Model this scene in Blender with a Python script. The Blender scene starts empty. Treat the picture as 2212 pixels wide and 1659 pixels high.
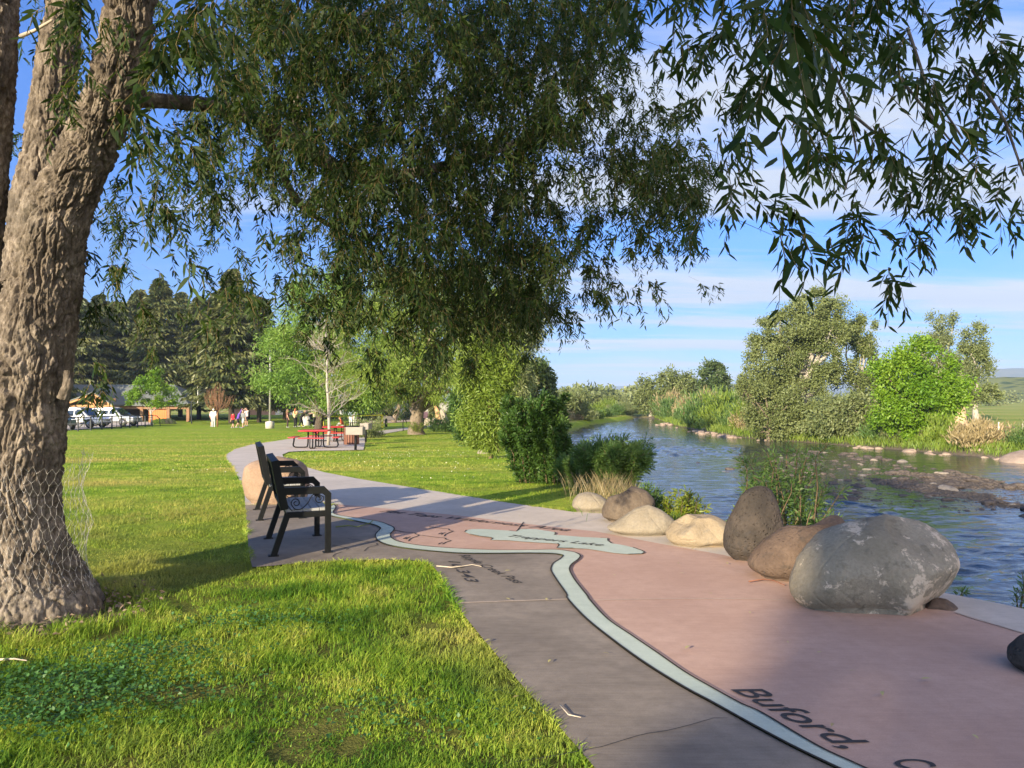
import bpy, bmesh, math, random
import numpy as np
from mathutils import Vector, Matrix, Quaternion
from mathutils.geometry import tessellate_polygon

scene = bpy.context.scene
COL = scene.collection
R = math.radians
PI = math.pi

# ------------------------------------------------------------------ camera
CAM_Z = 1.6
FPX, CU, CV = 1661.0, 1106.0, 829.5          # focal length / centre in a 2212 px wide frame
PITCH = math.atan((856.0 - CV) / FPX)
cam_data = bpy.data.cameras.new('camera')
cam = bpy.data.objects.new('camera', cam_data)
COL.objects.link(cam)
cam.location = (0, 0, CAM_Z)
cam.rotation_euler = (PI / 2 + PITCH, 0, 0)
cam_data.sensor_fit = 'HORIZONTAL'
cam_data.sensor_width = 36.0
cam_data.lens = 36.0 * FPX / 2212.0
cam_data.clip_start = 0.05
cam_data.clip_end = 20000
scene.camera = cam


def ray(u, v):
    x = (u - CU) / FPX
    y = -(v - CV) / FPX
    c, s = math.cos(PITCH), math.sin(PITCH)
    return np.array([x, c - s * y, s + c * y])


def A(u, v, Y):
    d = ray(u, v)
    return Vector((0, 0, CAM_Z)) + Vector(d * (Y / d[1]))


LK_Y = [-200, 13, 32, 67, 80, 110, 300, 9000]
LK_Z = [0, 0, -0.67, -1.2, -1.4, -1.6, -1.8, -1.8]


def lawn_z(y):
    return np.interp(y, LK_Y, LK_Z)


def P(u, v):
    d = ray(u, v)
    lo, hi = 0.5, 400.0
    for _ in range(60):
        m = 0.5 * (lo + hi)
        z = CAM_Z + d[2] / d[1] * m
        if z > lawn_z(m):
            lo = m
        else:
            hi = m
    p = A(u, v, lo)
    return p


WATER_Z = -2.2


def PW(u, v, z=WATER_Z):
    d = ray(u, v)
    t = (z - CAM_Z) / d[2]
    return Vector((0, 0, CAM_Z)) + Vector(d * t)


# ------------------------------------------------------------------ noise
def _hash(ix, iy, iz, seed=0):
    h = (ix.astype(np.int64) * 374761393 + iy.astype(np.int64) * 668265263 + iz.astype(np.int64) * 2147483647 + seed * 974634777) & 0xFFFFFFFF
    h = ((h ^ (h >> 13)) * 1274126177) & 0xFFFFFFFF
    h = ((h ^ (h >> 16)) * 2246822519) & 0xFFFFFFFF
    h = h ^ (h >> 15)
    return (h & 0xFFFFFF) / float(0xFFFFFF)


def vnoise(p, seed=0):
    p = np.asarray(p, dtype=np.float64)
    i = np.floor(p).astype(np.int64)
    f = p - i
    f = f * f * (3 - 2 * f)
    r = 0
    for dx in (0, 1):
        for dy in (0, 1):
            for dz in (0, 1):
                w = (f[:, 0] if dx else 1 - f[:, 0]) * (f[:, 1] if dy else 1 - f[:, 1]) * (f[:, 2] if dz else 1 - f[:, 2])
                r = r + w * _hash(i[:, 0] + dx, i[:, 1] + dy, i[:, 2] + dz, seed)
    return r * 2 - 1


def fbm(p, oct=4, seed=0, gain=0.5):
    p = np.asarray(p, dtype=np.float64)
    a, s, r = 1.0, 0.0, 0
    for k in range(oct):
        r = r + a * vnoise(p * (2.03 ** k), seed + k)
        s += a
        a *= gain
    return r / s


# ------------------------------------------------------------------ object helpers
def tag(o, label=None, cat=None, group=None, kind=None):
    if label: o['label'] = label
    if cat: o['category'] = cat
    if group: o['group'] = group
    if kind: o['kind'] = kind
    return o


def empty(name, loc, rz=0.0):
    o = bpy.data.objects.new(name, None)
    COL.objects.link(o)
    o.location = loc
    o.rotation_euler = (0, 0, rz)
    o.empty_display_size = 0.2
    return o


def link(name, me, mat=None, parent=None):
    o = bpy.data.objects.new(name, me)
    COL.objects.link(o)
    if mat is not None:
        for m in (mat if isinstance(mat, (list, tuple)) else [mat]):
            me.materials.append(m)
    if parent is not None:
        o.parent = parent
    return o


def copy_tree(o, parent=None):
    c = o.copy()
    COL.objects.link(c)
    c.parent = parent
    for ch in list(o.children):
        copy_tree(ch, c)
    return c


def mesh_np(name, V, F, mat=None, parent=None, smooth=False, attrs=None, origin=None):
    """V (n,3); F (m,3) or (m,4) int array"""
    V = np.asarray(V, dtype=np.float32)
    F = np.asarray(F, dtype=np.int32)
    if origin is not None:
        V = V - np.asarray(origin, dtype=np.float32)
    me = bpy.data.meshes.new(name)
    me.vertices.add(len(V))
    me.vertices.foreach_set('co', V.ravel())
    k = F.shape[1]
    me.loops.add(F.size)
    me.loops.foreach_set('vertex_index', F.ravel())
    me.polygons.add(len(F))
    me.polygons.foreach_set('loop_start', np.arange(0, F.size, k, dtype=np.int32))
    me.polygons.foreach_set('loop_total', np.full(len(F), k, dtype=np.int32))
    if smooth:
        me.polygons.foreach_set('use_smooth', np.ones(len(F), dtype=bool))
    me.update(calc_edges=True)
    if attrs:
        for an, av in attrs.items():
            at = me.attributes.new(an, 'FLOAT', 'POINT')
            at.data.foreach_set('value', np.asarray(av, dtype=np.float32))
    o = link(name, me, mat, parent)
    if origin is not None:
        o.location = Vector([float(c) for c in origin])
    return o


class MB:
    """collects simple shapes, built as ONE mesh"""
    def __init__(self):
        self.v, self.f, self.m, self.s = [], [], [], []

    def add(self, vs, fs, mi=0, smooth=False):
        b = len(self.v)
        self.v += [tuple(p) for p in vs]
        for f in fs:
            self.f.append([b + i for i in f]); self.m.append(mi); self.s.append(smooth)
        return self

    def box(self, c, s, rot=None, mi=0, bev=0.0):
        hx, hy, hz = s[0] / 2, s[1] / 2, s[2] / 2
        if bev <= 0:
            vs = [(x, y, z) for x in (-hx, hx) for y in (-hy, hy) for z in (-hz, hz)]
            fs = [(0, 1, 3, 2), (4, 6, 7, 5), (0, 4, 5, 1), (2, 3, 7, 6), (0, 2, 6, 4), (1, 5, 7, 3)]
        else:
            bm = bmesh.new()
            bmesh.ops.create_cube(bm, size=1)
            bmesh.ops.scale(bm, vec=s, verts=bm.verts)
            bmesh.ops.bevel(bm, geom=bm.edges[:], offset=bev, segments=2, profile=0.6, affect='EDGES')
            bm.verts.index_update()
            vs = [tuple(v.co) for v in bm.verts]
            fs = [[v.index for v in f.verts] for f in bm.faces]
            bm.free()
        M = rot if rot is not None else Matrix.Identity(3)
        c = Vector(c)
        return self.add([M @ Vector(p) + c for p in vs], fs, mi)

    def beam(self, a, b, w, h, up=(0, 0, 1), mi=0, bev=0.0):
        a, b = Vector(a), Vector(b)
        x = (b - a); L = x.length; x.normalize()
        u = Vector(up)
        y = u.cross(x)
        if y.length < 1e-4: y = Vector((0, 1, 0)).cross(x)
        y.normalize(); z = x.cross(y)
        M = Matrix((x, y, z)).transposed()
        return self.box((a + b) / 2, (L, w, h), M, mi, bev)

    def tube(self, pts, rad, n=8, mi=0, caps=True, smooth=True):
        pts = [Vector(p) for p in pts]
        if not hasattr(rad, '__len__'): rad = [rad] * len(pts)
        vs, fs = [], []
        t0 = (pts[1] - pts[0]).normalized()
        ref = Vector((0, 0, 1)) if abs(t0.z) < 0.9 else Vector((1, 0, 0))
        nrm = t0.cross(ref).normalized()
        for i, p in enumerate(pts):
            if i == 0: t = t0
            elif i == len(pts) - 1: t = (pts[i] - pts[i - 1]).normalized()
            else: t = (pts[i + 1] - pts[i - 1]).normalized()
            nrm = (nrm - t * nrm.dot(t))
            if nrm.length < 1e-5: nrm = t.orthogonal()
            nrm.normalize()
            bn = t.cross(nrm)
            for k in range(n):
                a = 2 * PI * k / n
                vs.append(p + (nrm * math.cos(a) + bn * math.sin(a)) * rad[i])
        for i in range(len(pts) - 1):
            for k in range(n):
                k2 = (k + 1) % n
                fs.append((i * n + k, i * n + k2, (i + 1) * n + k2, (i + 1) * n + k))
        if caps:
            fs.append(tuple(reversed(range(n))))
            fs.append(tuple((len(pts) - 1) * n + k for k in range(n)))
        return self.add(vs, fs, mi, smooth)

    def lathe(self, prof, c=(0, 0, 0), n=24, mi=0, M=None, smooth=True):
        """prof list of (r,z)"""
        c = Vector(c); vs, fs = [], []
        for r, z in prof:
            for k in range(n):
                a = 2 * PI * k / n
                p = Vector((r * math.cos(a), r * math.sin(a), z))
                vs.append((M @ p if M else p) + c)
        m = len(prof)
        for i in range(m - 1):
            for k in range(n):
                k2 = (k + 1) % n
                fs.append((i * n + k, i * n + k2, (i + 1) * n + k2, (i + 1) * n + k))
        fs.append(tuple(reversed(range(n))))
        fs.append(tuple((m - 1) * n + k for k in range(n)))
        return self.add(vs, fs, mi, smooth)

    def sphere(self, c, r, n=10, mi=0, M=None):
        prof = [(max(1e-4, math.sin(PI * i / n)), -math.cos(PI * i / n)) for i in range(n + 1)]
        if not hasattr(r, '__len__'): r = (r, r, r)
        S = Matrix.Diagonal(Vector(r))
        return self.lathe(prof, c, n + 4, mi, (M @ S) if M else S)

    def prism(self, poly, M, depth, mi=0):
        """poly 2-D (a,b) points, extruded along third axis of matrix-fn M(a,b,c)->Vector"""
        n = len(poly)
        vs = [M(a, b, 0) for a, b in poly] + [M(a, b, depth) for a, b in poly]
        fs = [tuple(range(n)), tuple(reversed(range(n, 2 * n)))]
        for i in range(n):
            j = (i + 1) % n
            fs.append((i, i + n, j + n, j))
        return self.add(vs, fs, mi)

    def build(self, name, mat, parent=None, loc=None):
        me = bpy.data.meshes.new(name)
        me.from_pydata([tuple(p) for p in self.v], [], self.f)
        me.polygons.foreach_set('material_index', self.m)
        me.polygons.foreach_set('use_smooth', self.s)
        me.update()
        bm = bmesh.new(); bm.from_mesh(me)
        bmesh.ops.recalc_face_normals(bm, faces=bm.faces[:])
        bm.to_mesh(me); bm.free()
        o = link(name, me, mat, parent)
        if loc is not None: o.location = loc
        return o


def smooth_curve(pts, per=8):
    """Catmull-Rom through 3-D (or longer tuple) points"""
    p = [np.asarray(q, dtype=float) for q in pts]
    p = [2 * p[0] - p[1]] + p + [2 * p[-1] - p[-2]]
    out = []
    for i in range(1, len(p) - 2):
        for k in range(per):
            t = k / per
            out.append(0.5 * ((2 * p[i]) + (-p[i - 1] + p[i + 1]) * t + (2 * p[i - 1] - 5 * p[i] + 4 * p[i + 1] - p[i + 2]) * t * t
                              + (-p[i - 1] + 3 * p[i] - 3 * p[i + 1] + p[i + 2]) * t ** 3))
    out.append(p[-2])
    return out


# ------------------------------------------------------------------ materials
class NT:
    def __init__(self, mat):
        self.t = mat.node_tree; self.n = self.t.nodes; self.l = self.t.links

    def node(self, typ, **kw):
        nd = self.n.new(typ)
        for k, v in kw.items():
            if hasattr(nd, k): setattr(nd, k, v)
            else: nd.inputs[k.replace('_', ' ')].default_value = v
        return nd

    def link(self, a, b): self.l.new(a, b)

    def noise(self, scale, detail=4, rough=0.55, vec=None, dist=0.0):
        nd = self.node('ShaderNodeTexNoise')
        nd.inputs['Scale'].default_value = scale; nd.inputs['Detail'].default_value = detail
        nd.inputs['Roughness'].default_value = rough; nd.inputs['Distortion'].default_value = dist
        if vec is not None: self.link(vec, nd.inputs['Vector'])
        return nd.outputs['Fac']

    def coord(self, kind='Object', scale=None, rot=None):
        tc = self.node('ShaderNodeTexCoord').outputs[kind]
        if scale is None and rot is None: return tc
        mp = self.node('ShaderNodeMapping')
        if scale: mp.inputs['Scale'].default_value = scale
        if rot: mp.inputs['Rotation'].default_value = rot
        self.link(tc, mp.inputs['Vector'])
        return mp.outputs['Vector']

    def ramp(self, fac, stops):
        nd = self.node('ShaderNodeValToRGB')
        cr = nd.color_ramp
        while len(cr.elements) < len(stops): cr.elements.new(0.5)
        for e, (p, c) in zip(cr.elements, stops):
            e.position = p
            e.color = (c, c, c, 1) if not hasattr(c, '__len__') else (*c[:3], 1)
        self.link(fac, nd.inputs['Fac'])
        return nd.outputs['Color']

    def mix(self, fac, a, b, blend='MIX'):
        nd = self.node('ShaderNodeMix', data_type='RGBA', blend_type=blend)
        for val, inp in ((fac, nd.inputs[0]), (a, nd.inputs[6]), (b, nd.inputs[7])):
            if isinstance(val, (int, float)): inp.default_value = val
            elif hasattr(val, '__len__'): inp.default_value = (*val[:3], 1)
            else: self.link(val, inp)
        return nd.outputs[2]

    def math(self, op, a, b=0.0, clamp=False):
        nd = self.node('ShaderNodeMath', operation=op, use_clamp=clamp)
        for val, inp in ((a, nd.inputs[0]), (b, nd.inputs[1])):
            if isinstance(val, (int, float)): inp.default_value = val
            else: self.link(val, inp)
        return nd.outputs[0]

    def attr(self, name):
        return self.node('ShaderNodeAttribute', attribute_name=name).outputs['Fac']

    def bump(self, h, strength=0.3, dist=0.02, normal=None):
        nd = self.node('ShaderNodeBump')
        nd.inputs['Strength'].default_value = strength; nd.inputs['Distance'].default_value = dist
        self.link(h, nd.inputs['Height'])
        if normal is not None: self.link(normal, nd.inputs['Normal'])
        return nd.outputs['Normal']


def new_mat(name):
    m = bpy.data.materials.new(name)
    m.use_nodes = True
    nt = NT(m)
    bs = nt.n['Principled BSDF']
    bs.inputs['Specular IOR Level'].default_value = 0.3
    return m, nt, bs


def mat_simple(name, col, rough=0.6, var=0.12, scale=8.0, metal=0.0, bump=0.0, bscale=40, spec=0.3, coat=0.0):
    m, nt, bs = new_mat(name)
    co = nt.coord('Object')
    f = nt.noise(scale, 5, 0.6, co)
    c = nt.ramp(f, [(0.25, [x * (1 - var) for x in col]), (0.75, [min(1, x * (1 + var)) for x in col])])
    nt.link(c, bs.inputs['Base Color'])
    bs.inputs['Roughness'].default_value = rough
    bs.inputs['Metallic'].default_value = metal
    bs.inputs['Specular IOR Level'].default_value = spec
    bs.inputs['Coat Weight'].default_value = coat
    if bump > 0:
        nt.link(nt.bump(nt.noise(bscale, 6, 0.6, co), bump, 0.01), bs.inputs['Normal'])
    return m


def mat_leaf(name, c1, c2, back=None, trans=0.35, rough=0.45, spec=0.35, patch=0.5):
    """leaf colour varies from leaf to leaf (attribute rnd) and in soft clumps"""
    m, nt, bs = new_mat(name)
    r = nt.attr('rnd')
    n = nt.noise(patch, 3, 0.5, nt.coord('Object'))
    f = nt.math('ADD', nt.math('MULTIPLY', r, 0.65), nt.math('MULTIPLY', nt.math('SUBTRACT', n, 0.5), 1.2), True)
    col = nt.mix(f, c1, c2)
    if back is not None:
        geo = nt.node('ShaderNodeNewGeometry')
        col2 = nt.mix(geo.outputs['Backfacing'], col, back)
    else:
        col2 = col
    nt.link(col2, bs.inputs['Base Color'])
    bs.inputs['Roughness'].default_value = rough
    bs.inputs['Specular IOR Level'].default_value = spec
    tr = nt.node('ShaderNodeBsdfTranslucent')
    tc = nt.mix(0.5, col, (c2[0] * 1.3, c2[1] * 1.3, c2[2] * 0.6))
    nt.link(tc, tr.inputs['Color'])
    mx = nt.node('ShaderNodeMixShader')
    mx.inputs['Fac'].default_value = trans
    nt.link(bs.outputs[0], mx.inputs[1]); nt.link(tr.outputs[0], mx.inputs[2])
    nt.link(mx.outputs[0], nt.n['Material Output'].inputs['Surface'])
    return m


def mat_bark(name, c1, c2, scale=6.0, stretch=0.3, bump=0.6, dist=0.03):
    m, nt, bs = new_mat(name)
    co = nt.coord('Object', scale=(1, 1, stretch))
    n1 = nt.noise(scale, 6, 0.65, co, 0.4)
    n2 = nt.noise(scale * 5, 5, 0.65, co)
    c = nt.mix(nt.math('MULTIPLY', nt.math('ADD', n1, n2), 0.5), c1, c2)
    nt.link(nt.ramp(nt.math('MULTIPLY', nt.math('ADD', n1, n2), 0.5), [(0.35, c1), (0.62, c2)]), bs.inputs['Base Color'])
    bs.inputs['Roughness'].default_value = 0.9
    bs.inputs['Specular IOR Level'].default_value = 0.1
    vo = nt.node('ShaderNodeTexVoronoi', feature='DISTANCE_TO_EDGE')
    vo.inputs['Scale'].default_value = scale * 1.6
    nt.link(co, vo.inputs['Vector'])
    h = nt.math('ADD', nt.math('MULTIPLY', vo.outputs['Distance'], 1.5), n2)
    nt.link(nt.bump(h, bump, dist), bs.inputs['Normal'])
    return m
# ------------------------------------------------------------------ vegetation helpers
def unit(a):
    return a / np.maximum(1e-9, np.linalg.norm(a, axis=1, keepdims=True))


def leaf_frame(D, rng, flat=0.0):
    D = unit(D)
    N = rng.normal(size=D.shape)
    N[:, 2] += flat
    N = N - D * np.sum(N * D, axis=1, keepdims=True)
    N = unit(N)
    S = np.cross(D, N)
    return D, N, S


def leaves4(C, D, L, W, rng, flat=0.0, fold=0.25):
    """folded rhombus leaves, 2 triangles each. C = leaf base"""
    n = len(C)
    D, N, S = leaf_frame(D, rng, flat)
    L = L[:, None]; W = W[:, None]
    V = np.empty((n, 4, 3))
    V[:, 0] = C
    V[:, 1] = C + D * L * 0.45 + S * W * 0.5 + N * W * fold
    V[:, 2] = C + D * L
    V[:, 3] = C + D * L * 0.45 - S * W * 0.5 + N * W * fold
    b = (np.arange(n) * 4)[:, None]
    F = np.concatenate([b + np.array([[0, 1, 2]]), b + np.array([[0, 2, 3]])])
    return V.reshape(-1, 3), F, np.repeat(rng.random(n), 4)


def leaves6(C, D, L, W, rng, flat=0.0, droop=0.12):
    """lance shaped leaves, 4 triangles each, tip curving down"""
    n = len(C)
    D, N, S = leaf_frame(D, rng, flat)
    L = L[:, None]; W = W[:, None]
    dn = np.zeros((n, 3)); dn[:, 2] = -1
    V = np.empty((n, 6, 3))
    m1 = C + D * L * 0.28; m2 = C + D * L * 0.62 + dn * L * droop * 0.4
    f = N * W * 0.18
    V[:, 0] = C
    V[:, 1] = m1 - S * W * 0.48 + f; V[:, 2] = m1 + S * W * 0.48 + f
    V[:, 3] = m2 - S * W * 0.42 + f; V[:, 4] = m2 + S * W * 0.42 + f
    V[:, 5] = C + D * L + dn * L * droop
    b = (np.arange(n) * 6)[:, None]
    F = np.concatenate([b + np.array([q]) for q in ([0, 2, 1], [1, 2, 4], [1, 4, 3], [3, 4, 5])])
    return V.reshape(-1, 3), F, np.repeat(rng.random(n), 6)


def join_np(parts):
    Vs, Fs, As, b = [], [], [], 0
    for V, F, a in parts:
        Vs.append(V); Fs.append(F + b); As.append(a); b += len(V)
    return np.concatenate(Vs), np.concatenate(Fs), np.concatenate(As)


def clump_points(blobs, ncl, n, rng, sigma=0.16, shell=0.55):
    """points gathered in clumps near the outer shell of a few ellipsoids"""
    w = np.array([b[3] * b[4] + b[4] * b[5] + b[3] * b[5] for b in blobs]); w = w / w.sum()
    bi = rng.choice(len(blobs), ncl, p=w)
    B = np.array(blobs)[bi]
    d = unit(rng.normal(size=(ncl, 3)))
    r = shell + (1 - shell) * rng.random(ncl) ** 0.6
    K = B[:, :3] + d * r[:, None] * B[:, 3:6]
    size = sigma * B[:, 3:6] * (0.6 + 0.8 * rng.random((ncl, 1)))
    ci = rng.integers(0, ncl, n)
    Pn = K[ci] + rng.normal(size=(n, 3)) * size[ci]
    out = unit(Pn - B[ci, :3])
    return Pn, out, K, ci


def limb_pts(a, b, rng, bend=0.12, k=6, sag=0.0):
    a, b = np.array(a, float), np.array(b, float)
    L = np.linalg.norm(b - a)
    pts = []
    o = rng.normal(size=3) * bend * L
    for i in range(k + 1):
        t = i / k
        p = a * (1 - t) + b * t + o * math.sin(PI * t) * 0.6 + rng.normal(size=3) * bend * L * 0.08
        p[2] += sag * math.sin(PI * t) * L
        if i in (0, k): p = a * (1 - t) + b * t
        pts.append(p)
    return pts


def make_tree(name, label, cat, group, base, trunk_h, trunk_r, blobs, ncl, nleaf, L, W, leaf_mat, bark_mat, seed,
              nlimb=14, droop=0.3, sigma=0.16, shell=0.55, lean=(0, 0), limb_r=0.35, trunk_n=12, crown_name='crown', limb_mat_from=None, flare=1.35, twist=True):
    """blobs relative to base: (cx,cy,cz,rx,ry,rz)"""
    rng = np.random.default_rng(seed)
    t = empty(name, base)
    tag(t, label, cat, group)
    mb = MB()
    top = np.array([lean[0], lean[1], trunk_h])
    pts, rad = [], []
    for i in range(9):
        f = i / 8
        p = top * f + np.array([rng.normal(), rng.normal(), 0]) * trunk_r * 0.15 * (0 < i < 8)
        pts.append(p); rad.append(trunk_r * ((flare - 1) * max(0, 1 - f * 5) ** 2 + 1 - 0.3 * f))
    pts[0] = pts[0] - np.array([0, 0, 0.25])
    mb.tube(pts, rad, trunk_n)
    Pn, out, K, ci = clump_points(blobs, ncl, nleaf, rng, sigma, shell)
    order = rng.permutation(len(K))[:nlimb]
    for j in order:
        s = 0.55 + 0.45 * rng.random()
        a = pts[0] * (1 - s) + pts[8] * s if s < 0.99 else pts[8]
        a = np.array(pts[int(round(s * 8))])
        lp = limb_pts(a, K[j], rng, 0.14, 6, 0.05)
        r0 = trunk_r * limb_r * (0.7 + 0.6 * rng.random())
        mb.tube(lp, [max(0.012, r0 * (1 - 0.85 * q / 6)) for q in range(7)], 6, caps=False)
        for _ in range(3):
            q = rng.integers(2, 6)
            e = np.array(lp[q]) + rng.normal(size=3) * np.array(blobs[0][3:6]) * 0.25 + np.array([0, 0, 0.2])
            mb.tube(limb_pts(lp[q], e, rng, 0.15, 4), [max(0.008, r0 * 0.35 * (1 - 0.8 * w / 4)) for w in range(5)], 5, caps=False)
    mb.build('trunk', bark_mat, t)
    n = len(Pn)
    D = out * 0.5 + rng.normal(size=(n, 3)) * 0.7
    D[:, 2] -= droop
    Ls = L * (0.7 + 0.6 * rng.random(n)); Ws = W * (0.7 + 0.6 * rng.random(n))
    V, F, a = leaves4(Pn, D, Ls, Ws, rng, 0.3)
    # leaves of one clump share a tone (species colour varies in sprays)
    a = np.clip(a * 0.6 + np.repeat(rng.random(len(K))[ci], 4) * 0.4, 0, 1)
    mesh_np(crown_name, V, F, leaf_mat, t, attrs={'rnd': a})
    return t


def make_shrub(name, label, cat, group, base, h, spread, nstem, nleaf, L, W, leaf_mat, stem_mat, seed, lo=0.15, arch=0.25, tipsp=0.5, big=False):
    """stems fan out of one root, leaves set along them"""
    rng = np.random.default_rng(seed)
    t = empty(name, base)
    tag(t, label, cat, group)
    mb = MB()
    Cs, Ds = [], []
    per = max(3, nleaf // nstem)
    for s in range(nstem):
        az = rng.random() * 2 * PI
        rr = math.sqrt(rng.random())
        hh = h * (1.0 - 0.45 * rr * rng.random()) * (0.75 + 0.3 * rng.random())
        tip = np.array([math.cos(az) * spread[0] * rr, math.sin(az) * spread[1] * rr, hh])
        root = np.array([math.cos(az) * spread[0] * rr * 0.35, math.sin(az) * spread[1] * rr * 0.35, -0.1])
        pts = []
        for i in range(7):
            f = i / 6
            p = root * (1 - f) + tip * f
            p[2] = root[2] + (tip[2] - root[2]) * (1 - (1 - f) ** (1 + arch * 2))
            pts.append(p + rng.normal(size=3) * 0.015 * h * (0 < i))
        pts = np.array(pts)
        mb.tube([Vector(p) for p in pts], [0.012 * (1 - 0.75 * i / 6) * (h ** 0.5) for i in range(7)], 4, caps=False)
        f = lo + (1 - lo) * rng.random(per) ** 0.8
        x = f * 6; i0 = np.minimum(5, x.astype(int)); fr = (x - i0)[:, None]
        q = pts[i0] * (1 - fr) + pts[i0 + 1] * fr
        ax = pts[i0 + 1] - pts[i0]; ax = unit(ax)
        side = rng.normal(size=(per, 3)); side = unit(side)
        q = q + side * (tipsp * L * (0.2 + 1.3 * rng.random(per)))[:, None] * 0.8
        Cs.append(q); Ds.append(ax * 0.7 + side * 0.9 + np.array([0, 0, -0.1]))
    mb.build('stem', stem_mat, t)
    C = np.concatenate(Cs); D = np.concatenate(Ds); n = len(C)
    Ls = L * (0.6 + 0.7 * rng.random(n)); Ws = W * (0.7 + 0.5 * rng.random(n))
    V, F, a = (leaves6 if big else leaves4)(C, D, Ls, Ws, rng, 0.4)
    mesh_np('foliage', V, F, leaf_mat, t, attrs={'rnd': a})
    return t


def make_spruce(name, label, group, base, h, rad, leaf_mat, bark_mat, seed, lowest=0.08, ncard=9000, L=0.5):
    rng = np.random.default_rng(seed)
    t = empty(name, base)
    tag(t, label, 'tree', group)
    mb = MB()
    mb.tube([(0, 0, -0.3), (0, 0, h * 0.5), (0, 0, h)], [h * 0.02, h * 0.012, 0.02], 8)
    Cs, Ds = [], []
    nb = int(h * 13)
    per = max(6, ncard // nb)
    for b in range(nb):
        f = lowest + (1 - lowest) * (b / nb) ** 1.0
        z = h * f
        az = rng.random() * 2 * PI
        ln = rad * (1 - f) ** 0.8 * (0.75 + 0.45 * rng.random()) + 0.15
        d = np.array([math.cos(az), math.sin(az), 0])
        s = rng.random(per) ** 0.7
        sag = -0.28 * ln * s ** 1.6 + 0.12 * ln * s ** 4
        p = d * (ln * s)[:, None] + np.array([0, 0, z]) + np.array([0, 0, 1]) * sag[:, None]
        lat = np.array([-d[1], d[0], 0])
        p = p + lat * (rng.normal(size=per) * 0.16 * ln * (0.35 + s * 0.7))[:, None] + rng.normal(size=(per, 3)) * 0.06
        Cs.append(p)
        Ds.append(d * 0.8 + lat * rng.normal(size=(per, 1)) * 0.5 + np.array([0, 0, -0.75]) + rng.normal(size=(per, 3)) * 0.25)
        mb.tube([(0, 0, z), tuple(d * ln * 0.5 + np.array([0, 0, z - 0.03 * ln])), tuple(d * ln * 0.9 + np.array([0, 0, z - 0.2 * ln]))], [0.04, 0.025, 0.01], 4, caps=False)
    mb.build('trunk', bark_mat, t)
    C = np.concatenate(Cs); D = np.concatenate(Ds); n = len(C)
    V, F, a = leaves4(C, D, L * (0.6 + 0.7 * rng.random(n)), L * 0.34 * (0.6 + 0.8 * rng.random(n)), rng, 0.6)
    a = np.clip(a * 0.5 + np.repeat(np.repeat(rng.random(nb), per), 4) * 0.5, 0, 1)
    mesh_np('crown', V, F, leaf_mat, t, attrs={'rnd': a})
    return t


def tube_grid(pts, rads, n_around, seed_off=0.0):
    """dense tube; returns V (rows,n,3), theta, arclength"""
    pts = np.array(pts); rads = np.array(rads)
    T = np.gradient(pts, axis=0); T = unit(T)
    nrm = np.array([1.0, 0, 0]); Ns = []
    for t in T:
        nrm = nrm - t * nrm.dot(t); nrm = nrm / np.linalg.norm(nrm); Ns.append(nrm)
    Ns = np.array(Ns); Bs = np.cross(T, Ns)
    th = np.linspace(0, 2 * PI, n_around, endpoint=False)
    s = np.concatenate([[0], np.cumsum(np.linalg.norm(np.diff(pts, axis=0), axis=1))])
    dirs = Ns[:, None, :] * np.cos(th)[None, :, None] + Bs[:, None, :] * np.sin(th)[None, :, None]
    return pts, dirs, th, s, rads


def worley(x, y, px, seed):
    """2-D cells, periodic in x with period px; returns F1,F2,id"""
    ix = np.floor(x).astype(np.int64); iy = np.floor(y).astype(np.int64)
    f1 = np.full(x.shape, 9.0); f2 = np.full(x.shape, 9.0); cid = np.zeros(x.shape)
    z = np.zeros_like(ix)
    for dx in (-1, 0, 1):
        for dy in (-1, 0, 1):
            cx = ix + dx; cy = iy + dy
            hx = _hash(np.mod(cx, px), cy, z, seed); hy = _hash(np.mod(cx, px), cy, z, seed + 7)
            d = np.hypot(cx + hx - x, cy + hy - y)
            nid = _hash(np.mod(cx, px), cy, z, seed + 13)
            new = d < f1
            f2 = np.where(new, f1, np.minimum(f2, d)); cid = np.where(new, nid, cid); f1 = np.where(new, d, f1)
    return f1, f2, cid


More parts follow.
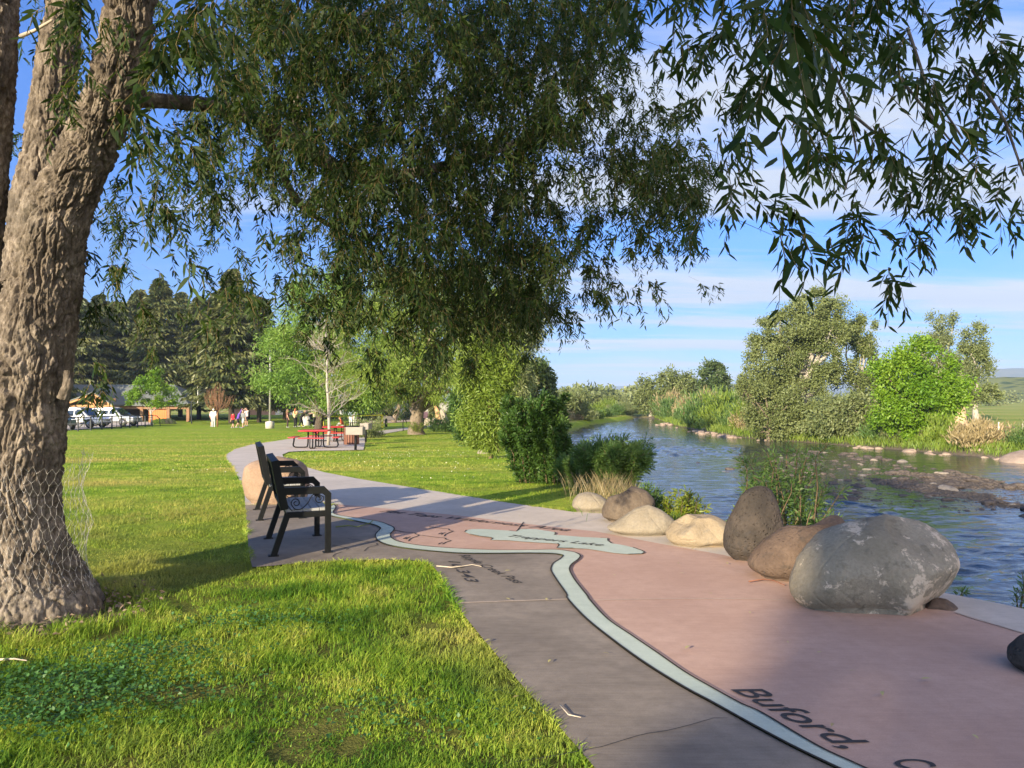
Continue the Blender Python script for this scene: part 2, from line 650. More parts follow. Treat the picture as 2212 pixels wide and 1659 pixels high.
def bark_tube(pts, rads, per_m=110, n_around=200, cell=0.056, amp=0.028, seed=1, flare=None):
    """pts/rads control points -> displaced bark surface (V,F)"""
    crv = smooth_curve([np.r_[np.array(p), r] for p, r in zip(pts, rads)], 12)
    crv = np.array(crv)
    s = np.concatenate([[0], np.cumsum(np.linalg.norm(np.diff(crv[:, :3], axis=0), axis=1))])
    m = max(8, int(s[-1] * per_m))
    ss = np.linspace(0, s[-1], m)
    C = np.stack([np.interp(ss, s, crv[:, k]) for k in range(4)], axis=1)
    pts, dirs, th, sl, rr = tube_grid(C[:, :3], C[:, 3], n_around)
    TH, SS = np.meshgrid(th, sl)
    RR = np.repeat(rr[:, None], n_around, 1)
    r_mean = float(np.mean(rr))
    ncell = max(6, int(round(2 * PI * r_mean / cell)))
    base = pts[:, None, :] + dirs * RR[:, :, None]
    q = base.reshape(-1, 3)
    w1 = fbm(q * np.array([5, 5, 2.5]), 3, seed).reshape(TH.shape)
    w2 = fbm(q * np.array([5, 5, 2.5]) + 31, 3, seed + 5).reshape(TH.shape)
    X = TH / (2 * PI) * ncell + w1 * 1.5
    Y = SS / (cell * 3.4) + w2 * 1.1 + 0.35 * np.sin(X * 2.1)
    f1, f2, cid = worley(X.ravel(), Y.ravel(), ncell, seed)
    e = (f2 - f1).reshape(TH.shape)
    plate = np.clip((e - 0.02) / 0.13, 0, 1); plate = plate * plate * (3 - 2 * plate)
    X2 = TH / (2 * PI) * (ncell * 3) + w2 * 2.2; Y2 = SS / (cell * 0.9) + w1 * 1.5
    g1, g2, gid = worley(X2.ravel(), Y2.ravel(), ncell * 3, seed + 3)
    flake = gid.reshape(TH.shape)
    fine = np.clip((g2 - g1).reshape(TH.shape) / 0.18, 0, 1)
    rough = fbm(q * np.array([42, 42, 18]), 4, seed + 9, 0.65).reshape(TH.shape)
    lump = fbm(q * 1.6, 3, seed + 11).reshape(TH.shape)
    kz = 0.062 / cell
    qa = q * np.array([15, 15, 3.6]) * kz + np.stack([w1.ravel(), w2.ravel(), w1.ravel()], 1) * 1.5
    va = np.abs(vnoise(qa, seed + 21)).reshape(TH.shape)
    qb = q * np.array([27, 27, 8]) * kz + np.stack([w2.ravel(), w1.ravel(), w2.ravel()], 1) * 2.2
    vb_ = np.abs(vnoise(qb, seed + 25)).reshape(TH.shape)
    fur = np.clip(va / 0.26, 0, 1) ** 0.7
    fur2 = np.clip(vb_ / 0.20, 0, 1) ** 0.7
    plate = fur * (0.50 + 0.28 * plate + 0.30 * fur2)
    disp = amp * 0.95 * (plate * (0.65 + 0.35 * cid.reshape(TH.shape) + 0.55 * flake) + 0.18 * fine * plate + 0.75 * rough - 0.9) + 0.05 * lump * np.minimum(1, RR / 0.25)
    V = base + dirs * disp[:, :, None]
    n = n_around
    i = np.arange(m - 1)[:, None]; k = np.arange(n)[None, :]; k2 = (k + 1) % n
    F = np.stack([i * n + k, i * n + k2, (i + 1) * n + k2, (i + 1) * n + k], axis=-1).reshape(-1, 4)
    return V.reshape(-1, 3), F


def in_poly(x, y, poly):
    poly = np.asarray(poly)
    r = np.zeros(x.shape, bool)
    n = len(poly)
    j = n - 1
    for i in range(n):
        xi, yi = poly[i]; xj, yj = poly[j]
        c = ((yi > y) != (yj > y)) & (x < (xj - xi) * (y - yi) / (yj - yi + 1e-12) + xi)
        r ^= c
        j = i
    return r
# ------------------------------------------------------------------ world, sun
SUN_EL, SUN_H = R(15.5), (0.53, 0.848)
sd = Vector((SUN_H[0] * math.cos(SUN_EL), SUN_H[1] * math.cos(SUN_EL), -math.sin(SUN_EL)))
sl = bpy.data.lights.new('sun', 'SUN')
sl.energy = 5.0; sl.angle = R(0.53); sl.color = (1.0, 0.83, 0.57)
sun = bpy.data.objects.new('sun', sl); COL.objects.link(sun)
sun.rotation_euler = sd.to_track_quat('-Z', 'Y').to_euler()
sun.location = (-20, -30, 20)

CLOUD_A, CLOUD_B, SKY_TINT = (2.3, 2.7, 3.5), (3.6, 3.8, 4.2), (0.50, 0.76, 1.22)
world = bpy.data.worlds.new('World'); scene.world = world; world.use_nodes = True
wn = NT(world)
bg = wn.n['Background']
sky = wn.node('ShaderNodeTexSky', sky_type='NISHITA')
sky.sun_disc = False; sky.sun_elevation = SUN_EL; sky.sun_rotation = math.atan2(-SUN_H[0], -SUN_H[1])
sky.altitude = 1900; sky.air_density = 1.0; sky.dust_density = 0.6; sky.ozone_density = 2.0
hs = wn.node('ShaderNodeHueSaturation'); hs.inputs['Saturation'].default_value = 1.12; hs.inputs['Value'].default_value = 1.0
wn.link(sky.outputs[0], hs.inputs['Color'])
tc = wn.node('ShaderNodeTexCoord').outputs['Generated']
sp = wn.node('ShaderNodeSeparateXYZ'); wn.link(tc, sp.inputs[0])
zc = wn.math('ADD', wn.math('MAXIMUM', sp.outputs['Z'], 0.0), 0.06)
cx = wn.math('DIVIDE', sp.outputs['X'], zc); cy = wn.math('DIVIDE', sp.outputs['Y'], zc)
cb = wn.node('ShaderNodeCombineXYZ'); wn.link(cx, cb.inputs[0]); wn.link(cy, cb.inputs[1])
mp = wn.node('ShaderNodeMapping'); mp.inputs['Rotation'].default_value = (0, 0, R(-18)); mp.inputs['Scale'].default_value = (0.30, 1.0, 1.0)
mp.inputs['Location'].default_value = (0.65, 0.2, 0)
wn.link(cb.outputs[0], mp.inputs[0])
n1 = wn.noise(1.0, 8, 0.58, mp.outputs[0], 0.45)
n2 = wn.noise(0.22, 3, 0.5, mp.outputs[0])
side = wn.node('ShaderNodeMapRange', interpolation_type='SMOOTHSTEP')
wn.link(sp.outputs['X'], side.inputs[0])
side.inputs[1].default_value = -0.38; side.inputs[2].default_value = 0.30; side.inputs[3].default_value = -0.20; side.inputs[4].default_value = 0.045
cl = wn.math('ADD', wn.math('ADD', wn.math('MULTIPLY', wn.math('ADD', wn.math('MULTIPLY', wn.math('SUBTRACT', n1, 0.5), 1.7), 0.5), 0.75), wn.math('MULTIPLY', n2, 0.35)), side.outputs[0])
cm = wn.ramp(cl, [(0.48, 0.0), (0.57, 0.42), (0.67, 0.95)])
# low bright cloud bank over the far hills
lowband = wn.ramp(sp.outputs['Z'], [(0.0, 0.15), (0.05, 0.42), (0.13, 0.18), (0.24, 0.0)])
lowm = wn.math('MULTIPLY', lowband, wn.ramp(wn.noise(2.2, 5, 0.6, wn.coord('Generated', scale=(2.4, 2.4, 11))), [(0.42, 0.1), (0.66, 1.0)]))
rightonly = wn.ramp(sp.outputs['X'], [(-0.1 + 0.0, 0.0), (0.1, 1.0)])
cm2 = wn.math('MAXIMUM', cm, wn.math('MULTIPLY', lowm, 1.0))
ccol = wn.mix(wn.noise(1.1, 4, 0.5, mp.outputs[0]), CLOUD_A, CLOUD_B)
SKYB = wn.mix(1.0, hs.outputs[0], SKY_TINT, 'MULTIPLY')
hz_ = wn.ramp(sp.outputs['Z'], [(0.0, (0.36, 0.44, 0.52)), (0.10, (0.50, 0.58, 0.64)), (0.35, (1, 1, 1))])
SKYB = wn.mix(1.0, SKYB, hz_, 'MULTIPLY')
SKYMIX = wn.mix(cm2, SKYB, ccol)
rear_fill = wn.node('ShaderNodeMapRange', interpolation_type='SMOOTHSTEP')      # extra warm brightness added to the unseen sky behind, filling the shade
wn.link(sp.outputs['Y'], rear_fill.inputs[0])
rear_fill.inputs[1].default_value = 0.15; rear_fill.inputs[2].default_value = -0.65; rear_fill.inputs[3].default_value = 0.0; rear_fill.inputs[4].default_value = 1.0
fill_col = wn.mix(rear_fill.outputs[0], (1, 1, 1), (4.3, 3.1, 2.05))
SKYMIX = wn.mix(1.0, SKYMIX, fill_col, 'MULTIPLY')
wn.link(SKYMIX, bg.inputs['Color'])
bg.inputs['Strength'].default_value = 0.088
scene.view_settings.view_transform = 'Standard'
scene.view_settings.look = 'None'
scene.view_settings.exposure = 1.45
scene.view_settings.gamma = 1.0
scene.cycles.max_bounces = 8
scene.cycles.transparent_max_bounces = 8
scene.cycles.sample_clamp_indirect = 6.0

# ------------------------------------------------------------------ terrain
NB = np.array([(-60, 34), (-30, 22), (-10, 12), (0, 7.3), (3.4, 6.7), (5, 6.0), (6, 5.35), (8.5, 4.2), (9.7, 3.6), (11, 3.5), (14, 3.35), (20, 3.25), (30, 3.2), (50, 3.9), (80, 6.2), (100, 10.5), (117, 17), (140, 23.5), (160, 24)])
FB = np.array([(-60, 70), (-20, 60), (0, 44), (20, 36), (35, 32), (45, 30), (51, 27.4), (55, 26.2), (64, 22.8), (69, 20.4), (77, 19.6), (99, 19.9), (129, 23.2), (140, 23.6), (160, 24)])


def nbx(y): return np.interp(y, NB[:, 0], NB[:, 1])
def fbx(y): return np.interp(y, FB[:, 0], FB[:, 1])


BAR = [PW(*q) for q in ((1680, 985), (1760, 972), (1900, 985), (2030, 1012), (2130, 1035), (2290, 1068), (2300, 1128), (2120, 1112), (1960, 1092), (1800, 1082), (1700, 1072), (1650, 1040))]
BARP = np.array([(p.x, p.y) for p in BAR])
BARC = BARP.mean(axis=0)


def sst(a, b, x):
    t = np.clip((x - a) / (b - a), 0, 1)
    return t * t * (3 - 2 * t)


def terrain(x, y):
    x = np.asarray(x, float); y = np.asarray(y, float)
    lz = lawn_z(y)
    dn = x - nbx(y)                  # >0 in the river
    df = x - fbx(y)                  # >0 on the far bank
    far_z = -1.75 + 0.18 * fbm(np.stack([x * 0.05, y * 0.05, x * 0], 1), 2, 3) + 0.25 * sst(0, 25, df)
    bed = -2.55 + 0.12 * fbm(np.stack([x * 0.4, y * 0.4, x * 0], 1), 2, 5)
    # gravel bar just breaking the surface
    wob = fbm(np.stack([x * 0.35, y * 0.35, x * 0], 1), 3, 8) * 0.16
    inb = in_poly(x, y, BARP)
    cen = np.hypot((x - BARC[0]) / 11.0, (y - BARC[1]) / 9.0)
    bar = -2.20 + wob - 0.10 * np.clip(cen, 0, 1.5)
    bed = np.where(inb, np.maximum(bed, bar), bed)
    tn = sst(-1.75, 0.35, dn)
    z = lz * (1 - tn) + bed * tn
    tf = sst(-0.8, 3.2, df)
    z = z * (1 - tf) + far_z * tf
    # the channel closes where the river bends out of sight
    cl = sst(132, 140, y)
    z = z * (1 - cl) + (-1.7) * cl
    z = z - 0.02 * (1 - sst(-2.1, -1.75, dn))
    return z


def tz(x, y): return float(terrain(np.array([x]), np.array([y]))[0])


def spread(a, b, step, grow, lim):
    out = [b]; s = step
    while out[-1] < lim:
        s *= grow; out.append(out[-1] + s)
    return out


gx = list(np.arange(-14, 36.01, 0.4))
gx = [-q for q in reversed(spread(0, 14, 0.4, 1.14, 5000)[1:])] + gx + spread(0, 36, 0.4, 1.14, 5000)[1:]
gy = list(np.arange(-6, 62.01, 0.4)) + [13, 32] + list(np.arange(63, 142, 1.0)) + [67.0]
gy = sorted(set([round(q, 3) for q in gy]))
gy = [-q for q in reversed(spread(0, 6, 0.6, 1.3, 300)[1:])] + gy + spread(0, 142, 1.0, 1.14, 6000)[1:]
gx = np.array(gx); gy = np.array(gy)
GX, GY = np.meshgrid(gx, gy)
gxf, gyf = GX.ravel(), GY.ravel()
gz = terrain(gxf, gyf)
nx, ny = len(gx), len(gy)
i = np.arange(ny - 1)[:, None]; k = np.arange(nx - 1)[None, :]
GF = np.stack([i * nx + k, i * nx + k + 1, (i + 1) * nx + k + 1, (i + 1) * nx + k], -1).reshape(-1, 4)
dn = gxf - nbx(gyf); df = gxf - fbx(gyf)
meadow = np.where(gyf < 134, sst(-1.0, 4.0, df), 1.0)
meadow = np.maximum(meadow, sst(120, 150, gyf))
stony = sst(-1.0, 0.1, dn) * (1 - sst(1.2, 3.2, df)) * (1 - sst(134, 140, gyf))
# worn, dry strip of lawn just before the bank (and round the tree foot)
dry = np.exp(-((dn + 2.1) / 0.5) ** 2) * (gyf > 9) * 0.8
foot = P(60, 1320)
grit = np.exp(-(np.hypot(gxf - foot.x, gyf - foot.y) / 0.62) ** 4)

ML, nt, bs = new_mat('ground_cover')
co = nt.coord('Object')
g1 = nt.noise(0.30, 4, 0.55, co); g2 = nt.noise(3.0, 5, 0.6, co); g3 = nt.noise(28, 4, 0.7, co)
lawnc = nt.ramp(g2, [(0.30, (0.15, 0.24, 0.022)), (0.55, (0.24, 0.33, 0.035)), (0.75, (0.34, 0.36, 0.06))])
dryc = nt.mix(g3, (0.30, 0.26, 0.065), (0.38, 0.31, 0.10))
cstr = nt.coord('Object', scale=(0.10, 0.34, 1.0))
drym = nt.ramp(nt.noise(1.0, 4, 0.6, cstr), [(0.50, 0.0), (0.66, 0.75)])
sepg = nt.node('ShaderNodeSeparateXYZ'); nt.link(co, sepg.inputs[0])
midy = nt.ramp(nt.math('DIVIDE', sepg.outputs['Y'], 100.0), [(0.09, 0.15), (0.16, 0.95), (0.32, 1.0), (0.5, 0.45)])
leftx = nt.ramp(nt.math('ADD', nt.math('DIVIDE', sepg.outputs['X'], 40.0), 0.5), [(0.30, 1.0), (0.47, 0.25)])
drym = nt.math('MULTIPLY', nt.math('MULTIPLY', drym, midy), leftx)
drym = nt.math('MAXIMUM', drym, nt.attr('dry'))
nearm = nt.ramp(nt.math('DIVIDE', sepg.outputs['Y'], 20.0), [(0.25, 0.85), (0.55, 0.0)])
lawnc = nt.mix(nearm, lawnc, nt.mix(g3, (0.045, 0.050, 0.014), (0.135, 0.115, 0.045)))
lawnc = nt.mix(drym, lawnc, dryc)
meadc = nt.ramp(nt.noise(0.06, 5, 0.6, nt.coord('Object', scale=(0.4, 1.0, 1.0))), [(0.35, (0.17, 0.24, 0.045)), (0.52, (0.26, 0.29, 0.07)), (0.68, (0.38, 0.33, 0.13))])
vo = nt.node('ShaderNodeTexVoronoi'); vo.inputs['Scale'].default_value = 5.0; nt.link(co, vo.inputs['Vector'])
stc = nt.mix(vo.outputs['Color'], (0.13, 0.10, 0.08), (0.24, 0.20, 0.16))
stc = nt.mix(g2, stc, (0.10, 0.085, 0.06))
c = nt.mix(nt.attr('meadow'), lawnc, meadc)
c = nt.mix(nt.attr('stony'), c, stc)
nt.link(c, bs.inputs['Base Color'])
bs.inputs['Roughness'].default_value = 0.95; bs.inputs['Specular IOR Level'].default_value = 0.05
nt.link(nt.bump(nt.math('ADD', g3, nt.math('MULTIPLY', vo.outputs['Distance'], 0.6)), 0.8, 0.05), bs.inputs['Normal'])
GRASS_DRY_DEF = 1
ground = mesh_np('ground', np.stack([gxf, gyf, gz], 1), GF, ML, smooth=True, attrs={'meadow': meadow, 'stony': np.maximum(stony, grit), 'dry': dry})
tag(ground, kind='structure')

# ------------------------------------------------------------------ river water
MW, nt, bs = new_mat('river_water')
co = nt.coord('Object')
bs.inputs['Base Color'].default_value = (0.012, 0.022, 0.030, 1)
bs.inputs['Roughness'].default_value = 0.06
bs.inputs['IOR'].default_value = 1.33
bs.inputs['Specular IOR Level'].default_value = 0.5
wv = nt.noise(1.3, 5, 0.55, nt.coord('Object', scale=(0.55, 1.5, 1.0), rot=(0, 0, R(12))), 0.6)
nt.link(nt.bump(wv, 0.7, 0.08), bs.inputs['Normal'])
wx = np.concatenate([np.arange(1.5, 30, 0.16), np.arange(30, 75, 1.0)])
wy = np.concatenate([np.arange(-20, 6, 1.0), np.arange(6, 32, 0.13), np.arange(32, 70, 0.3), np.arange(70, 141, 0.8)])
WX, WY = np.meshgrid(wx, wy)
a, b = WX.ravel(), WY.ravel()
amp = 0.060 * (0.35 + 0.75 * sst(-0.35, 0.35, fbm(np.stack([a * 0.09, b * 0.11, a * 0], 1), 2, 44)))
calm = np.where(in_poly(a, b, BARP), 0.22, 1.0) * (1 - 0.75 * sst(-9, -3, a - fbx(b)))
h = fbm(np.stack([a * 1.1 + b * 0.25, b * 2.3 - a * 0.3, a * 0], 1), 3, 21) + 0.5 * fbm(np.stack([a * 3.3, b * 5.5, a * 0], 1), 2, 27)
wz = WATER_Z + amp * calm * h * 1.35
nxw, nyw = len(wx), len(wy)
i = np.arange(nyw - 1)[:, None]; k = np.arange(nxw - 1)[None, :]
WF = np.stack([i * nxw + k, i * nxw + k + 1, (i + 1) * nxw + k + 1, (i + 1) * nxw + k], -1).reshape(-1, 4)
river = mesh_np('river', np.stack([a, b, wz], 1), WF, MW, smooth=True)
tag(river, kind='structure')

# ------------------------------------------------------------------ hills and mountains
def ridge(name, dist, prof, thick, mat, seed, z0=-3, nxs=160, rough=0.06):
    """a real ridge: prof = [(u px, v px of crest)] seen at dist; slopes down to the front and to the back"""
    us = np.linspace(prof[0][0], prof[-1][0], nxs)
    vs = np.interp(us, [p[0] for p in prof], [p[1] for p in prof])
    rows = 24
    V = []
    for j in range(rows):
        f = j / (rows - 1) * 2 - 1            # -1 front, 0 crest, 1 back
        Y = dist + f * thick
        for u, v in zip(us, vs):
            p = A(u, v, dist)
            hgt = (p.z - z0)
            s = max(0.0, 1 - abs(f) ** 1.3)
            V.append((p.x, Y, z0 + hgt * s))
    V = np.array(V)
    hh = V[:, 2] - z0
    V[:, 2] += hh * rough * 2 * fbm(V * np.array([1, 1, 0]) / (thick * 0.35), 4, seed)
    i = np.arange(rows - 1)[:, None]; k = np.arange(nxs - 1)[None, :]
    F = np.stack([i * nxs + k, i * nxs + k + 1, (i + 1) * nxs + k + 1, (i + 1) * nxs + k], -1).reshape(-1, 4)
    o = mesh_np(name, V, F, mat, smooth=True)
    tag(o, kind='structure')
    return o


M_mtn, nt, bs = new_mat('forested_mountain')
nt.link(nt.ramp(nt.noise(0.004, 6, 0.6, nt.coord('Object')), [(0.35, (0.035, 0.055, 0.05)), (0.65, (0.085, 0.10, 0.075))]), bs.inputs['Base Color'])
bs.inputs['Roughness'].default_value = 1.0; bs.inputs['Specular IOR Level'].default_value = 0
ridge('mountains', 5200, [(900, 845), (1120, 840), (1190, 836), (1260, 838), (1330, 834), (1380, 831), (1440, 838), (1520, 832), (1590, 826), (1640, 823), (1720, 826), (1800, 832), (1900, 836), (2100, 838)], 900, M_mtn, 3)
ridge('hills', 3600, [(800, 854), (1000, 850), (1200, 846), (1290, 843), (1340, 846), (1420, 850), (1560, 843), (1660, 838), (1750, 842), (1900, 850), (2000, 852)], 600, M_mtn, 9)
M_mesa, nt, bs = new_mat('dry_mesa')
nt.link(nt.ramp(nt.noise(0.01, 6, 0.6, nt.coord('Object')), [(0.35, (0.06, 0.08, 0.05)), (0.65, (0.12, 0.12, 0.075))]), bs.inputs['Base Color'])
bs.inputs['Roughness'].default_value = 1.0
ridge('mesa', 3000, [(1990, 812), (2080, 803), (2130, 797), (2180, 795), (2260, 794), (2400, 793), (2600, 800), (2800, 830)], 500, M_mesa, 14, rough=0.02)
M_hs, nt, bs = new_mat('sagebrush_hillside')
vo = nt.node('ShaderNodeTexVoronoi'); vo.inputs['Scale'].default_value = 0.10; nt.link(nt.coord('Object'), vo.inputs['Vector'])
nt.link(nt.mix(nt.ramp(vo.outputs['Distance'], [(0.25, 0.0), (0.5, 1.0)]), (0.040, 0.065, 0.025), (0.13, 0.15, 0.05)), bs.inputs['Base Color'])
bs.inputs['Roughness'].default_value = 1.0; bs.inputs['Specular IOR Level'].default_value = 0
ridge('hillside', 620, [(1960, 850), (2040, 836), (2090, 825), (2130, 818), (2180, 814), (2240, 812), (2400, 810), (2600, 815)], 110, M_hs, 17, z0=-2.2, rough=0.06)

# ------------------------------------------------------------------ paving
def poly_sheet(name, pts, dz, mat, thick=0.0, parent=None, origin=None):
    """flat outline (ground xy) laid on the lawn profile, split where the lawn changes slope"""
    pts = [(p[0], p[1]) for p in pts]
    tris = tessellate_polygon([[Vector((x, y, 0)) for x, y in pts]])
    bm = bmesh.new()
    vs = [bm.verts.new((x, y, 0)) for x, y in pts]
    for t in tris:
        try: bm.faces.new([vs[q] for q in t])
        except ValueError: pass
    ys = [p[1] for p in pts]
    for kn in [13, 32, 67, 80]:
        if min(ys) < kn < max(ys):
            bmesh.ops.bisect_plane(bm, geom=bm.verts[:] + bm.edges[:] + bm.faces[:], plane_co=(0, kn, 0), plane_no=(0, 1, 0))
    bmesh.ops.recalc_face_normals(bm, faces=bm.faces[:])
    for f in bm.faces:
        f.normal_update()
        if f.normal.z < 0: f.normal_flip()
    for v in bm.verts: v.co.z = float(lawn_z(v.co.y)) + dz
    if thick > 0:
        ext = bmesh.ops.extrude_face_region(bm, geom=bm.faces[:])
        nv = [e for e in ext['geom'] if isinstance(e, bmesh.types.BMVert)]
        for v in nv: v.co.z -= thick
        bmesh.ops.recalc_face_normals(bm, faces=bm.faces[:])
    me = bpy.data.meshes.new(name); bm.to_mesh(me); bm.free()
    o = link(name, me, mat, parent)
    return o


def strip(name, runs, w, dz, mat, parent=None, taper=False):
    """thin lines laid on the paving: runs = list of ground polylines"""
    mb = MB()
    for pts in runs:
        pts = [Vector((p[0], p[1], 0)) for p in pts]
        vs = []
        for i, p in enumerate(pts):
            t = (pts[min(i + 1, len(pts) - 1)] - pts[max(i - 1, 0)]).normalized()
            s = Vector((-t.y, t.x, 0))
            ww = w if not taper else w * (0.35 + 0.65 * math.sin(PI * (i + 0.5) / len(pts)))
            for q in (-1, 1):
                c = p + s * q * ww / 2
                vs.append((c.x, c.y, float(lawn_z(c.y)) + dz))
        fs = [(2 * i, 2 * i + 1, 2 * i + 3, 2 * i + 2) for i in range(len(pts) - 1)]
        mb.add(vs, fs)
    return mb.build(name, mat, parent)


def PP(lst): return [P(*q) for q in lst]
def Z(x0, y0, sc, lst): return [((x0 + a / sc) / 1.82278, (y0 + b / sc) / 1.82278) for a, b in lst]


def mat_concrete(name, c1, c2, stain=(0.5, 0.5, 0.5), scale=1.0, rough=0.85, streak=True):
    m, nt, bs = new_mat(name)
    co = nt.coord('Object')
    a = nt.noise(1.1 * scale, 5, 0.6, co); b = nt.noise(9 * scale, 6, 0.7, co); f = nt.noise(160, 3, 0.7, co)
    c = nt.mix(nt.ramp(a, [(0.35, 0.0), (0.68, 1.0)]), c1, c2)
    c = nt.mix(nt.ramp(b, [(0.40, 0.0), (0.75, 0.55)]), c, [q * s for q, s in zip(c1, stain)])
    br = nt.noise(40, 3, 0.6, nt.coord('Object', scale=(0.12, 1.5, 1), rot=(0, 0, R(8))))
    c = nt.mix(nt.ramp(br, [(0.3, 0.0), (0.7, 0.22)]), c, [min(1, q * 1.25) for q in c2])
    c = nt.mix(nt.ramp(f, [(0.35, 0.25), (0.6, 0.0)]), c, [q * 0.6 for q in c1])
    nt.link(c, bs.inputs['Base Color'])
    bs.inputs['Roughness'].default_value = rough; bs.inputs['Specular IOR Level'].default_value = 0.25
    h = nt.math('ADD', nt.math('MULTIPLY', f, 0.6), nt.math('ADD', br, nt.math('MULTIPLY', b, 0.5)))
    nt.link(nt.bump(h, 0.35, 0.004), bs.inputs['Normal'])
    return m


M_light = mat_concrete('light_concrete', (0.43, 0.38, 0.325), (0.55, 0.485, 0.42), (0.78, 0.76, 0.74))
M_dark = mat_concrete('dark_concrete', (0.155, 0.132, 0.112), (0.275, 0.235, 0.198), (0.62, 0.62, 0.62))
M_pink = mat_concrete('red_concrete', (0.385, 0.250, 0.196), (0.475, 0.325, 0.262), (0.80, 0.78, 0.80))
M_teal = mat_concrete('green_concrete', (0.365, 0.430, 0.375), (0.455, 0.515, 0.455), (0.82, 0.84, 0.84))
M_groove = mat_simple('groove_dirt', (0.030, 0.026, 0.024), 0.95, 0.4, 30)
M_ink = mat_simple('dark_inlay', (0.035, 0.033, 0.035), 0.8, 0.3, 20)
M_joint = mat_simple('pale_joint', (0.42, 0.34, 0.28), 0.9, 0.15, 20)

light_px = [(530, 1100), (528, 1060), (505, 1012), (487, 990), (489, 981), (505, 971), (540, 961), (600, 952), (640, 946), (700, 939), (750, 934.5),
            (786, 934.5), (830, 929.5), (880, 923.6), (930, 917), (960, 913), (1010, 910), (1040, 911), (1000, 915.5), (960, 919), (905, 925), (870, 930), (830, 937), (790, 945), (788, 958), (785, 972), (740, 973), (660, 974),
            (624, 976), (610, 982), (614, 991), (640, 1003), (700, 1020.5), (770, 1034), (850, 1047), (930, 1060), (1000, 1071), (1100, 1087), (1235, 1106), (1300, 1110)]
lp = [(p.x, p.y) for p in PP(light_px)]
lp += [(1.75, 9.7), (2.35, 8.6), (2.85, 7.5), (3.25, 6.6), (3.75, 5.95), (4.3, 5.0), (5.0, 3.4), (5.6, 1.0), (6.0, -3), (4.6, -3), (4.2, 0.5), (3.9, 2.9), (3.5, 4.4), (3.0, 5.3)]
lp += [(p.x, p.y) for p in PP([(1650, 1245), (1430, 1195), (1207, 1160), (1000, 1140), (720, 1115)])]
path = poly_sheet('path', lp, 0.006, M_light)
tag(path, kind='structure')

pink_top = [(717, 1089.5), (790, 1096), (880, 1104), (1000, 1116), (1100, 1129), (1207, 1141), (1289, 1150), (1430, 1177), (1564, 1201), (1650, 1225), (1800, 1265), (1960, 1303), (2065, 1325), (2212, 1370), (2400, 1430)]

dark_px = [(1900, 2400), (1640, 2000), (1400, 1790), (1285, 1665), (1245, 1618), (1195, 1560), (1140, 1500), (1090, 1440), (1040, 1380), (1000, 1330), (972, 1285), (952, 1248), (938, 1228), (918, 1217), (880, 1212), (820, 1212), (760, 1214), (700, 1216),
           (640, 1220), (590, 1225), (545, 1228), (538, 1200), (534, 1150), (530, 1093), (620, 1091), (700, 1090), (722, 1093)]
RL = Z(1200, 1950, 1.4747, [(100, 110), (160, 130), (330, 165), (400, 180), (440, 200), (424, 222), (410, 243), (420, 270), (470, 295), (560, 314), (700, 331), (900, 347), (1100, 349), (1300, 347), (1440, 350), (1490, 358), (1500, 366), (1480, 385), (1448, 405), (1434, 425), (1432, 455), (1465, 510), (1520, 590)]) \
    + Z(1600, 2300, 1.58, [(1003, 108), (1100, 215), (1230, 325), (1450, 490), (1700, 650), (1900, 760), (2060, 850), (2212, 935)]) + [(1712, 1622), (1785, 1658), (1900, 1712), (2060, 1780), (2300, 1870)]
RR_ = Z(1200, 1950, 1.4747, [(170, 62), (180, 80), (165, 105), (190, 124), (330, 146), (430, 163), (500, 188), (520, 207), (500, 232), (497, 245), (510, 264), (560, 285), (700, 307), (900, 322), (1100, 330), (1300, 330), (1450, 328), (1550, 340), (1590, 355), (1600, 367), (1588, 385), (1555, 410), (1540, 430), (1540, 455), (1570, 510), (1640, 600)]) \
    + Z(1600, 2300, 1.58, [(1140, 115), (1250, 235), (1400, 340), (1560, 450), (1730, 570), (1900, 670), (2080, 770), (2212, 830)]) + [(1762, 1620), (1841, 1658), (1960, 1712), (2130, 1785), (2350, 1870)]


def smooth2(px, per=5):
    q = PP(px)
    return [Vector((c[0], c[1], 0)) for c in smooth_curve([(a.x, a.y, 0) for a in q], per)]


LL, LR = smooth2(RL), smooth2(RR_)
MIDL = [(a + b) / 2 for a, b in zip(LL, LR)] if len(LL) == len(LR) else LR
pk = [(p.x, p.y) for p in PP(pink_top)] + [(4.3, 2.6), (4.6, 0.5), (4.4, -0.5)] + [(p.x - 0.03, p.y) for p in reversed(LR)]
plaza = poly_sheet('plaza', pk, 0.010, M_pink)
tag(plaza, kind='structure')
dk = [(p.x, p.y) for p in PP(dark_px)] + [(p.x, p.y) for p in LL[2:]]
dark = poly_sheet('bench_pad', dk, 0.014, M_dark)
tag(dark, kind='structure')
rib = poly_sheet('ribbon', [(p.x, p.y) for p in LL] + [(p.x, p.y) for p in reversed(LR)], 0.022, M_teal)
rib.name = 'river_inlay'
tag(rib, kind='structure')
strip('groove', [LL, LR], 0.014, 0.026, M_groove, rib)

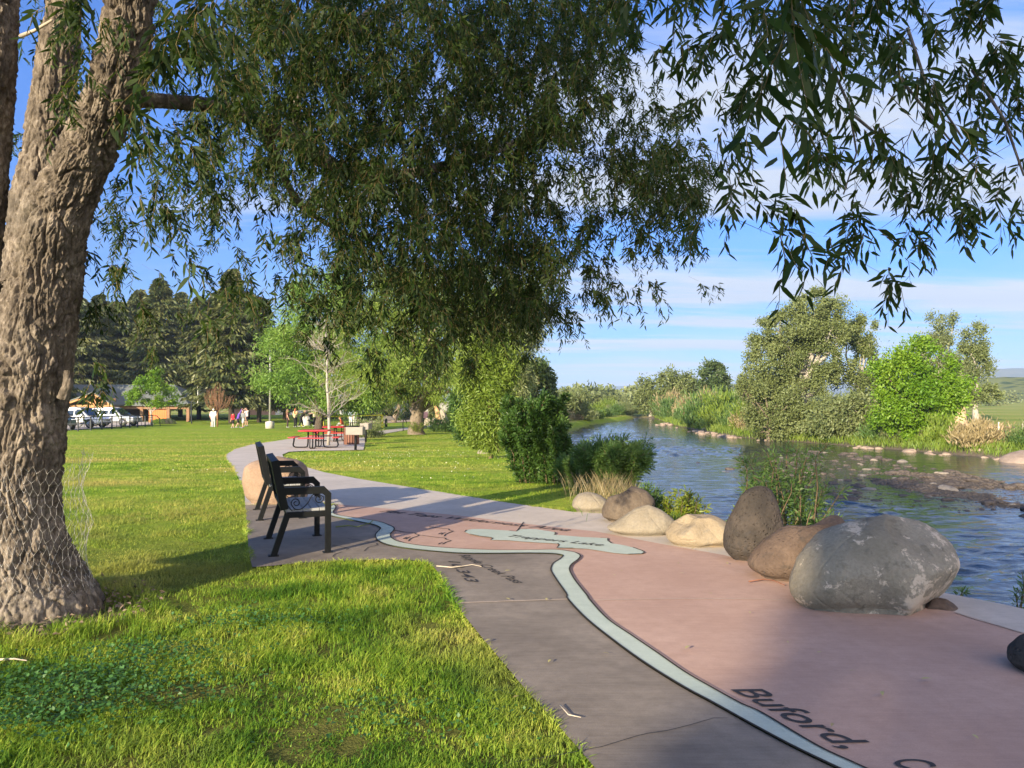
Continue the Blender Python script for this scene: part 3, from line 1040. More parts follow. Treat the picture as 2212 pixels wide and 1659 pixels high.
lake_px = Z(1750, 2050, 2.765, [(220, 140), (240, 120), (300, 108), (400, 107), (550, 115), (700, 125), (780, 134), (820, 108), (900, 107), (1000, 110), (1120, 128), (1200, 142), (1215, 155), (1195, 170), (1300, 178), (1500, 195), (1700, 205), (1780, 208),
                                (1778, 235), (1820, 265), (1950, 285), (2050, 310), (2150, 345), (2180, 365), (2150, 380), (2000, 385), (1850, 372), (1700, 348), (1550, 325), (1400, 318), (1225, 315), (1250, 285), (1235, 268), (1000, 255), (820, 243), (700, 232), (505, 228), (530, 210), (500, 200), (380, 185), (280, 165)])
lk = PP(lake_px)
lake = poly_sheet('lake_inlay', [(p.x, p.y) for p in lk], 0.018, M_teal)
tag(lake, kind='structure')
strip('groove', [lk[5:9], lk[11:14], lk[16:20], lk[21:26], lk[29:33], lk[36:41], [lk[0], lk[1]]], 0.014, 0.0215, M_groove, lake)

zz = lambda pts: PP(Z(1480, 1960, 3.456, pts))
strip('mountain_groove', [zz([(255, 455), (400, 483), (530, 493), (540, 508), (592, 522), (560, 540), (500, 558), (460, 580), (445, 605)]),
                          zz([(405, 580), (430, 560), (470, 545)]), zz([(370, 575), (395, 562), (420, 552)]),
                          zz([(720, 403), (850, 425), (990, 438), (1000, 455), (1052, 468), (1000, 490), (950, 510), (930, 540)]),
                          zz([(890, 515), (910, 498), (945, 488)]), zz([(850, 510), (875, 498), (900, 490)]),
                          zz([(620, 525), (830, 555), (940, 562), (955, 582), (1025, 600), (950, 622), (905, 650)]),
                          zz([(850, 650), (870, 636), (905, 625)]), zz([(2010, 345), (1960, 415), (1912, 482)])], 0.016, 0.0145, M_ink, plaza)
zd = lambda pts: PP(Z(850, 1600, 2.37, pts))
strip('mountain_groove', [zd([(1230, 1248), (1500, 1290), (1505, 1310), (1420, 1330), (1385, 1365)]), zd([(1090, 1310), (1200, 1330), (1240, 1345), (1215, 1355)]), zd([(1090, 1420), (1110, 1395), (1170, 1375)])], 0.010, 0.0185, M_ink, dark)
strip('joint', [PP([(992, 1307), (1100, 1303), (1226, 1299)])], 0.020, 0.0185, M_joint, dark)
strip('joint', [PP([(1278, 1300), (1450, 1297), (1600, 1297), (1690, 1299)])], 0.012, 0.0145, M_joint, plaza)
strip('joint', [PP([(2065, 1327), (2110, 1342), (2160, 1356), (2212, 1372)])], 0.02, 0.0145, M_joint, plaza)
crk = [(1110, 1657), (1190, 1640), (1300, 1622), (1372, 1598), (1400, 1592), (1440, 1588), (1490, 1572), (1540, 1560), (1575, 1557)]
strip('crack', [PP([(a + math.sin(a) * 2, b + math.cos(a * 1.7) * 2.5) for a, b in crk])], 0.006, 0.0185, M_ink, dark, True)


def ground_text(body, p0, p1, char_h, name, mat, parent, dz, shear=0.35, squash=1.0):
    cu = bpy.data.curves.new('lettering', 'FONT')
    cu.body = body; cu.size = 1.0; cu.shear = shear
    cu.offset = 0.006
    tmp = bpy.data.objects.new('tmp', cu); COL.objects.link(tmp)
    dg = bpy.context.evaluated_depsgraph_get()
    me = bpy.data.meshes.new_from_object(tmp.evaluated_get(dg))
    bpy.data.objects.remove(tmp)
    co = np.array([v.co[:] for v in me.vertices])
    w = co[:, 0].max() - co[:, 0].min()
    p0, p1 = Vector((p0.x, p0.y, 0)), Vector((p1.x, p1.y, 0))
    d = (p1 - p0); Ln = d.length; d.normalize(); up = Vector((-d.y, d.x, 0))
    for v in me.vertices:
        a = (v.co.x - co[:, 0].min()) / w * Ln; b = v.co.y / 0.7 * char_h
        q = p0 + d * a + up * b
        v.co = (q.x, q.y, float(lawn_z(q.y)) + dz)
    me.materials.clear()
    o = link(name, me, mat, parent)
    return o


ground_text('Flat Tops Wilderness Area', P(818, 1107), P(1226, 1150), 0.17, 'lettering', M_ink, plaza, 0.0145)
ground_text('Trappers Lake', P(1096, 1163), P(1300, 1184), 0.13, 'lettering', M_ink, lake, 0.022)
ground_text('Buford,', P(1578, 1495), P(1825, 1625), 0.165, 'lettering', M_ink, plaza, 0.0145)
ground_text('C', P(1925, 1652), P(1962, 1674), 0.165, 'lettering', M_ink, plaza, 0.0145)
ground_text('Ripple Creek Pass', P(990, 1203), P(1114, 1265), 0.10, 'lettering', M_ink, dark, 0.0185, 0.3)
ground_text('10,343', P(968, 1216), P(1010, 1263), 0.10, 'lettering', M_ink, dark, 0.0185, 0.3)
for o in (plaza, dark, lake): pass

# concrete strips / sand court / car park further off
def flat(name, px, dz, mat):
    o = poly_sheet(name, [(p.x, p.y) for p in PP(px)], dz, mat); tag(o, kind='structure'); return o


M_sand = mat_simple('sand', (0.40, 0.31, 0.21), 0.95, 0.12, 1.5)
flat('sand_court', [(745, 913.5), (800, 908), (1000, 903.5), (1010, 908), (900, 911), (800, 916)], 0.03, M_sand)
M_asph = mat_simple('asphalt', (0.10, 0.10, 0.105), 0.9, 0.15, 1.0)
flat('car_park', [(60, 936), (146, 929.5), (250, 922.0), (332, 916.5), (334, 911.5), (250, 911.5), (100, 915), (20, 921)], 0.02, M_light)
# ------------------------------------------------------------------ the big willow in front
M_bark, nt, bs = new_mat('willow_bark')
co = nt.coord('Object')
n1 = nt.noise(4.0, 5, 0.6, co); n2 = nt.noise(26, 6, 0.7, nt.coord('Object', scale=(1, 1, 0.45))); n3 = nt.noise(1.2, 3, 0.5, co)
c = nt.ramp(nt.math('ADD', nt.math('MULTIPLY', n1, 0.4), nt.math('MULTIPLY', n2, 0.6)), [(0.36, (0.050, 0.041, 0.034)), (0.50, (0.140, 0.116, 0.093)), (0.63, (0.30, 0.255, 0.210))])
c = nt.mix(nt.ramp(n3, [(0.55, 0.0), (0.75, 0.35)]), c, (0.22, 0.205, 0.18))
vb = nt.node('ShaderNodeTexVoronoi'); vb.inputs['Scale'].default_value = 15.0; nt.link(nt.coord('Object', scale=(1, 1, 0.38)), vb.inputs['Vector'])
c = nt.mix(0.35, c, vb.outputs['Color'], 'OVERLAY') if False else c
hv = nt.node('ShaderNodeHueSaturation'); nt.link(c, hv.inputs['Color']); nt.link(nt.math('ADD', nt.math('MULTIPLY', nt.noise(9, 2, 0.5, vb.outputs['Position']), 1.1), 0.45), hv.inputs['Value'])
c = hv.outputs['Color']
nt.link(c, bs.inputs['Base Color'])
bs.inputs['Roughness'].default_value = 0.95; bs.inputs['Specular IOR Level'].default_value = 0.08
nt.link(nt.bump(nt.math('ADD', n2, nt.math('MULTIPLY', nt.noise(90, 4, 0.7, co), 0.4)), 0.9, 0.012), bs.inputs['Normal'])

TD = 5.75
willow = empty('willow_tree', P(60, 1320))
tag(willow, 'huge old willow with deeply furrowed bark and drooping branches at the left edge', 'tree')
wo = np.array(willow.location)


def px_tube(lst, **kw):
    pts = [np.array(A(u, v, d)) for u, v, r, d in lst]
    rad = [r * d / FPX for u, v, r, d in lst]
    return bark_tube(pts, rad, **kw)


parts = []
parts.append(px_tube([(55, 1375, 172.2, 5.75), (53, 1325, 149.5, 5.75), (43, 1270, 126, 5.75), (29, 1180, 99.1, 5.75), (23, 1080, 87.4, 5.75), (38, 960, 84, 5.75), (57, 830, 79, 5.75), (77, 700, 75.7, 5.75), (99, 580, 70.4, 5.75), (121, 480, 64.4, 5.72), (159, 390, 56.8, 5.68),
                      (206, 285, 51.1, 5.6), (251, 180, 52.3, 5.5), (276, 60, 47.7, 5.4), (293, -80, 43.2, 5.3), (301, -240, 34.1, 5.2)], n_around=420, seed=1))
parts.append(px_tube([(74, 620, 56.6, 5.8), (80, 520, 54.4, 5.85), (89, 397, 46.8, 5.9), (108, 278, 44.6, 6), (126, 119, 35.9, 6.05), (138, 0, 31.6, 6.1), (146, -160, 23.9, 6.2)], n_around=220, seed=2, amp=0.022))
parts.append(px_tube([(-47, 1150, 76, 6), (-82, 900, 73.6, 6), (-79, 740, 65.6, 6), (-65, 600, 60.8, 6), (-51, 450, 59.2, 6), (-41, 300, 59.2, 6), (-29, 150, 56, 5.9), (-21, 0, 51.2, 5.9), (-17, -180, 40, 5.8)], n_around=260, seed=3))
parts.append(px_tube([(240, 205, 20, 5.5), (300, 214, 19, 5.6), (370, 220, 16, 5.8), (440, 226, 15, 6.0), (520, 245, 15, 6.2), (600, 285, 16, 6.4), (680, 335, 17, 6.7), (750, 372, 15, 7.0), (815, 388, 12, 7.2)], n_around=60, seed=4, amp=0.008, cell=0.03))
parts.append(px_tube([(800, 386, 12, 7.15), (870, 378, 11, 7.4), (950, 360, 9.5, 7.6), (1030, 340, 8.5, 7.8), (1100, 314, 7.5, 8.0), (1150, 292, 7, 8.1), (1172, 282, 6.5, 8.1), (1200, 292, 5, 8.2), (1250, 330, 3.5, 8.4)], n_around=36, seed=5, amp=0.004, cell=0.03))
parts.append(px_tube([(680, 335, 13, 6.7), (640, 260, 11, 6.9), (655, 180, 9, 7.2), (720, 100, 7, 7.5), (800, 20, 5, 7.8)], n_around=30, seed=6, amp=0.004, cell=0.03))
parts.append(px_tube([(560, 262, 12, 6.3), (600, 350, 9, 6.6), (640, 430, 7, 7.0), (700, 480, 5, 7.3), (780, 520, 3, 7.6)], n_around=30, seed=7, amp=0.004, cell=0.03))
# broken stub and dead knot on the shady side
parts.append(px_tube([(136, 860, 12, 5.62), (146, 830, 9, 5.6), (147, 800, 6, 5.6)], n_around=30, seed=8, amp=0.008, cell=0.03))
V, F, b = [], [], 0
for v, f in parts:
    V.append(v); F.append(f + b); b += len(v)
V = np.concatenate(V); F = np.concatenate(F)
mesh_np('trunk', V - wo, F, M_bark, willow, smooth=True)
M_dead = mat_simple('dead_twig', (0.42, 0.35, 0.27), 0.9, 0.2, 20)
mb = MB()
mb.tube([A(45, 78, 5.7) - willow.location, A(75, 66, 5.5) - willow.location, A(112, 44, 5.3) - willow.location], [0.016, 0.012, 0.009], 6)
mb.build('dead_branch', M_dead, willow)
# orange weeping scar in the fork
mb = MB()
for (u0, v0, u1, v1) in ((62, 410, 116, 348),):
    pass

# bark plates fallen round the foot
rng = np.random.default_rng(77)
M_chip = mat_simple('bark_chip', (0.20, 0.15, 0.11), 0.95, 0.35, 9)
n = 620
th = rng.random(n) * 2 * PI; rr = 0.42 + 0.5 * rng.random(n) ** 1.5
C = np.stack([wo[0] + rr * np.cos(th), wo[1] + rr * np.sin(th), np.full(n, 0.02) + 0.03 * rng.random(n)], 1)
D = rng.normal(size=(n, 3)); D[:, 2] *= 0.25
V, F, a = leaves4(C, D, 0.025 + 0.045 * rng.random(n), 0.012 + 0.024 * rng.random(n), rng, 1.2)
o = mesh_np('bark_litter', V, F, M_chip, attrs={'rnd': a}); tag(o, kind='stuff')

# ---- leaves
M_wleaf = mat_leaf('willow_leaf', (0.010, 0.028, 0.005), (0.066, 0.108, 0.016), back=(0.048, 0.072, 0.024), trans=0.34, rough=0.55, spec=0.18, patch=0.6)
M_twig = mat_simple('willow_twig', (0.17, 0.125, 0.045), 0.7, 0.25, 8)
ROWS = [
    "3455579999999999986799985137",
    "0344479999999999811477996116",
    "0233389999999999710345786333",
    "0113388899999999765045587624",
    "0025778899999985898623148874",
    "0025666789999984799830025414",
    "0026423379999996776420025601",
    "0025423168999997451000010000",
    "0011122377889997200000000000",
    "0001011032467520000000000000",
    "0020000002330000000000000000",
]
TAU = [0, 0.07, 0.2, 0.38, 0.62, 0.95, 1.45, 2.3, 4.0, 6.4]


def strand_leaves(S, length, dirs, rng, L, W, spacing, droop=0.5):
    """hanging twigs; returns leaf arrays and twig polylines"""
    Cs, Ds, Ls, tw = [], [], [], []
    for s, ln, d in zip(S, length, dirs):
        k = max(4, int(ln / spacing))
        t = (np.arange(k) + rng.random()) / k
        hx = d * ln * 0.55
        p = s + np.outer(t - 0.35 * t * t, hx) + np.outer(t ** 1.25, [0, 0, -ln * (0.62 + 0.3 * rng.random())])
        p += np.cumsum(rng.normal(size=(k, 3)) * 0.006, axis=0)
        ax = np.gradient(p, axis=0); ax = unit(ax)
        sd_ = unit(rng.normal(size=(k, 3)))
        sd_ = unit(sd_ - ax * np.sum(sd_ * ax, axis=1, keepdims=True))
        Cs.append(p); Ds.append(ax * 0.6 + sd_ * 0.85 + np.array([0, 0, -0.22])); Ls.append(L * (0.65 + 0.6 * rng.random(k)) * (1 - 0.35 * t))
        tw.append(p[::2] if k > 5 else p)
    return np.concatenate(Cs), np.concatenate(Ds), np.concatenate(Ls), tw


def twig_mesh(tws, r, rng):
    V, F, b = [], [], 0
    for p in tws:
        k = len(p)
        if k < 2: continue
        a = np.array([[1, 0, 0], [-0.5, 0.87, 0], [-0.5, -0.87, 0]]) * r
        v = (p[:, None, :] + a[None] * np.linspace(1, 0.35, k)[:, None, None]).reshape(-1, 3)
        i = np.arange(k - 1)[:, None]; q = np.arange(3)[None]; q2 = (q + 1) % 3
        F.append(np.stack([i * 3 + q, i * 3 + q2, (i + 1) * 3 + q2, (i + 1) * 3 + q], -1).reshape(-1, 4) + b)
        V.append(v); b += len(v)
    return np.concatenate(V), np.concatenate(F)


rng = np.random.default_rng(5)
LEAF, TW = [], []
CELL = 80.0
for r, row in enumerate(ROWS):
    for cc, ch in enumerate(row[:28]):
        tau = TAU[int(ch)]
        if tau == 0: continue
        if cc >= 19: tau *= 0.34
        right = cc >= 19 or (cc >= 17 and r < 2)
        # real depth of the spray: a volume several metres deep
        def depth():
            if right: return 2.3 + 1.9 * rng.random()
            if cc < 6: return 4.6 + 4.2 * rng.random() if rng.random() > 0.06 else 3.0 + rng.random()
            if cc < 12: return 5.2 + 4.6 * rng.random()
            return 6.2 + 4.4 * rng.random()
        Lf, Wf = (0.086, 0.0185)
        got = 0.0
        target = tau * CELL * CELL
        while got < target:
            d = depth()
            s = FPX / d
            big = rng.random()
            u = (cc + rng.random()) * CELL; v = (r + rng.random()) * CELL - (0.07 if right else 0.14) * s
            S0 = np.array(A(u, v, d))
            az0 = rng.random() * 2 * PI
            m = rng.integers(3, 9)
            # one branchlet carrying several drooping shoots
            bl_ = (0.10 + 0.22 * rng.random()) * (0.5 if right else 1.0)
            bd = np.array([math.cos(az0), math.sin(az0), -0.15])
            SS = [S0 + bd * bl_ * rng.random() + rng.normal(size=3) * 0.025 for _ in range(m)]
            dd_ = []
            for _ in range(m):
                az = az0 + rng.normal() * 0.9
                dd_.append(np.array([math.cos(az), math.sin(az), 0.0]) * (0.5 + 0.8 * rng.random()))
            C_, D_, L_, t_ = strand_leaves(SS, (0.14 + 0.30 * rng.random(m)) * (0.62 if right else 1.0), dd_, rng, Lf, Wf, 0.019)
            LEAF.append((C_, D_, L_)); TW += t_; TW.append(np.array([S0 - bd * 0.12 + np.array([0, 0, 0.05]), S0, S0 + bd * bl_]))
            got += len(C_) * (Lf * s) * (Wf * s) * 0.36
# a few nearer, sunlit sprays that hang right in front of the lens
for (u, v, d, n) in ((1660, -90, 1.40, 4), (1690, -40, 1.35, 3), (1700, 70, 1.5, 3), (1665, 120, 1.7, 2), (1780, 40, 1.7, 2), (380, 40, 2.9, 10), (420, 60, 3.1, 9), (455, 20, 3.0, 6), (620, 40, 3.6, 6), (330, 90, 3.2, 6), (200, 800, 4.6, 3), (190, 830, 4.7, 3), (1690, 260, 1.9, 3)):
    for _ in range(n):
        az = rng.random() * 2 * PI
        S = np.array(A(u + rng.normal() * 18, v + rng.normal() * 22, d + rng.normal() * 0.08))
        C_, D_, L_, t_ = strand_leaves([S], [0.14 + 0.14 * rng.random()], [np.array([math.cos(az), math.sin(az), 0])], rng, 0.085, 0.019, 0.024)
        LEAF.append((C_, D_, L_)); TW += t_
# the rest of the crown, above and behind the camera (it shades what we see)
rng2 = np.random.default_rng(8)
n_off = 0
OFF = []
for (cx_, cy_, cz_, rx, ry, rz, n) in ((-4.3, -2.6, 6.6, 2.2, 2.4, 2.1, 1300), (-2.4, -2.4, 6.3, 2.2, 2.6, 2.2, 1500), (0.2, -1.0, 6.3, 2.4, 2.6, 1.6, 600), (-6.5, -0.6, 8.7, 1.5, 1.7, 1.25, 1000), (-4.6, 0.6, 8.6, 1.6, 1.6, 1.2, 700), (-1.6, 1.4, 7.0, 2.2, 2.2, 1.2, 500), (0.2, 3.4, 7.2, 2.6, 2.6, 1.2, 500)):
    p = unit(rng2.normal(size=(n, 3))) * (rng2.random((n, 1)) ** 0.4) * np.array([rx, ry, rz]) + np.array([cx_, cy_, cz_])
    OFF.append(p)
OFF = np.concatenate(OFF)
for S in OFF:
    az = rng2.random() * 2 * PI
    C_, D_, L_, t_ = strand_leaves([S], [0.5 + 0.5 * rng2.random()], [np.array([math.cos(az), math.sin(az), 0])], rng2, 0.13, 0.03, 0.075)
    # keep it out of the picture: only what lies behind or above the view
    y = np.maximum(C_[:, 1], 1e-3); vv = CV - FPX * ((C_[:, 2] - CAM_Z) / y - math.tan(PITCH))
    keep = (C_[:, 1] < 0.2) | (vv < -60)
    LEAF.append((C_[keep], D_[keep], L_[keep] ))
C = np.concatenate([q[0] for q in LEAF]); D = np.concatenate([q[1] for q in LEAF]); Ls = np.concatenate([q[2] for q in LEAF])
print('willow leaves', len(C))
V, F, a = leaves6(C, D, Ls, Ls * 0.215 * (0.8 + 0.4 * rng.random(len(Ls))), rng, 0.2)
mesh_np('crown', V - wo, F, M_wleaf, willow, attrs={'rnd': a})
V, F = twig_mesh(TW, 0.0022, rng)
mesh_np('twigs', V - wo, F, M_twig, willow)
# limbs that carry the parts of the crown we cannot see
mb = MB()
fork = np.array(A(140, -160, 6.1)); fork2 = np.array(A(300, -240, 5.2))
for a_, tgt in ((fork2, (-3.6, 1.0, 7.0)), (fork2, (-1.0, 3.2, 7.4)), (fork2, (-2.2, -1.6, 6.6)), (fork, (-5.0, -2.2, 6.6)), (fork2, (0.6, -0.4, 6.5)), (fork2, (2.2, 2.6, 5.2)), (fork, (-1.5, 9.0, 6.8)), (fork2, (2.0, 8.0, 6.3))):
    lp_ = limb_pts(a_, tgt, rng2, 0.08, 7, 0.08)
    mb.tube([Vector(p - wo) for p in lp_], [0.085 * (1 - 0.8 * q / 7) for q in range(8)], 8, caps=False)
# thinner boughs from which the right-hand sprays hang
for a_, b_ in (((2.2, 2.6, 5.2), A(1720, -60, 2.6)), ((2.2, 2.6, 5.2), A(1900, 40, 3.4)), ((2.2, 2.6, 5.2), A(2160, -30, 2.7)), ((1.0, 5.0, 6.3), A(1840, 60, 3.3))):
    lp_ = limb_pts(a_, b_, rng2, 0.08, 6, 0.05)
    mb.tube([Vector(np.array(p) - wo) for p in lp_], [0.022 * (1 - 0.8 * q / 6) for q in range(7)], 6, caps=False)
for pts in ([(1790, 130, 3.2), (1835, 230, 3.2), (1850, 330, 3.2), (1822, 420, 3.2)], [(1905, 120, 3.2), (1985, 220, 3.2), (2050, 300, 3.2), (2120, 380, 3.2)], [(1960, 60, 3.0), (2000, 180, 3.0), (2080, 300, 3.0)], [(1845, 250, 3.2), (1905, 300, 3.2), (1935, 420, 3.2)], [(2100, 150, 3.0), (2170, 260, 3.0), (2212, 380, 3.0)]):
    mb.tube([A(*p) - willow.location for p in pts], [0.007, 0.006, 0.004, 0.003][:len(pts)], 5, caps=False)
mb.build('bough', M_bark, willow)

# ---- chicken wire round the foot
M_wire = mat_simple('galvanised_wire', (0.50, 0.48, 0.45), 0.5, 0.2, 30, metal=0.2)
wire = empty('wire_netting', willow.location)
tag(wire, 'loose hexagonal chicken wire wrapped round the foot of the big willow', 'wire netting')
segs = []
nr, nc = 26, 60
rngw = np.random.default_rng(4)
jit = rngw.normal(size=(nr * 2 + 4, nc + 2, 3)) * 0.006


def wp(i, j, sub):
    """hex lattice vertex"""
    jj = j % nc
    th = 2 * PI * (jj + (0.5 if sub % 2 else 0.0)) / nc
    zz_ = i * 0.043
    f = i / nr
    rad = 0.45 - 0.07 * f ** 0.5
    right = max(0.0, math.cos(th + 0.2)) ** 2
    rad += 0.085 * right * (0.4 + 0.9 * f) + 0.012 * math.sin(5 * th + 3 * f) + 0.03 * math.sin(2.3 * f * 6 + th) * right
    if f > 0.8: rad += 0.03 * math.sin(9 * th) * (f - 0.8) * 5
    p = np.array([rad * math.cos(th) - 0.05 - 0.04 * f, rad * math.sin(th), zz_ * (1 + 0.05 * math.sin(3 * th)) + 0.02])
    return p + jit[i, jj]


for i in range(nr):
    for j in range(nc):
        if i % 2 == 0:
            s = (i // 2) % 2
            segs.append((wp(i, j, s), wp(i + 1, j, s)))
        else:
            s0, s1 = ((i - 1) // 2) % 2, ((i + 1) // 2) % 2
            a0 = wp(i, j, s0)
            if s0 == 0:
                segs.append((a0, wp(i + 1, j, 1))); segs.append((a0, wp(i + 1, j - 1, 1)))
            else:
                segs.append((a0, wp(i + 1, j, 0))); segs.append((a0, wp(i + 1, (j + 1), 0)))
V, F = twig_mesh([np.array(s) for s in segs], 0.0013, rngw)
mesh_np('mesh', V, F, M_wire, wire)
# ------------------------------------------------------------------ benches
M_black = mat_simple('black_painted_steel', (0.008, 0.009, 0.010), 0.55, 0.25, 12, spec=0.15, bump=0.05)
M_seat = mat_simple('seat_grey_reflection', (0.30, 0.31, 0.32), 0.55, 0.22, 14, bump=0.2)  # light grey puts the reflection on the seat into its colour


def bench_local(Lb=1.06):
    b = empty('park_bench', (0, 0, 0))
    w = 0.058
    for y in (0.03, Lb - 0.03):
        mb = MB()     # front leg
        mb.box((0.26, y, 0.30), (w, w, 0.60), bev=0.004); mb.box((0.26, y, 0.004), (0.10, 0.08, 0.008))
        mb.build('leg', M_black, b)
        mb = MB()     # rear leg, raked back
        mb.beam((-0.27, y, 0.0), (-0.135, y, 0.412), w, w, up=(0, 1, 0), bev=0.004); mb.box((-0.27, y, 0.004), (0.10, 0.08, 0.008))
        mb.build('leg', M_black, b)
        mb = MB()     # armrest with the chamfered front corner
        prof = [(-0.20, 0.60), (0.20, 0.60), (0.231, 0.575), (0.289, 0.575), (0.289, 0.602), (0.222, 0.672), (-0.20, 0.672)]
        mb.prism(prof, lambda a, c, d, y=y: Vector((a, y - w / 2 + d * w, c)), 1.0)
        mb.build('armrest', M_black, b)
        mb = MB()     # S-scroll of bent rod
        def spiral(cx, cz, r, a0, turns, sgn):
            return [Vector((cx + r * (1 - 0.75 * t / 20) * math.cos(a0 + sgn * turns * 2 * PI * t / 20), y, cz + r * (1 - 0.75 * t / 20) * math.sin(a0 + sgn * turns * 2 * PI * t / 20))) for t in range(21)]
        s1 = spiral(-0.055, 0.515, 0.048, R(200), 1.35, -1)
        s2 = spiral(0.17, 0.548, 0.048, R(20), 1.35, -1)
        mid = [Vector(q) for q in smooth_curve([tuple(s1[0]), (-0.06, y, 0.452), (0.0, y, 0.455), (0.06, y, 0.51), (0.10, y, 0.58), (0.15, y, 0.597), tuple(s2[0])], 6)]
        mb.tube(s1[::-1] + mid[1:-1] + s2, 0.0052, 6)
        mb.tube([Vector(q) for q in smooth_curve([(-0.16, y, 0.53), (-0.12, y, 0.47), (-0.09, y, 0.435)], 6)], 0.005, 6)
        mb.build('scroll', M_black, b)
        mb = MB()     # side rail carrying the seat
        mb.box((0.045, y, 0.397), (0.374, w * 0.9, 0.056), bev=0.004); mb.build('side_rail', M_black, b)
    mb = MB()
    for x in (-0.12, 0.205):
        mb.box((x, Lb / 2, 0.392), (0.045, Lb - 0.12, 0.045), bev=0.004)
    mb.build('seat_frame', M_black, b)
    mb = MB()
    for k in range(5):
        mb.box((-0.110 + 0.083 * k, Lb / 2, 0.435), (0.079, Lb - 0.125, 0.030), bev=0.006)
    mb.build('seat', M_seat, b)
    mb = MB()         # thick framed back leaning backwards
    a0, a1 = Vector((-0.165, 0, 0.455)), Vector((-0.262, 0, 0.945))
    ax = (a1 - a0).normalized(); nrm = Vector((ax.z, 0, -ax.x))
    def bb(f0, f1, y0, y1, th, off=0.0, mi=0):
        c = a0.lerp(a1, (f0 + f1) / 2) + nrm * off; c.y = (y0 + y1) / 2
        M = Matrix((nrm, Vector((0, 1, 0)), ax)).transposed()
        mb.box(c, (th, y1 - y0, (a1 - a0).length * (f1 - f0)), M, mi, 0.004)
    bb(0, 1, 0, 0.07, 0.075); bb(0, 1, Lb - 0.07, Lb, 0.075)
    bb(0.0, 0.10, 0.071, Lb - 0.071, 0.070); bb(0.90, 1, 0.071, Lb - 0.071, 0.070)
    for k in range(4):
        bb(0.13 + 0.19 * k, 0.29 + 0.19 * k, 0.071, Lb - 0.071, 0.03)
    mb.build('backrest', M_black, b)
    return b


bench = bench_local()
fl = P(709, 1197); fr_ = P(685, 1160)
axis = Vector((fr_.x - fl.x, fr_.y - fl.y, 0)).normalized()
rz = math.atan2(axis.y, axis.x) - PI / 2
front = Vector((math.cos(rz), math.sin(rz), 0))
bench.location = Vector((fl.x, fl.y, 0.014)) - front * 0.26
bench.rotation_euler = (0, 0, rz)
tag(bench, 'nearer black steel bench with scrolled arms, in front of the other bench', 'bench', 'black benches on the dark pad')
bench2 = copy_tree(bench)
f2 = P(654, 1122)
bench2.location = Vector((f2.x, f2.y, 0.014)) - front * 0.26
tag(bench2, 'farther black steel bench, half hidden behind the other one and before the pink-brown boulder', 'bench', 'black benches on the dark pad')


# ------------------------------------------------------------------ boulders
def mat_rock(name, c1, c2, spot, spot_amt, rust=None, pits=0.0, scale=1.0, lichen=None, lich_amt=0.62, rscale=3.5):
    m, nt, bs = new_mat(name)
    co = nt.coord('Object')
    a = nt.noise(2.2 * scale, 5, 0.6, co, 0.3); f = nt.noise(40 * scale, 5, 0.7, co); g = nt.noise(9 * scale, 5, 0.62, co)
    c = nt.mix(nt.ramp(a, [(0.36, 0.0), (0.64, 1.0)]), c1, c2)
    c = nt.mix(nt.ramp(g, [(0.56, 0.0), (0.66, spot_amt)]), c, spot)
    c = nt.mix(nt.ramp(f, [(0.35, 0.35), (0.6, 0.0)]), c, [q * 0.55 for q in c1])
    if lichen is not None:
        l = nt.math('ADD', nt.math('MULTIPLY', nt.noise(rscale, 8, 0.75, nt.coord('Object'), 0.2), 0.7), nt.math('MULTIPLY', nt.noise(1.6, 2, 0.5, nt.coord('Object')), 0.34))
        c = nt.mix(nt.ramp(l, [(lich_amt, 0.0), (lich_amt + 0.03, 0.85)]), c, lichen)
    if rust is not None:
        l = nt.noise(1.7, 4, 0.6, nt.coord('Object'), 0.4)
        c = nt.mix(nt.ramp(l, [(0.60, 0.0), (0.72, 0.7)]), c, rust)
    nt.link(c, bs.inputs['Base Color'])
    bs.inputs['Roughness'].default_value = 0.9; bs.inputs['Specular IOR Level'].default_value = 0.15
    h = nt.math('ADD', nt.math('MULTIPLY', f, 0.5), g)
    if pits > 0:
        vo = nt.node('ShaderNodeTexVoronoi'); vo.inputs['Scale'].default_value = 26.0; nt.link(co, vo.inputs['Vector'])
        h = nt.math('ADD', h, nt.math('MULTIPLY', nt.ramp(vo.outputs['Distance'], [(0.0, 0.0), (0.32, 1.0)]), pits))
    vc = nt.node('ShaderNodeTexVoronoi', feature='DISTANCE_TO_EDGE'); vc.inputs['Scale'].default_value = 1.3 * scale; nt.link(nt.coord('Object', rot=(0.4, 0.9, 0.2)), vc.inputs['Vector'])
    h = nt.math('ADD', h, nt.math('MULTIPLY', nt.ramp(vc.outputs['Distance'], [(0.0, 0.0), (0.02, 1.0)]), 0.22))
    nt.link(nt.bump(h, 0.7, 0.025), bs.inputs['Normal'])
    return m


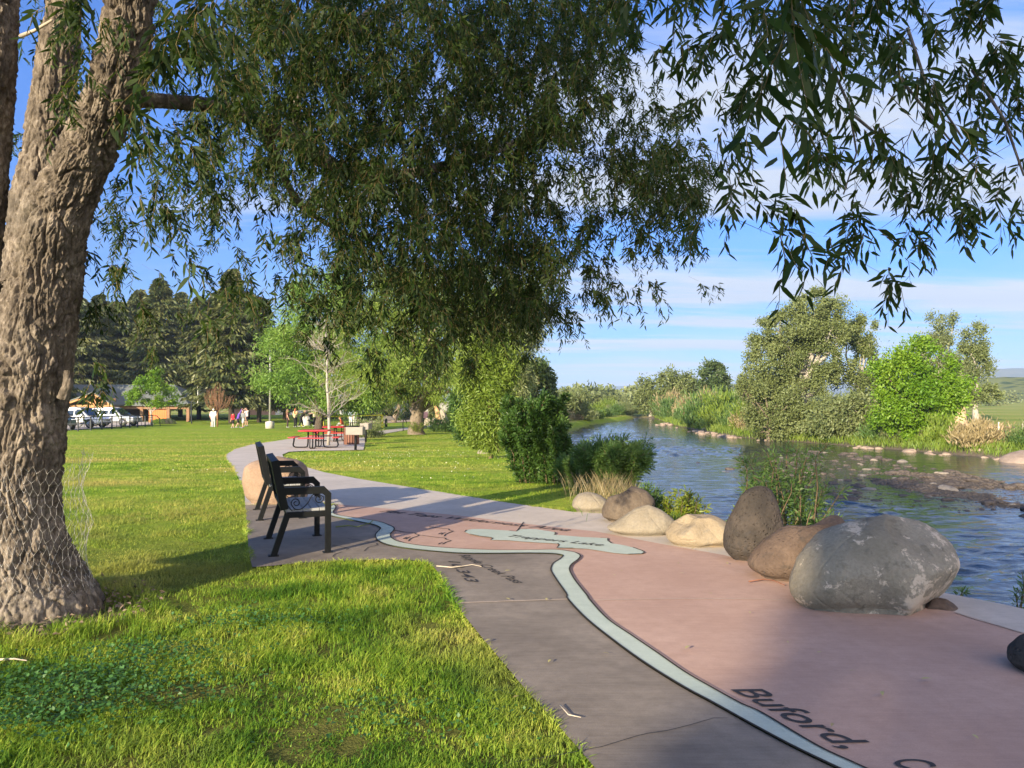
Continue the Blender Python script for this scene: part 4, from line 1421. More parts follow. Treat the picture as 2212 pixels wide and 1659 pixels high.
def boulder(label, prof, mat, seed, deep=0.8, dz=0.0, rough=0.05, group='boulders along the riverside path', cat='boulder', facets=0.0, ground_fn=None, rnd=0.16):
    """prof: (v, left u, right u) rows from the foot up; the rock is a solid of that girth, as deep as 'deep' x its width"""
    rng = np.random.default_rng(seed)
    v0 = prof[0][0]
    wpx = max(b - a for _, a, b in prof)
    p0 = P((prof[0][1] + prof[0][2]) / 2, v0)
    Yc = p0.y + 0.5 * wpx * deep * p0.y / FPX * 0.85
    s = Yc / FPX
    zz_ = np.array([(v0 - v) * s for v, _, _ in prof]); H = zz_[-1]
    cx_ = np.array([((a + b) / 2 - CU) * s for _, a, b in prof]); hx = np.array([(b - a) / 2 * s for _, a, b in prof])
    n, m = 72, 44
    t = np.linspace(0, 1, m)
    zt = H * np.sin(t * PI / 2) ** 1.0
    X = np.interp(zt, zz_, cx_); HX = np.interp(zt, zz_, hx)
    # round off the top
    k = np.clip((H - zt) / (rnd * H), 0, 1)
    HX = HX * np.sqrt(1 - (1 - k) ** 2 * 0.999)
    HX = np.convolve(np.pad(HX, 2, mode='edge'), [0.1, 0.2, 0.4, 0.2, 0.1], 'valid'); HX[-1] = 0.001
    X = np.convolve(np.pad(X, 2, mode='edge'), [0.1, 0.2, 0.4, 0.2, 0.1], 'valid')
    th = np.linspace(0, 2 * PI, n, endpoint=False)
    e = 0.86
    cs = np.sign(np.cos(th)) * np.abs(np.cos(th)) ** e; sn = np.sign(np.sin(th)) * np.abs(np.sin(th)) ** e
    V = np.stack([X[:, None] + HX[:, None] * cs, HX[:, None] * deep * sn, np.repeat(zt[:, None], n, 1)], -1)
    low = np.stack([X[0] + HX[0] * cs * 0.97, HX[0] * deep * sn * 0.97, np.full(n, -0.12)], -1)[None]
    V = np.concatenate([low, V]).reshape(-1, 3)
    sc = 1.0 / max(hx)
    nr = V - np.array([X.mean(), 0, H * 0.35]); nr = unit(nr)
    d = fbm(V * sc * 0.9 + seed, 3, seed) * rough * 1.1 + fbm(V * sc * 3.2 + seed, 4, seed + 1) * rough * 0.5
    if facets > 0:
        # chipped flats
        for q in range(7):
            dirv = rng.normal(size=3); dirv[1] -= 0.5; dirv /= np.linalg.norm(dirv)
            pr = (nr * dirv).sum(1)
            d -= facets * np.clip(pr - 0.82, 0, 1) * 2.2
    d = np.where(np.arange(len(V)) < n, 0, d)
    V = V + nr * (d * max(hx))[:, None]
    mm = m + 1
    i = np.arange(mm - 1)[:, None]; kk = np.arange(n)[None]; k2 = (kk + 1) % n
    F = np.stack([i * n + kk, i * n + k2, (i + 1) * n + k2, (i + 1) * n + kk], -1).reshape(-1, 4)
    ox = float(X.mean())
    V[:, 0] -= ox
    o = mesh_np('boulder', V, F, mat, smooth=True)
    zb = float(lawn_z(p0.y)) if ground_fn is None else ground_fn(ox, Yc)
    o.location = (ox, Yc, zb + dz)
    tag(o, label, cat, group)
    return o


RK_grey = mat_rock('rock_grey_lichen', (0.215, 0.19, 0.145), (0.31, 0.275, 0.215), (0.13, 0.118, 0.095), 0.7, lichen=(0.56, 0.47, 0.37), lich_amt=0.555, rscale=6.5)
RK_brown = mat_rock('rock_brown', (0.095, 0.068, 0.054), (0.165, 0.118, 0.090), (0.060, 0.050, 0.044), 0.7, pits=0.5, lichen=(0.30, 0.27, 0.24), lich_amt=0.70)
RK_black = mat_rock('rock_dark_pitted', (0.045, 0.039, 0.035), (0.105, 0.085, 0.072), (0.050, 0.045, 0.044), 0.8, pits=1.0, lichen=(0.30, 0.23, 0.18), lich_amt=0.66, rscale=5)
RK_tan = mat_rock('rock_tan', (0.26, 0.21, 0.145), (0.33, 0.27, 0.195), (0.205, 0.185, 0.155), 0.7, rust=(0.36, 0.22, 0.11))
RK_sand = mat_rock('rock_smooth_grey', (0.225, 0.195, 0.15), (0.29, 0.255, 0.20), (0.20, 0.18, 0.15), 0.5)
RK_rust = mat_rock('rock_rusty', (0.105, 0.082, 0.064), (0.18, 0.145, 0.112), (0.085, 0.070, 0.060), 0.6, rust=(0.25, 0.125, 0.07), lichen=(0.42, 0.36, 0.28), lich_amt=0.66, rscale=4)
RK_pink = mat_rock('rock_pinkish', (0.275, 0.190, 0.135), (0.33, 0.235, 0.170), (0.22, 0.155, 0.115), 0.5)

boulder('biggest grey boulder with pale lichen, at the right edge of the paving', [(1334, 1722, 1985), (1326, 1704, 2010), (1305, 1694, 2030), (1280, 1697, 2041), (1240, 1712, 2046), (1210, 1740, 2038), (1180, 1782, 2014), (1160, 1822, 1988), (1147, 1856, 1962), (1139, 1890, 1930)], RK_grey, 11, 0.78, rough=0.055, facets=0.35)
boulder('dark brown slanting boulder between the pitted upright rock and the biggest grey boulder', [(1264, 1640, 1770), (1254, 1614, 1790), (1235, 1608, 1815), (1215, 1624, 1838), (1190, 1648, 1850), (1165, 1682, 1853), (1145, 1722, 1844), (1132, 1765, 1825), (1125, 1785, 1805)], RK_brown, 12, 0.7, rough=0.04, facets=0.3)
boulder('tall upright dark pitted rock', [(1218, 1588, 1650), (1207, 1570, 1668), (1190, 1562, 1680), (1160, 1566, 1692), (1130, 1575, 1690), (1100, 1587, 1680), (1080, 1597, 1670), (1066, 1612, 1660), (1058, 1628, 1648)], RK_black, 13, 0.8, rough=0.07, facets=0.12, rnd=0.07)
boulder('low tan boulder left of the tall upright rock', [(1185, 1455, 1570), (1176, 1441, 1585), (1160, 1437, 1590), (1140, 1450, 1575), (1125, 1475, 1545), (1116, 1492, 1520)], RK_tan, 14, 0.75, rough=0.04, facets=0.3)
boulder('smooth low grey-beige boulder with a pointed left end', [(1160, 1340, 1440), (1152, 1312, 1452), (1145, 1310, 1456), (1130, 1335, 1456), (1116, 1355, 1440), (1105, 1372, 1422), (1098, 1388, 1408)], RK_sand, 15, 0.6, rough=0.03)
boulder('rust streaked brown boulder behind the smooth pointed one', [(1131, 1305, 1400), (1120, 1296, 1415), (1100, 1303, 1418), (1082, 1314, 1410), (1068, 1328, 1398), (1060, 1340, 1385), (1056, 1352, 1370)], RK_rust, 16, 0.8, rough=0.04, facets=0.5)
boulder('small rounded grey boulder at the lawn edge, leftmost of the riverside row', [(1107, 1245, 1310), (1098, 1235, 1318), (1085, 1238, 1312), (1074, 1248, 1298), (1067, 1258, 1284)], RK_sand, 17, 0.8, rough=0.05)
boulder('pinkish brown boulder on the grass behind the benches', [(1092, 548, 655), (1078, 533, 664), (1045, 526, 668), (1015, 531, 662), (1002, 546, 650), (995, 565, 632), (991, 590, 612)], RK_pink, 18, 0.7, rough=0.03, group='boulders along the riverside path')
boulder('dark rock cut off by the right edge of the picture', [(1472, 2200, 2330), (1455, 2184, 2350), (1430, 2184, 2345), (1405, 2204, 2325), (1390, 2230, 2295)], RK_black, 19, 0.8, rough=0.05)
boulder('small low rock peeking out behind the biggest grey boulder', [(1321, 1985, 2066), (1312, 1990, 2058), (1304, 2000, 2045), (1299, 2012, 2035)], RK_brown, 20, 0.8, rough=0.06, facets=0.4)
boulder('small pale stone lying in the grass before the leafy dark bush', [(979, 1030, 1058), (973, 1034, 1056), (969, 1040, 1052)], RK_sand, 21, 0.8, rough=0.08)

# ------------------------------------------------------------------ picnic furniture
M_red = mat_simple('red_plastic_coat', (0.42, 0.020, 0.028), 0.38, 0.08, 6, spec=0.5)


def picnic():
    b = empty('picnic_table', (0, 0, 0))
    mb = MB(); mb.box((0, 0, 0.735), (1.17, 1.17, 0.05), bev=0.022); mb.build('tabletop', M_red, b)
    mb = MB(); mb.box((0, 0, 0.69), (0.9, 0.06, 0.04)); mb.box((0, 0.0, 0.66), (0.06, 0.9, 0.02)); mb.build('brace', M_black, b)
    for k in range(4):
        a = k * PI / 2
        rot = Matrix.Rotation(a, 3, 'Z')
        mb = MB()
        for o in (-0.05, 0.05):
            mb.tube([rot @ Vector(p) for p in smooth_curve([(0.30, o, 0.69), (0.30, o, 0.35), (0.32, o, 0.10), (0.40, o, 0.035), (0.70, o, 0.03), (0.84, o, 0.05), (0.885, o, 0.14), (0.86, o, 0.28), (0.85, o, 0.44)], 5)], 0.021, 7)
        mb.build('leg', M_black, b)
        mb = MB(); mb.box((0, 0, 0), (0.27, 0.98, 0.045), rot, bev=0.02)
        s = mb.build('seat', M_red, b); s.location = rot @ Vector((0.86, 0, 0.455))
    return b


pt = picnic()
q = P(677, 968)
pt.location = (q.x + 0.05, q.y + 0.2, q.z + 0.0); pt.rotation_euler = (0, 0, R(3)); pt.scale = (1.12, 1.12, 1.06)
tag(pt, 'nearer red picnic table on the concrete pad, its seats on black curved legs', 'picnic table', 'red picnic tables')
pt2 = copy_tree(pt)
q = P(724, 953)
pt2.location = (q.x, q.y, q.z); pt2.rotation_euler = (0, 0, R(12))
tag(pt2, 'farther red picnic table, behind the bare trunk and the other table', 'picnic table', 'red picnic tables')

M_slat = mat_simple('brown_wood_slat', (0.17, 0.075, 0.048), 0.65, 0.2, 9)
q = P(759, 960)
tr = empty('litter_bin', q)
tag(tr, 'slatted brown litter bin with a black frame, behind the front grill', 'litter bin')
mb = MB()
for k in range(18):
    a = 2 * PI * k / 18
    mb.box((0.36 * math.cos(a), 0.36 * math.sin(a), 0.45), (0.03, 0.095, 0.86), Matrix.Rotation(a, 3, 'Z'))
mb.build('slat_body', M_slat, tr)
mb = MB(); mb.lathe([(0.33, 0.04), (0.335, 0.86)], n=24); mb.lathe([(0.39, 0.86), (0.395, 0.89), (0.33, 0.90)], n=24)
mb.build('liner', M_black, tr)
mb = MB(); mb.tube([(-0.28, 0, 0.89), (-0.28, 0, 1.06), (0.28, 0, 1.06), (0.28, 0, 0.89)], 0.022, 6); mb.tube([(0, -0.28, 0.89), (0, -0.28, 1.06), (0, 0.28, 1.06), (0, 0.28, 0.89)], 0.022, 6)
mb.build('lid_frame', M_black, tr)

M_grill = mat_simple('weathered_steel', (0.25, 0.225, 0.20), 0.7, 0.15, 7)


def grill(loc, rz, lab, open_dark):
    g = empty('park_grill', loc, rz)
    tag(g, lab, 'grill', 'pedestal grills by the picnic tables')
    mb = MB(); mb.tube([(0, 0, -0.05), (0, 0, 0.62)], 0.055, 10); mb.build('post', M_black, g)
    mb = MB()
    w, d, h, t = 0.72, 0.46, 0.32, 0.02
    mb.box((0, 0, 0.66), (w, d, t)); mb.box((0, -d / 2, 0.66 + h / 2), (w, t, h)); mb.box((-w / 2, 0, 0.66 + h / 2), (t, d - 0.03, h)); mb.box((w / 2, 0, 0.66 + h / 2), (t, d - 0.03, h))
    mb.build('firebox', M_grill, g)
    mb = MB()
    for k in range(9): mb.tube([(-0.33 + 0.0825 * k, -0.2, 0.93), (-0.33 + 0.0825 * k, 0.22, 0.93)], 0.008, 5)
    mb.build('grate', M_black, g)
    mb = MB(); mb.tube([(-0.26, 0.24, 0.94), (-0.26, 0.36, 1.0), (0.26, 0.36, 1.0), (0.26, 0.24, 0.94)], 0.014, 6); mb.build('handle', M_black, g)


q = P(768, 972); grill(q, R(-4), 'front pedestal grill with a grey firebox on a black post', False)
q = P(790, 954); grill(q, R(85), 'rear pedestal grill, right of the litter bin, turned sideways', True)

# ------------------------------------------------------------------ small leaves, twigs on the paving
M_fall = mat_leaf('fallen_leaf', (0.40, 0.36, 0.12), (0.26, 0.17, 0.07), trans=0.1)
rngf = np.random.default_rng(31)
protos = []
for k in range(3):
    V, F, a = leaves6(np.zeros((1, 3)), np.array([[1.0, 0.2 * k, 0.05]]), np.array([0.055]), np.array([0.017]), np.random.default_rng(k), 6.0, 0.05)
    protos.append((V, F, a))
spots = [(1385, 1135), (1466, 1222), (1700, 1395), (1765, 1420), (1835, 1460), (1490, 1405), (1620, 1330), (1540, 1290), (1330, 1250), (1990, 1478), (1300, 1420), (1190, 1435), (1060, 1390), (1120, 1515), (1180, 1300), (1092, 1300), (1345, 1240), (1480, 1245), (1570, 1222), (1500, 1190), (1530, 1196), (1420, 1168), (1330, 1176), (1090, 1240), (1010, 1100), (900, 1075), (1120, 1120), (2100, 1600), (1800, 1575), (1905, 1505)]
first = {}
for k, (u, v) in enumerate(spots):
    p = P(u, v); j = k % 3
    if j not in first:
        V, F, a = protos[j]
        o = mesh_np('fallen_leaf', V, F, M_fall, attrs={'rnd': a}); first[j] = o
    else:
        o = first[j].copy(); COL.objects.link(o)
    o.location = (p.x, p.y, 0.03); o.rotation_euler = (0, 0, rngf.random() * 6.28)
    s = 0.6 + 0.7 * rngf.random(); o.scale = (s, s, s)
    tag(o, 'small dry fallen leaf lying on the coloured paving', 'leaf', 'fallen leaves on the paving')


def twig(px, r, lab, mat):
    pts = [P(*q) for q in px]
    for p in pts: p.z += 0.028
    mb = MB(); mb.tube(pts, [r * (1 - 0.5 * k / (len(pts) - 1)) for k in range(len(pts))], 5)
    o = mb.build('twig', mat); tag(o, lab, 'twig')


M_pale = mat_simple('bleached_wood', (0.46, 0.40, 0.32), 0.85, 0.15, 20)
twig([(943, 1229), (975, 1232), (1002, 1229), (1020, 1226), (1040, 1230)], 0.006, 'pale bent stick across the dark pad beside the clipped lawn corner', M_pale)
twig([(1618, 1263), (1650, 1258), (1672, 1261), (1695, 1271)], 0.007, 'thin brown twig curving at the foot of the slanting brown boulder', M_slat)
M_gtw = mat_simple('green_twig', (0.16, 0.20, 0.05), 0.7, 0.2, 20)
twig([(725, 1143), (752, 1140), (772, 1143), (800, 1134), (806, 1128)], 0.008, 'fresh green willow twig dropped on the dark pad near the benches', M_gtw)
twig([(-5, 1435), (30, 1433), (58, 1437)], 0.008, 'bleached stick in the grass at the left edge', M_pale)
twig([(1210, 1535), (1228, 1556), (1255, 1562)], 0.004, 'short pale stick caught in the grass edge by the dark concrete', M_pale)
# ------------------------------------------------------------------ grass blades
M_grass, nt, bs = new_mat('grass_blade')
co = nt.coord('Object')
r = nt.attr('rnd')
pn = nt.noise(1.3, 4, 0.6, co); pb = nt.noise(0.35, 3, 0.5, co)
fac = nt.math('ADD', nt.math('MULTIPLY', r, 0.55), nt.math('MULTIPLY', nt.math('SUBTRACT', pn, 0.45), 2.4), True)
gc = nt.ramp(fac, [(0.0, (0.055, 0.150, 0.012)), (0.35, (0.19, 0.33, 0.026)), (0.7, (0.40, 0.48, 0.065)), (1.0, (0.60, 0.55, 0.17))])
drm = nt.ramp(nt.noise(1.0, 4, 0.6, nt.coord('Object', scale=(0.10, 0.34, 1.0))), [(0.44, 0.0), (0.60, 0.85)])
sx = nt.node('ShaderNodeSeparateXYZ'); nt.link(co, sx.inputs[0])
my = nt.ramp(nt.math('DIVIDE', sx.outputs['Y'], 100.0), [(0.07, 0.15), (0.15, 1.0), (0.32, 1.0), (0.5, 0.5)])
lx = nt.ramp(nt.math('ADD', nt.math('DIVIDE', sx.outputs['X'], 40.0), 0.5), [(0.33, 1.0), (0.47, 0.2)])
drm = nt.math('MULTIPLY', nt.math('MULTIPLY', drm, my), lx)
thatch = nt.ramp(pb, [(0.50, 0.0), (0.62, 0.6)])
gc = nt.mix(thatch, gc, (0.40, 0.37, 0.10))
gc = nt.mix(drm, gc, (0.54, 0.45, 0.13))
nt.link(gc, bs.inputs['Base Color']); bs.inputs['Roughness'].default_value = 0.5; bs.inputs['Specular IOR Level'].default_value = 0.25
tr = nt.node('ShaderNodeBsdfTranslucent'); nt.link(gc, tr.inputs['Color'])
mx = nt.node('ShaderNodeMixShader'); mx.inputs['Fac'].default_value = 0.42
nt.link(bs.outputs[0], mx.inputs[1]); nt.link(tr.outputs[0], mx.inputs[2]); nt.link(mx.outputs[0], nt.n['Material Output'].inputs['Surface'])
slabs = [np.array(dk), np.array(lp), np.array(pk), np.array([(p.x, p.y) for p in LL] + [(p.x, p.y) for p in reversed(LR)])]


def blades(n, y0, y1, pw, h, w, seed, three=True):
    rng = np.random.default_rng(seed)
    u = rng.random(n)
    a = 1 - pw
    y = (y0 ** a + u * (y1 ** a - y0 ** a)) ** (1 / a)
    x = -0.72 * y - 0.4 + rng.random(n) * (1.15 * y + 0.8)
    keep = x < nbx(y) - 1.2
    for s in slabs: keep &= ~in_poly(x, y, s)
    keep &= np.hypot(x - wo[0], y - wo[1]) > 0.46 + 0.28 * rng.random(n) ** 1.5 * (0.6 + 0.6 * (np.arctan2(y - wo[1], x - wo[0]) < 0.3))
    for b in (bench, bench2): pass
    x, y = x[keep], y[keep]; n = len(x)
    pos = np.stack([x, y, x * 0], 1)
    hn = fbm(pos * 2.2, 3, 5); hc = fbm(pos * 0.7, 2, 9); hd = fbm(pos * 7, 2, 19)
    thin = (rng.random(n) < 0.62 + 0.95 * hd + 0.40 * hn)
    x, y, hn, hc = x[thin], y[thin], hn[thin], hc[thin]; n = len(x)
    z = terrain(x, y)
    H = h * (0.55 + 0.75 * rng.random(n)) * (1 + 0.75 * hn + 0.45 * hc)
    near_trunk = np.exp(-((np.hypot(x - wo[0], y - wo[1]) - 0.75) / 0.25) ** 2); H = H * (1 + 1.1 * near_trunk)
    Wd = w * (0.6 + 0.8 * rng.random(n))
    az = rng.random(n) * 2 * PI + hc * 2
    D = np.stack([np.cos(az), np.sin(az), 0 * az], 1); S = np.stack([-np.sin(az), np.cos(az), 0 * az], 1)
    ln = (0.35 + 0.95 * rng.random(n))[:, None] * H[:, None]
    B = np.stack([x, y, z - 0.005], 1); up = np.zeros((n, 3)); up[:, 2] = 1
    hh = H[:, None]; ww = Wd[:, None]
    rnd = np.clip(rng.random(n) * 0.9 + 0.15 * hn, 0, 1)
    if three:
        V = np.empty((n, 5, 3))
        V[:, 0] = B - S * ww * 0.5; V[:, 1] = B + S * ww * 0.5
        m = B + up * hh * 0.6 + D * ln * 0.28
        V[:, 2] = m + S * ww * 0.4; V[:, 3] = m - S * ww * 0.4
        V[:, 4] = B + up * hh * 0.92 + D * ln
        b = (np.arange(n) * 5)[:, None]
        F = np.concatenate([b + np.array([q]) for q in ([0, 1, 2], [0, 2, 3], [3, 2, 4])])
        return V.reshape(-1, 3), F, np.repeat(rnd, 5)
    V = np.empty((n, 3, 3))
    V[:, 0] = B - S * ww * 0.5; V[:, 1] = B + S * ww * 0.5; V[:, 2] = B + up * hh * 0.9 + D * ln
    b = (np.arange(n) * 3)[:, None]
    return V.reshape(-1, 3), b + np.array([[0, 1, 2]]), np.repeat(rnd, 3)


g = [blades(360000, 2.4, 7.5, 0.9, 0.046, 0.0050, 1), blades(330000, 7.0, 20, 1.05, 0.042, 0.009, 2, False), blades(160000, 19, 60, 1.05, 0.05, 0.022, 3, False)]
# longer edge grass hanging over the slab edges
EDG = [[P(*q) for q in dark_px[3:28]], [P(*q) for q in light_px[1:12]], [P(*q) for q in light_px[34:]]]
rngE = np.random.default_rng(12)
for line, dens in zip(EDG, (420, 130, 130)):
    pts = np.array([(p.x, p.y) for p in line]); seg = np.linalg.norm(np.diff(pts, axis=0), axis=1); cum = np.concatenate([[0], np.cumsum(seg)])
    n = int(cum[-1] * dens); t_ = np.sort(rngE.random(n)) * cum[-1]
    x = np.interp(t_, cum, pts[:, 0]); y = np.interp(t_, cum, pts[:, 1])
    j = np.clip(np.searchsorted(cum, t_) - 1, 0, len(seg) - 1); tv = np.diff(pts, axis=0)[j] / seg[j][:, None]
    nv = np.stack([-tv[:, 1], tv[:, 0]], 1)
    test = in_poly(x + nv[:, 0] * 0.05, y + nv[:, 1] * 0.05, slabs[0]) | in_poly(x + nv[:, 0] * 0.05, y + nv[:, 1] * 0.05, slabs[1])
    nv = np.where(test[:, None], -nv, nv)                       # points to the lawn side
    clump = 0.5 + 0.9 * np.clip(fbm(np.stack([x * 3, y * 3, x * 0], 1), 2, 8) + 0.3, 0, 1)
    off = 0.035 * rngE.random(n) - 0.004
    x = x + nv[:, 0] * off; y = y + nv[:, 1] * off
    D = np.stack([-nv[:, 0] * (0.9 * rngE.random(n)) + rngE.normal(size=n) * 0.5, -nv[:, 1] * (0.9 * rngE.random(n)) + rngE.normal(size=n) * 0.5, 0.8 + 0 * x], 1)
    g.append(leaves6(np.stack([x, y, lawn_z(y) - 0.01], 1), D, 0.085 * clump * (0.5 + 0.8 * rngE.random(n)), np.full(n, 0.0055), rngE, 0, 0.35))
V, F, a = join_np(g)
print('grass', len(F))
o = mesh_np('grass', V, F, M_grass, attrs={'rnd': a}); tag(o, kind='stuff')
# clover / broad leaved weeds in patches
rng = np.random.default_rng(6)
Cs = []
for (u, v, r, n) in ((140, 1500, 0.42, 2600), (330, 1420, 0.25, 500), (560, 1350, 0.30, 500), (60, 1560, 0.25, 700), (880, 1560, 0.3, 250)):
    p = P(u, v)
    q = np.stack([p.x + rng.normal(size=n) * r, p.y + rng.normal(size=n) * r * 0.55, 0.02 + 0.05 * rng.random(n)], 1); Cs.append(q)
C = np.concatenate(Cs); ok = np.ones(len(C), bool)
for s in slabs: ok &= ~in_poly(C[:, 0], C[:, 1], s)
C = C[ok]; n = len(C)
D = rng.normal(size=(n, 3)); D[:, 2] = 0.25
V, F, a = leaves4(C, D, 0.016 + 0.014 * rng.random(n), 0.015 + 0.012 * rng.random(n), rng, 2.5, 0.1)
M_clov = mat_leaf('clover_leaf', (0.045, 0.13, 0.028), (0.085, 0.19, 0.05), trans=0.3, patch=2)
o = mesh_np('clover', V, F, M_clov, attrs={'rnd': a}); tag(o, kind='stuff')
# tiny white clover flowers / daisies on the middle lawn
n = 900
y = 14 + 20 * rng.random(n); x = -10 + 13 * rng.random(n)
pos = np.stack([x, y, x * 0], 1)
ok = (fbm(pos * 0.5, 2, 3) > 0.15) & (x < nbx(y) - 3)
for s in slabs: ok &= ~in_poly(x, y, s)
x, y = x[ok], y[ok]; n = len(x)
V, F, a = leaves4(np.stack([x, y, terrain(x, y) + 0.06], 1), np.stack([rng.normal(size=n), rng.normal(size=n), 0.3 * np.ones(n)], 1), np.full(n, 0.03), np.full(n, 0.03), rng, 3)
M_flw = mat_simple('clover_flower', (0.62, 0.60, 0.48), 0.8, 0.1)
o = mesh_np('clover_flowers', V, F, M_flw, attrs={'rnd': a}); tag(o, kind='stuff')
# ------------------------------------------------------------------ park trees
B_willow = mat_bark('grey_brown_bark', (0.085, 0.066, 0.050), (0.24, 0.195, 0.145), 5.0, 0.25)
B_pale = mat_bark('pale_bark', (0.22, 0.20, 0.17), (0.42, 0.39, 0.34), 5.0, 0.3, 0.4)
B_dark = mat_bark('dark_bark', (0.050, 0.040, 0.032), (0.12, 0.095, 0.075), 5.0, 0.3)
L_willow = mat_leaf('weeping_leaf', (0.130, 0.210, 0.026), (0.260, 0.320, 0.060), trans=0.35, patch=0.25)
L_light = mat_leaf('light_green_leaf', (0.125, 0.240, 0.038), (0.240, 0.340, 0.065), trans=0.35, patch=0.25)
L_bush = mat_leaf('dark_bush_leaf', (0.030, 0.075, 0.015), (0.100, 0.175, 0.034), trans=0.25, patch=0.7)
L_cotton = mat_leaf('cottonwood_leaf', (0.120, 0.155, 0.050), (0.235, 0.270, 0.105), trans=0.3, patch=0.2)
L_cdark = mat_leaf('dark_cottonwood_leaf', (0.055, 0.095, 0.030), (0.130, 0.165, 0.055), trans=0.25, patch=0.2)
L_bright = mat_leaf('bright_leaf', (0.100, 0.215, 0.014), (0.240, 0.360, 0.030), trans=0.38, patch=0.3)
L_spruce = mat_leaf('spruce_needles', (0.036, 0.060, 0.018), (0.185, 0.180, 0.058), trans=0.1, patch=0.5)
L_sage = mat_leaf('olive_shrub_leaf', (0.125, 0.165, 0.065), (0.250, 0.270, 0.115), trans=0.3, patch=0.4)
L_shoot = mat_leaf('sandbar_willow_leaf', (0.065, 0.135, 0.034), (0.165, 0.245, 0.065), trans=0.35, patch=0.8)
L_yell = mat_leaf('yellow_green_leaf', (0.150, 0.220, 0.025), (0.300, 0.310, 0.045), trans=0.4, patch=1.0)
L_straw = mat_leaf('dry_grass_stem', (0.26, 0.21, 0.11), (0.38, 0.31, 0.17), trans=0.25, patch=0.8)
L_bud = mat_leaf('sparse_bronze_leaf', (0.16, 0.125, 0.055), (0.22, 0.19, 0.085), trans=0.3)
S_twig = mat_simple('brown_stem', (0.14, 0.10, 0.06), 0.8, 0.2)


def GP(u, v, dz=0.0):
    p = P(u, v); p.z += dz; return p


def at(u, Y):
    """ground point straight under picture column u at depth Y"""
    x = (u - CU) / FPX * Y
    return Vector((x, Y, tz(x, Y)))


def blob(base, u, v, ru, rv, Y, dep=1.0, dy=0.0):
    """ellipsoid (relative to base) that covers ru x rv picture units at depth Y"""
    c = A(u, v, Y + dy); s = Y / FPX
    return (c.x - base.x, c.y - base.y, c.z - base.z, ru * s, ru * s * dep, rv * s)


# second willow along the path
b = GP(901, 938); Yb = b.y
bl = [blob(b, 900, 680, 140, 110, Yb), blob(b, 800, 760, 110, 90, Yb, dy=-2), blob(b, 1000, 740, 120, 110, Yb), blob(b, 1080, 690, 80, 80, Yb), blob(b, 900, 810, 120, 55, Yb, dy=-3), blob(b, 1010, 840, 70, 60, Yb, dy=-1), blob(b, 850, 620, 90, 60, Yb), blob(b, 1000, 630, 110, 60, Yb), blob(b, 1120, 640, 55, 55, Yb)]
t2 = make_tree('willow_tree', 'spreading old willow with a thick forked trunk beside the narrow far path', 'tree', None, b, 2.3, 0.52, bl, 230, 80000, 0.24, 0.060, L_willow, B_willow, 21, nlimb=18, droop=0.8, sigma=0.17, shell=0.30, limb_r=0.45, trunk_n=16)
# its suckers
make_shrub('sucker_growth', 'fringe of green suckers round the foot of the spreading willow', 'shrub', None, (b.x, b.y - 0.15, b.z), 0.9, (0.75, 0.7), 40, 1600, 0.12, 0.03, L_willow, S_twig, 22)

# light green tree to its left, further back
b = at(690, 62)
bl = [blob(b, 690, 700, 90, 70, 62), blob(b, 620, 760, 75, 60, 62), blob(b, 760, 730, 90, 80, 62), blob(b, 640, 820, 85, 55, 62), blob(b, 740, 830, 90, 55, 62), blob(b, 690, 630, 70, 45, 62), blob(b, 590, 810, 38, 40, 62), blob(b, 810, 830, 60, 50, 62)]
make_tree('shade_tree', 'broad light green tree behind the picnic tables and the bare twiggy tree', 'tree', None, b, 2.6, 0.35, bl, 200, 60000, 0.28, 0.080, L_light, B_dark, 23, nlimb=14, droop=0.45)

# thin, nearly leafless tree by the picnic tables
b = GP(709, 962)
Yb = b.y
t = empty('young_tree', b)
tag(t, 'slender pale trunked tree with nearly bare twigs, standing among the red picnic tables', 'tree')
rng = np.random.default_rng(25)
mb = MB()
tr_px = [(709, 962), (711, 930), (710, 880), (706, 830), (707, 790), (704, 740), (702, 690), (703, 650)]
tp = [np.array(A(u, v, Yb)) - np.array(b) for u, v in tr_px]
mb.tube([Vector(p) for p in tp], [0.085, 0.072, 0.064, 0.055, 0.045, 0.035, 0.02, 0.01], 10)
tips = []
for k in range(34):
    i = rng.integers(2, 7); a0 = tp[i] * 0.6 + tp[i - 1] * 0.4
    az = rng.random() * 2 * PI; L_ = (1.9 - 0.16 * i) * (0.6 + 0.5 * rng.random())
    e = a0 + np.array([math.cos(az) * L_, math.sin(az) * L_, L_ * (0.35 + 0.6 * rng.random())])
    lp_ = limb_pts(a0, e, rng, 0.10, 5)
    mb.tube([Vector(p) for p in lp_], [0.020 * (1 - 0.75 * q / 5) for q in range(6)], 5, caps=False)
    for _ in range(7):
        q = rng.integers(1, 6); a1 = lp_[q]; e1 = a1 + (e - a0) * 0.35 + rng.normal(size=3) * 0.28 + np.array([0, 0, 0.1])
        mb.tube([Vector(p) for p in limb_pts(a1, e1, rng, 0.12, 3)], [0.011, 0.009, 0.007, 0.005], 4, caps=False)
        tips += [a1 * (1 - f) + e1 * f for f in (0.4, 0.7, 1.0)]
mb.build('trunk', B_pale, t)
tips = np.array(tips); K = tips[rng.integers(0, len(tips), 2600)] + rng.normal(size=(2600, 3)) * 0.07
V, F, a = leaves4(K, rng.normal(size=K.shape), 0.05 + 0.05 * rng.random(len(K)), np.full(len(K), 0.03), rng)
mesh_np('crown', V, F, L_bud, t, attrs={'rnd': a})
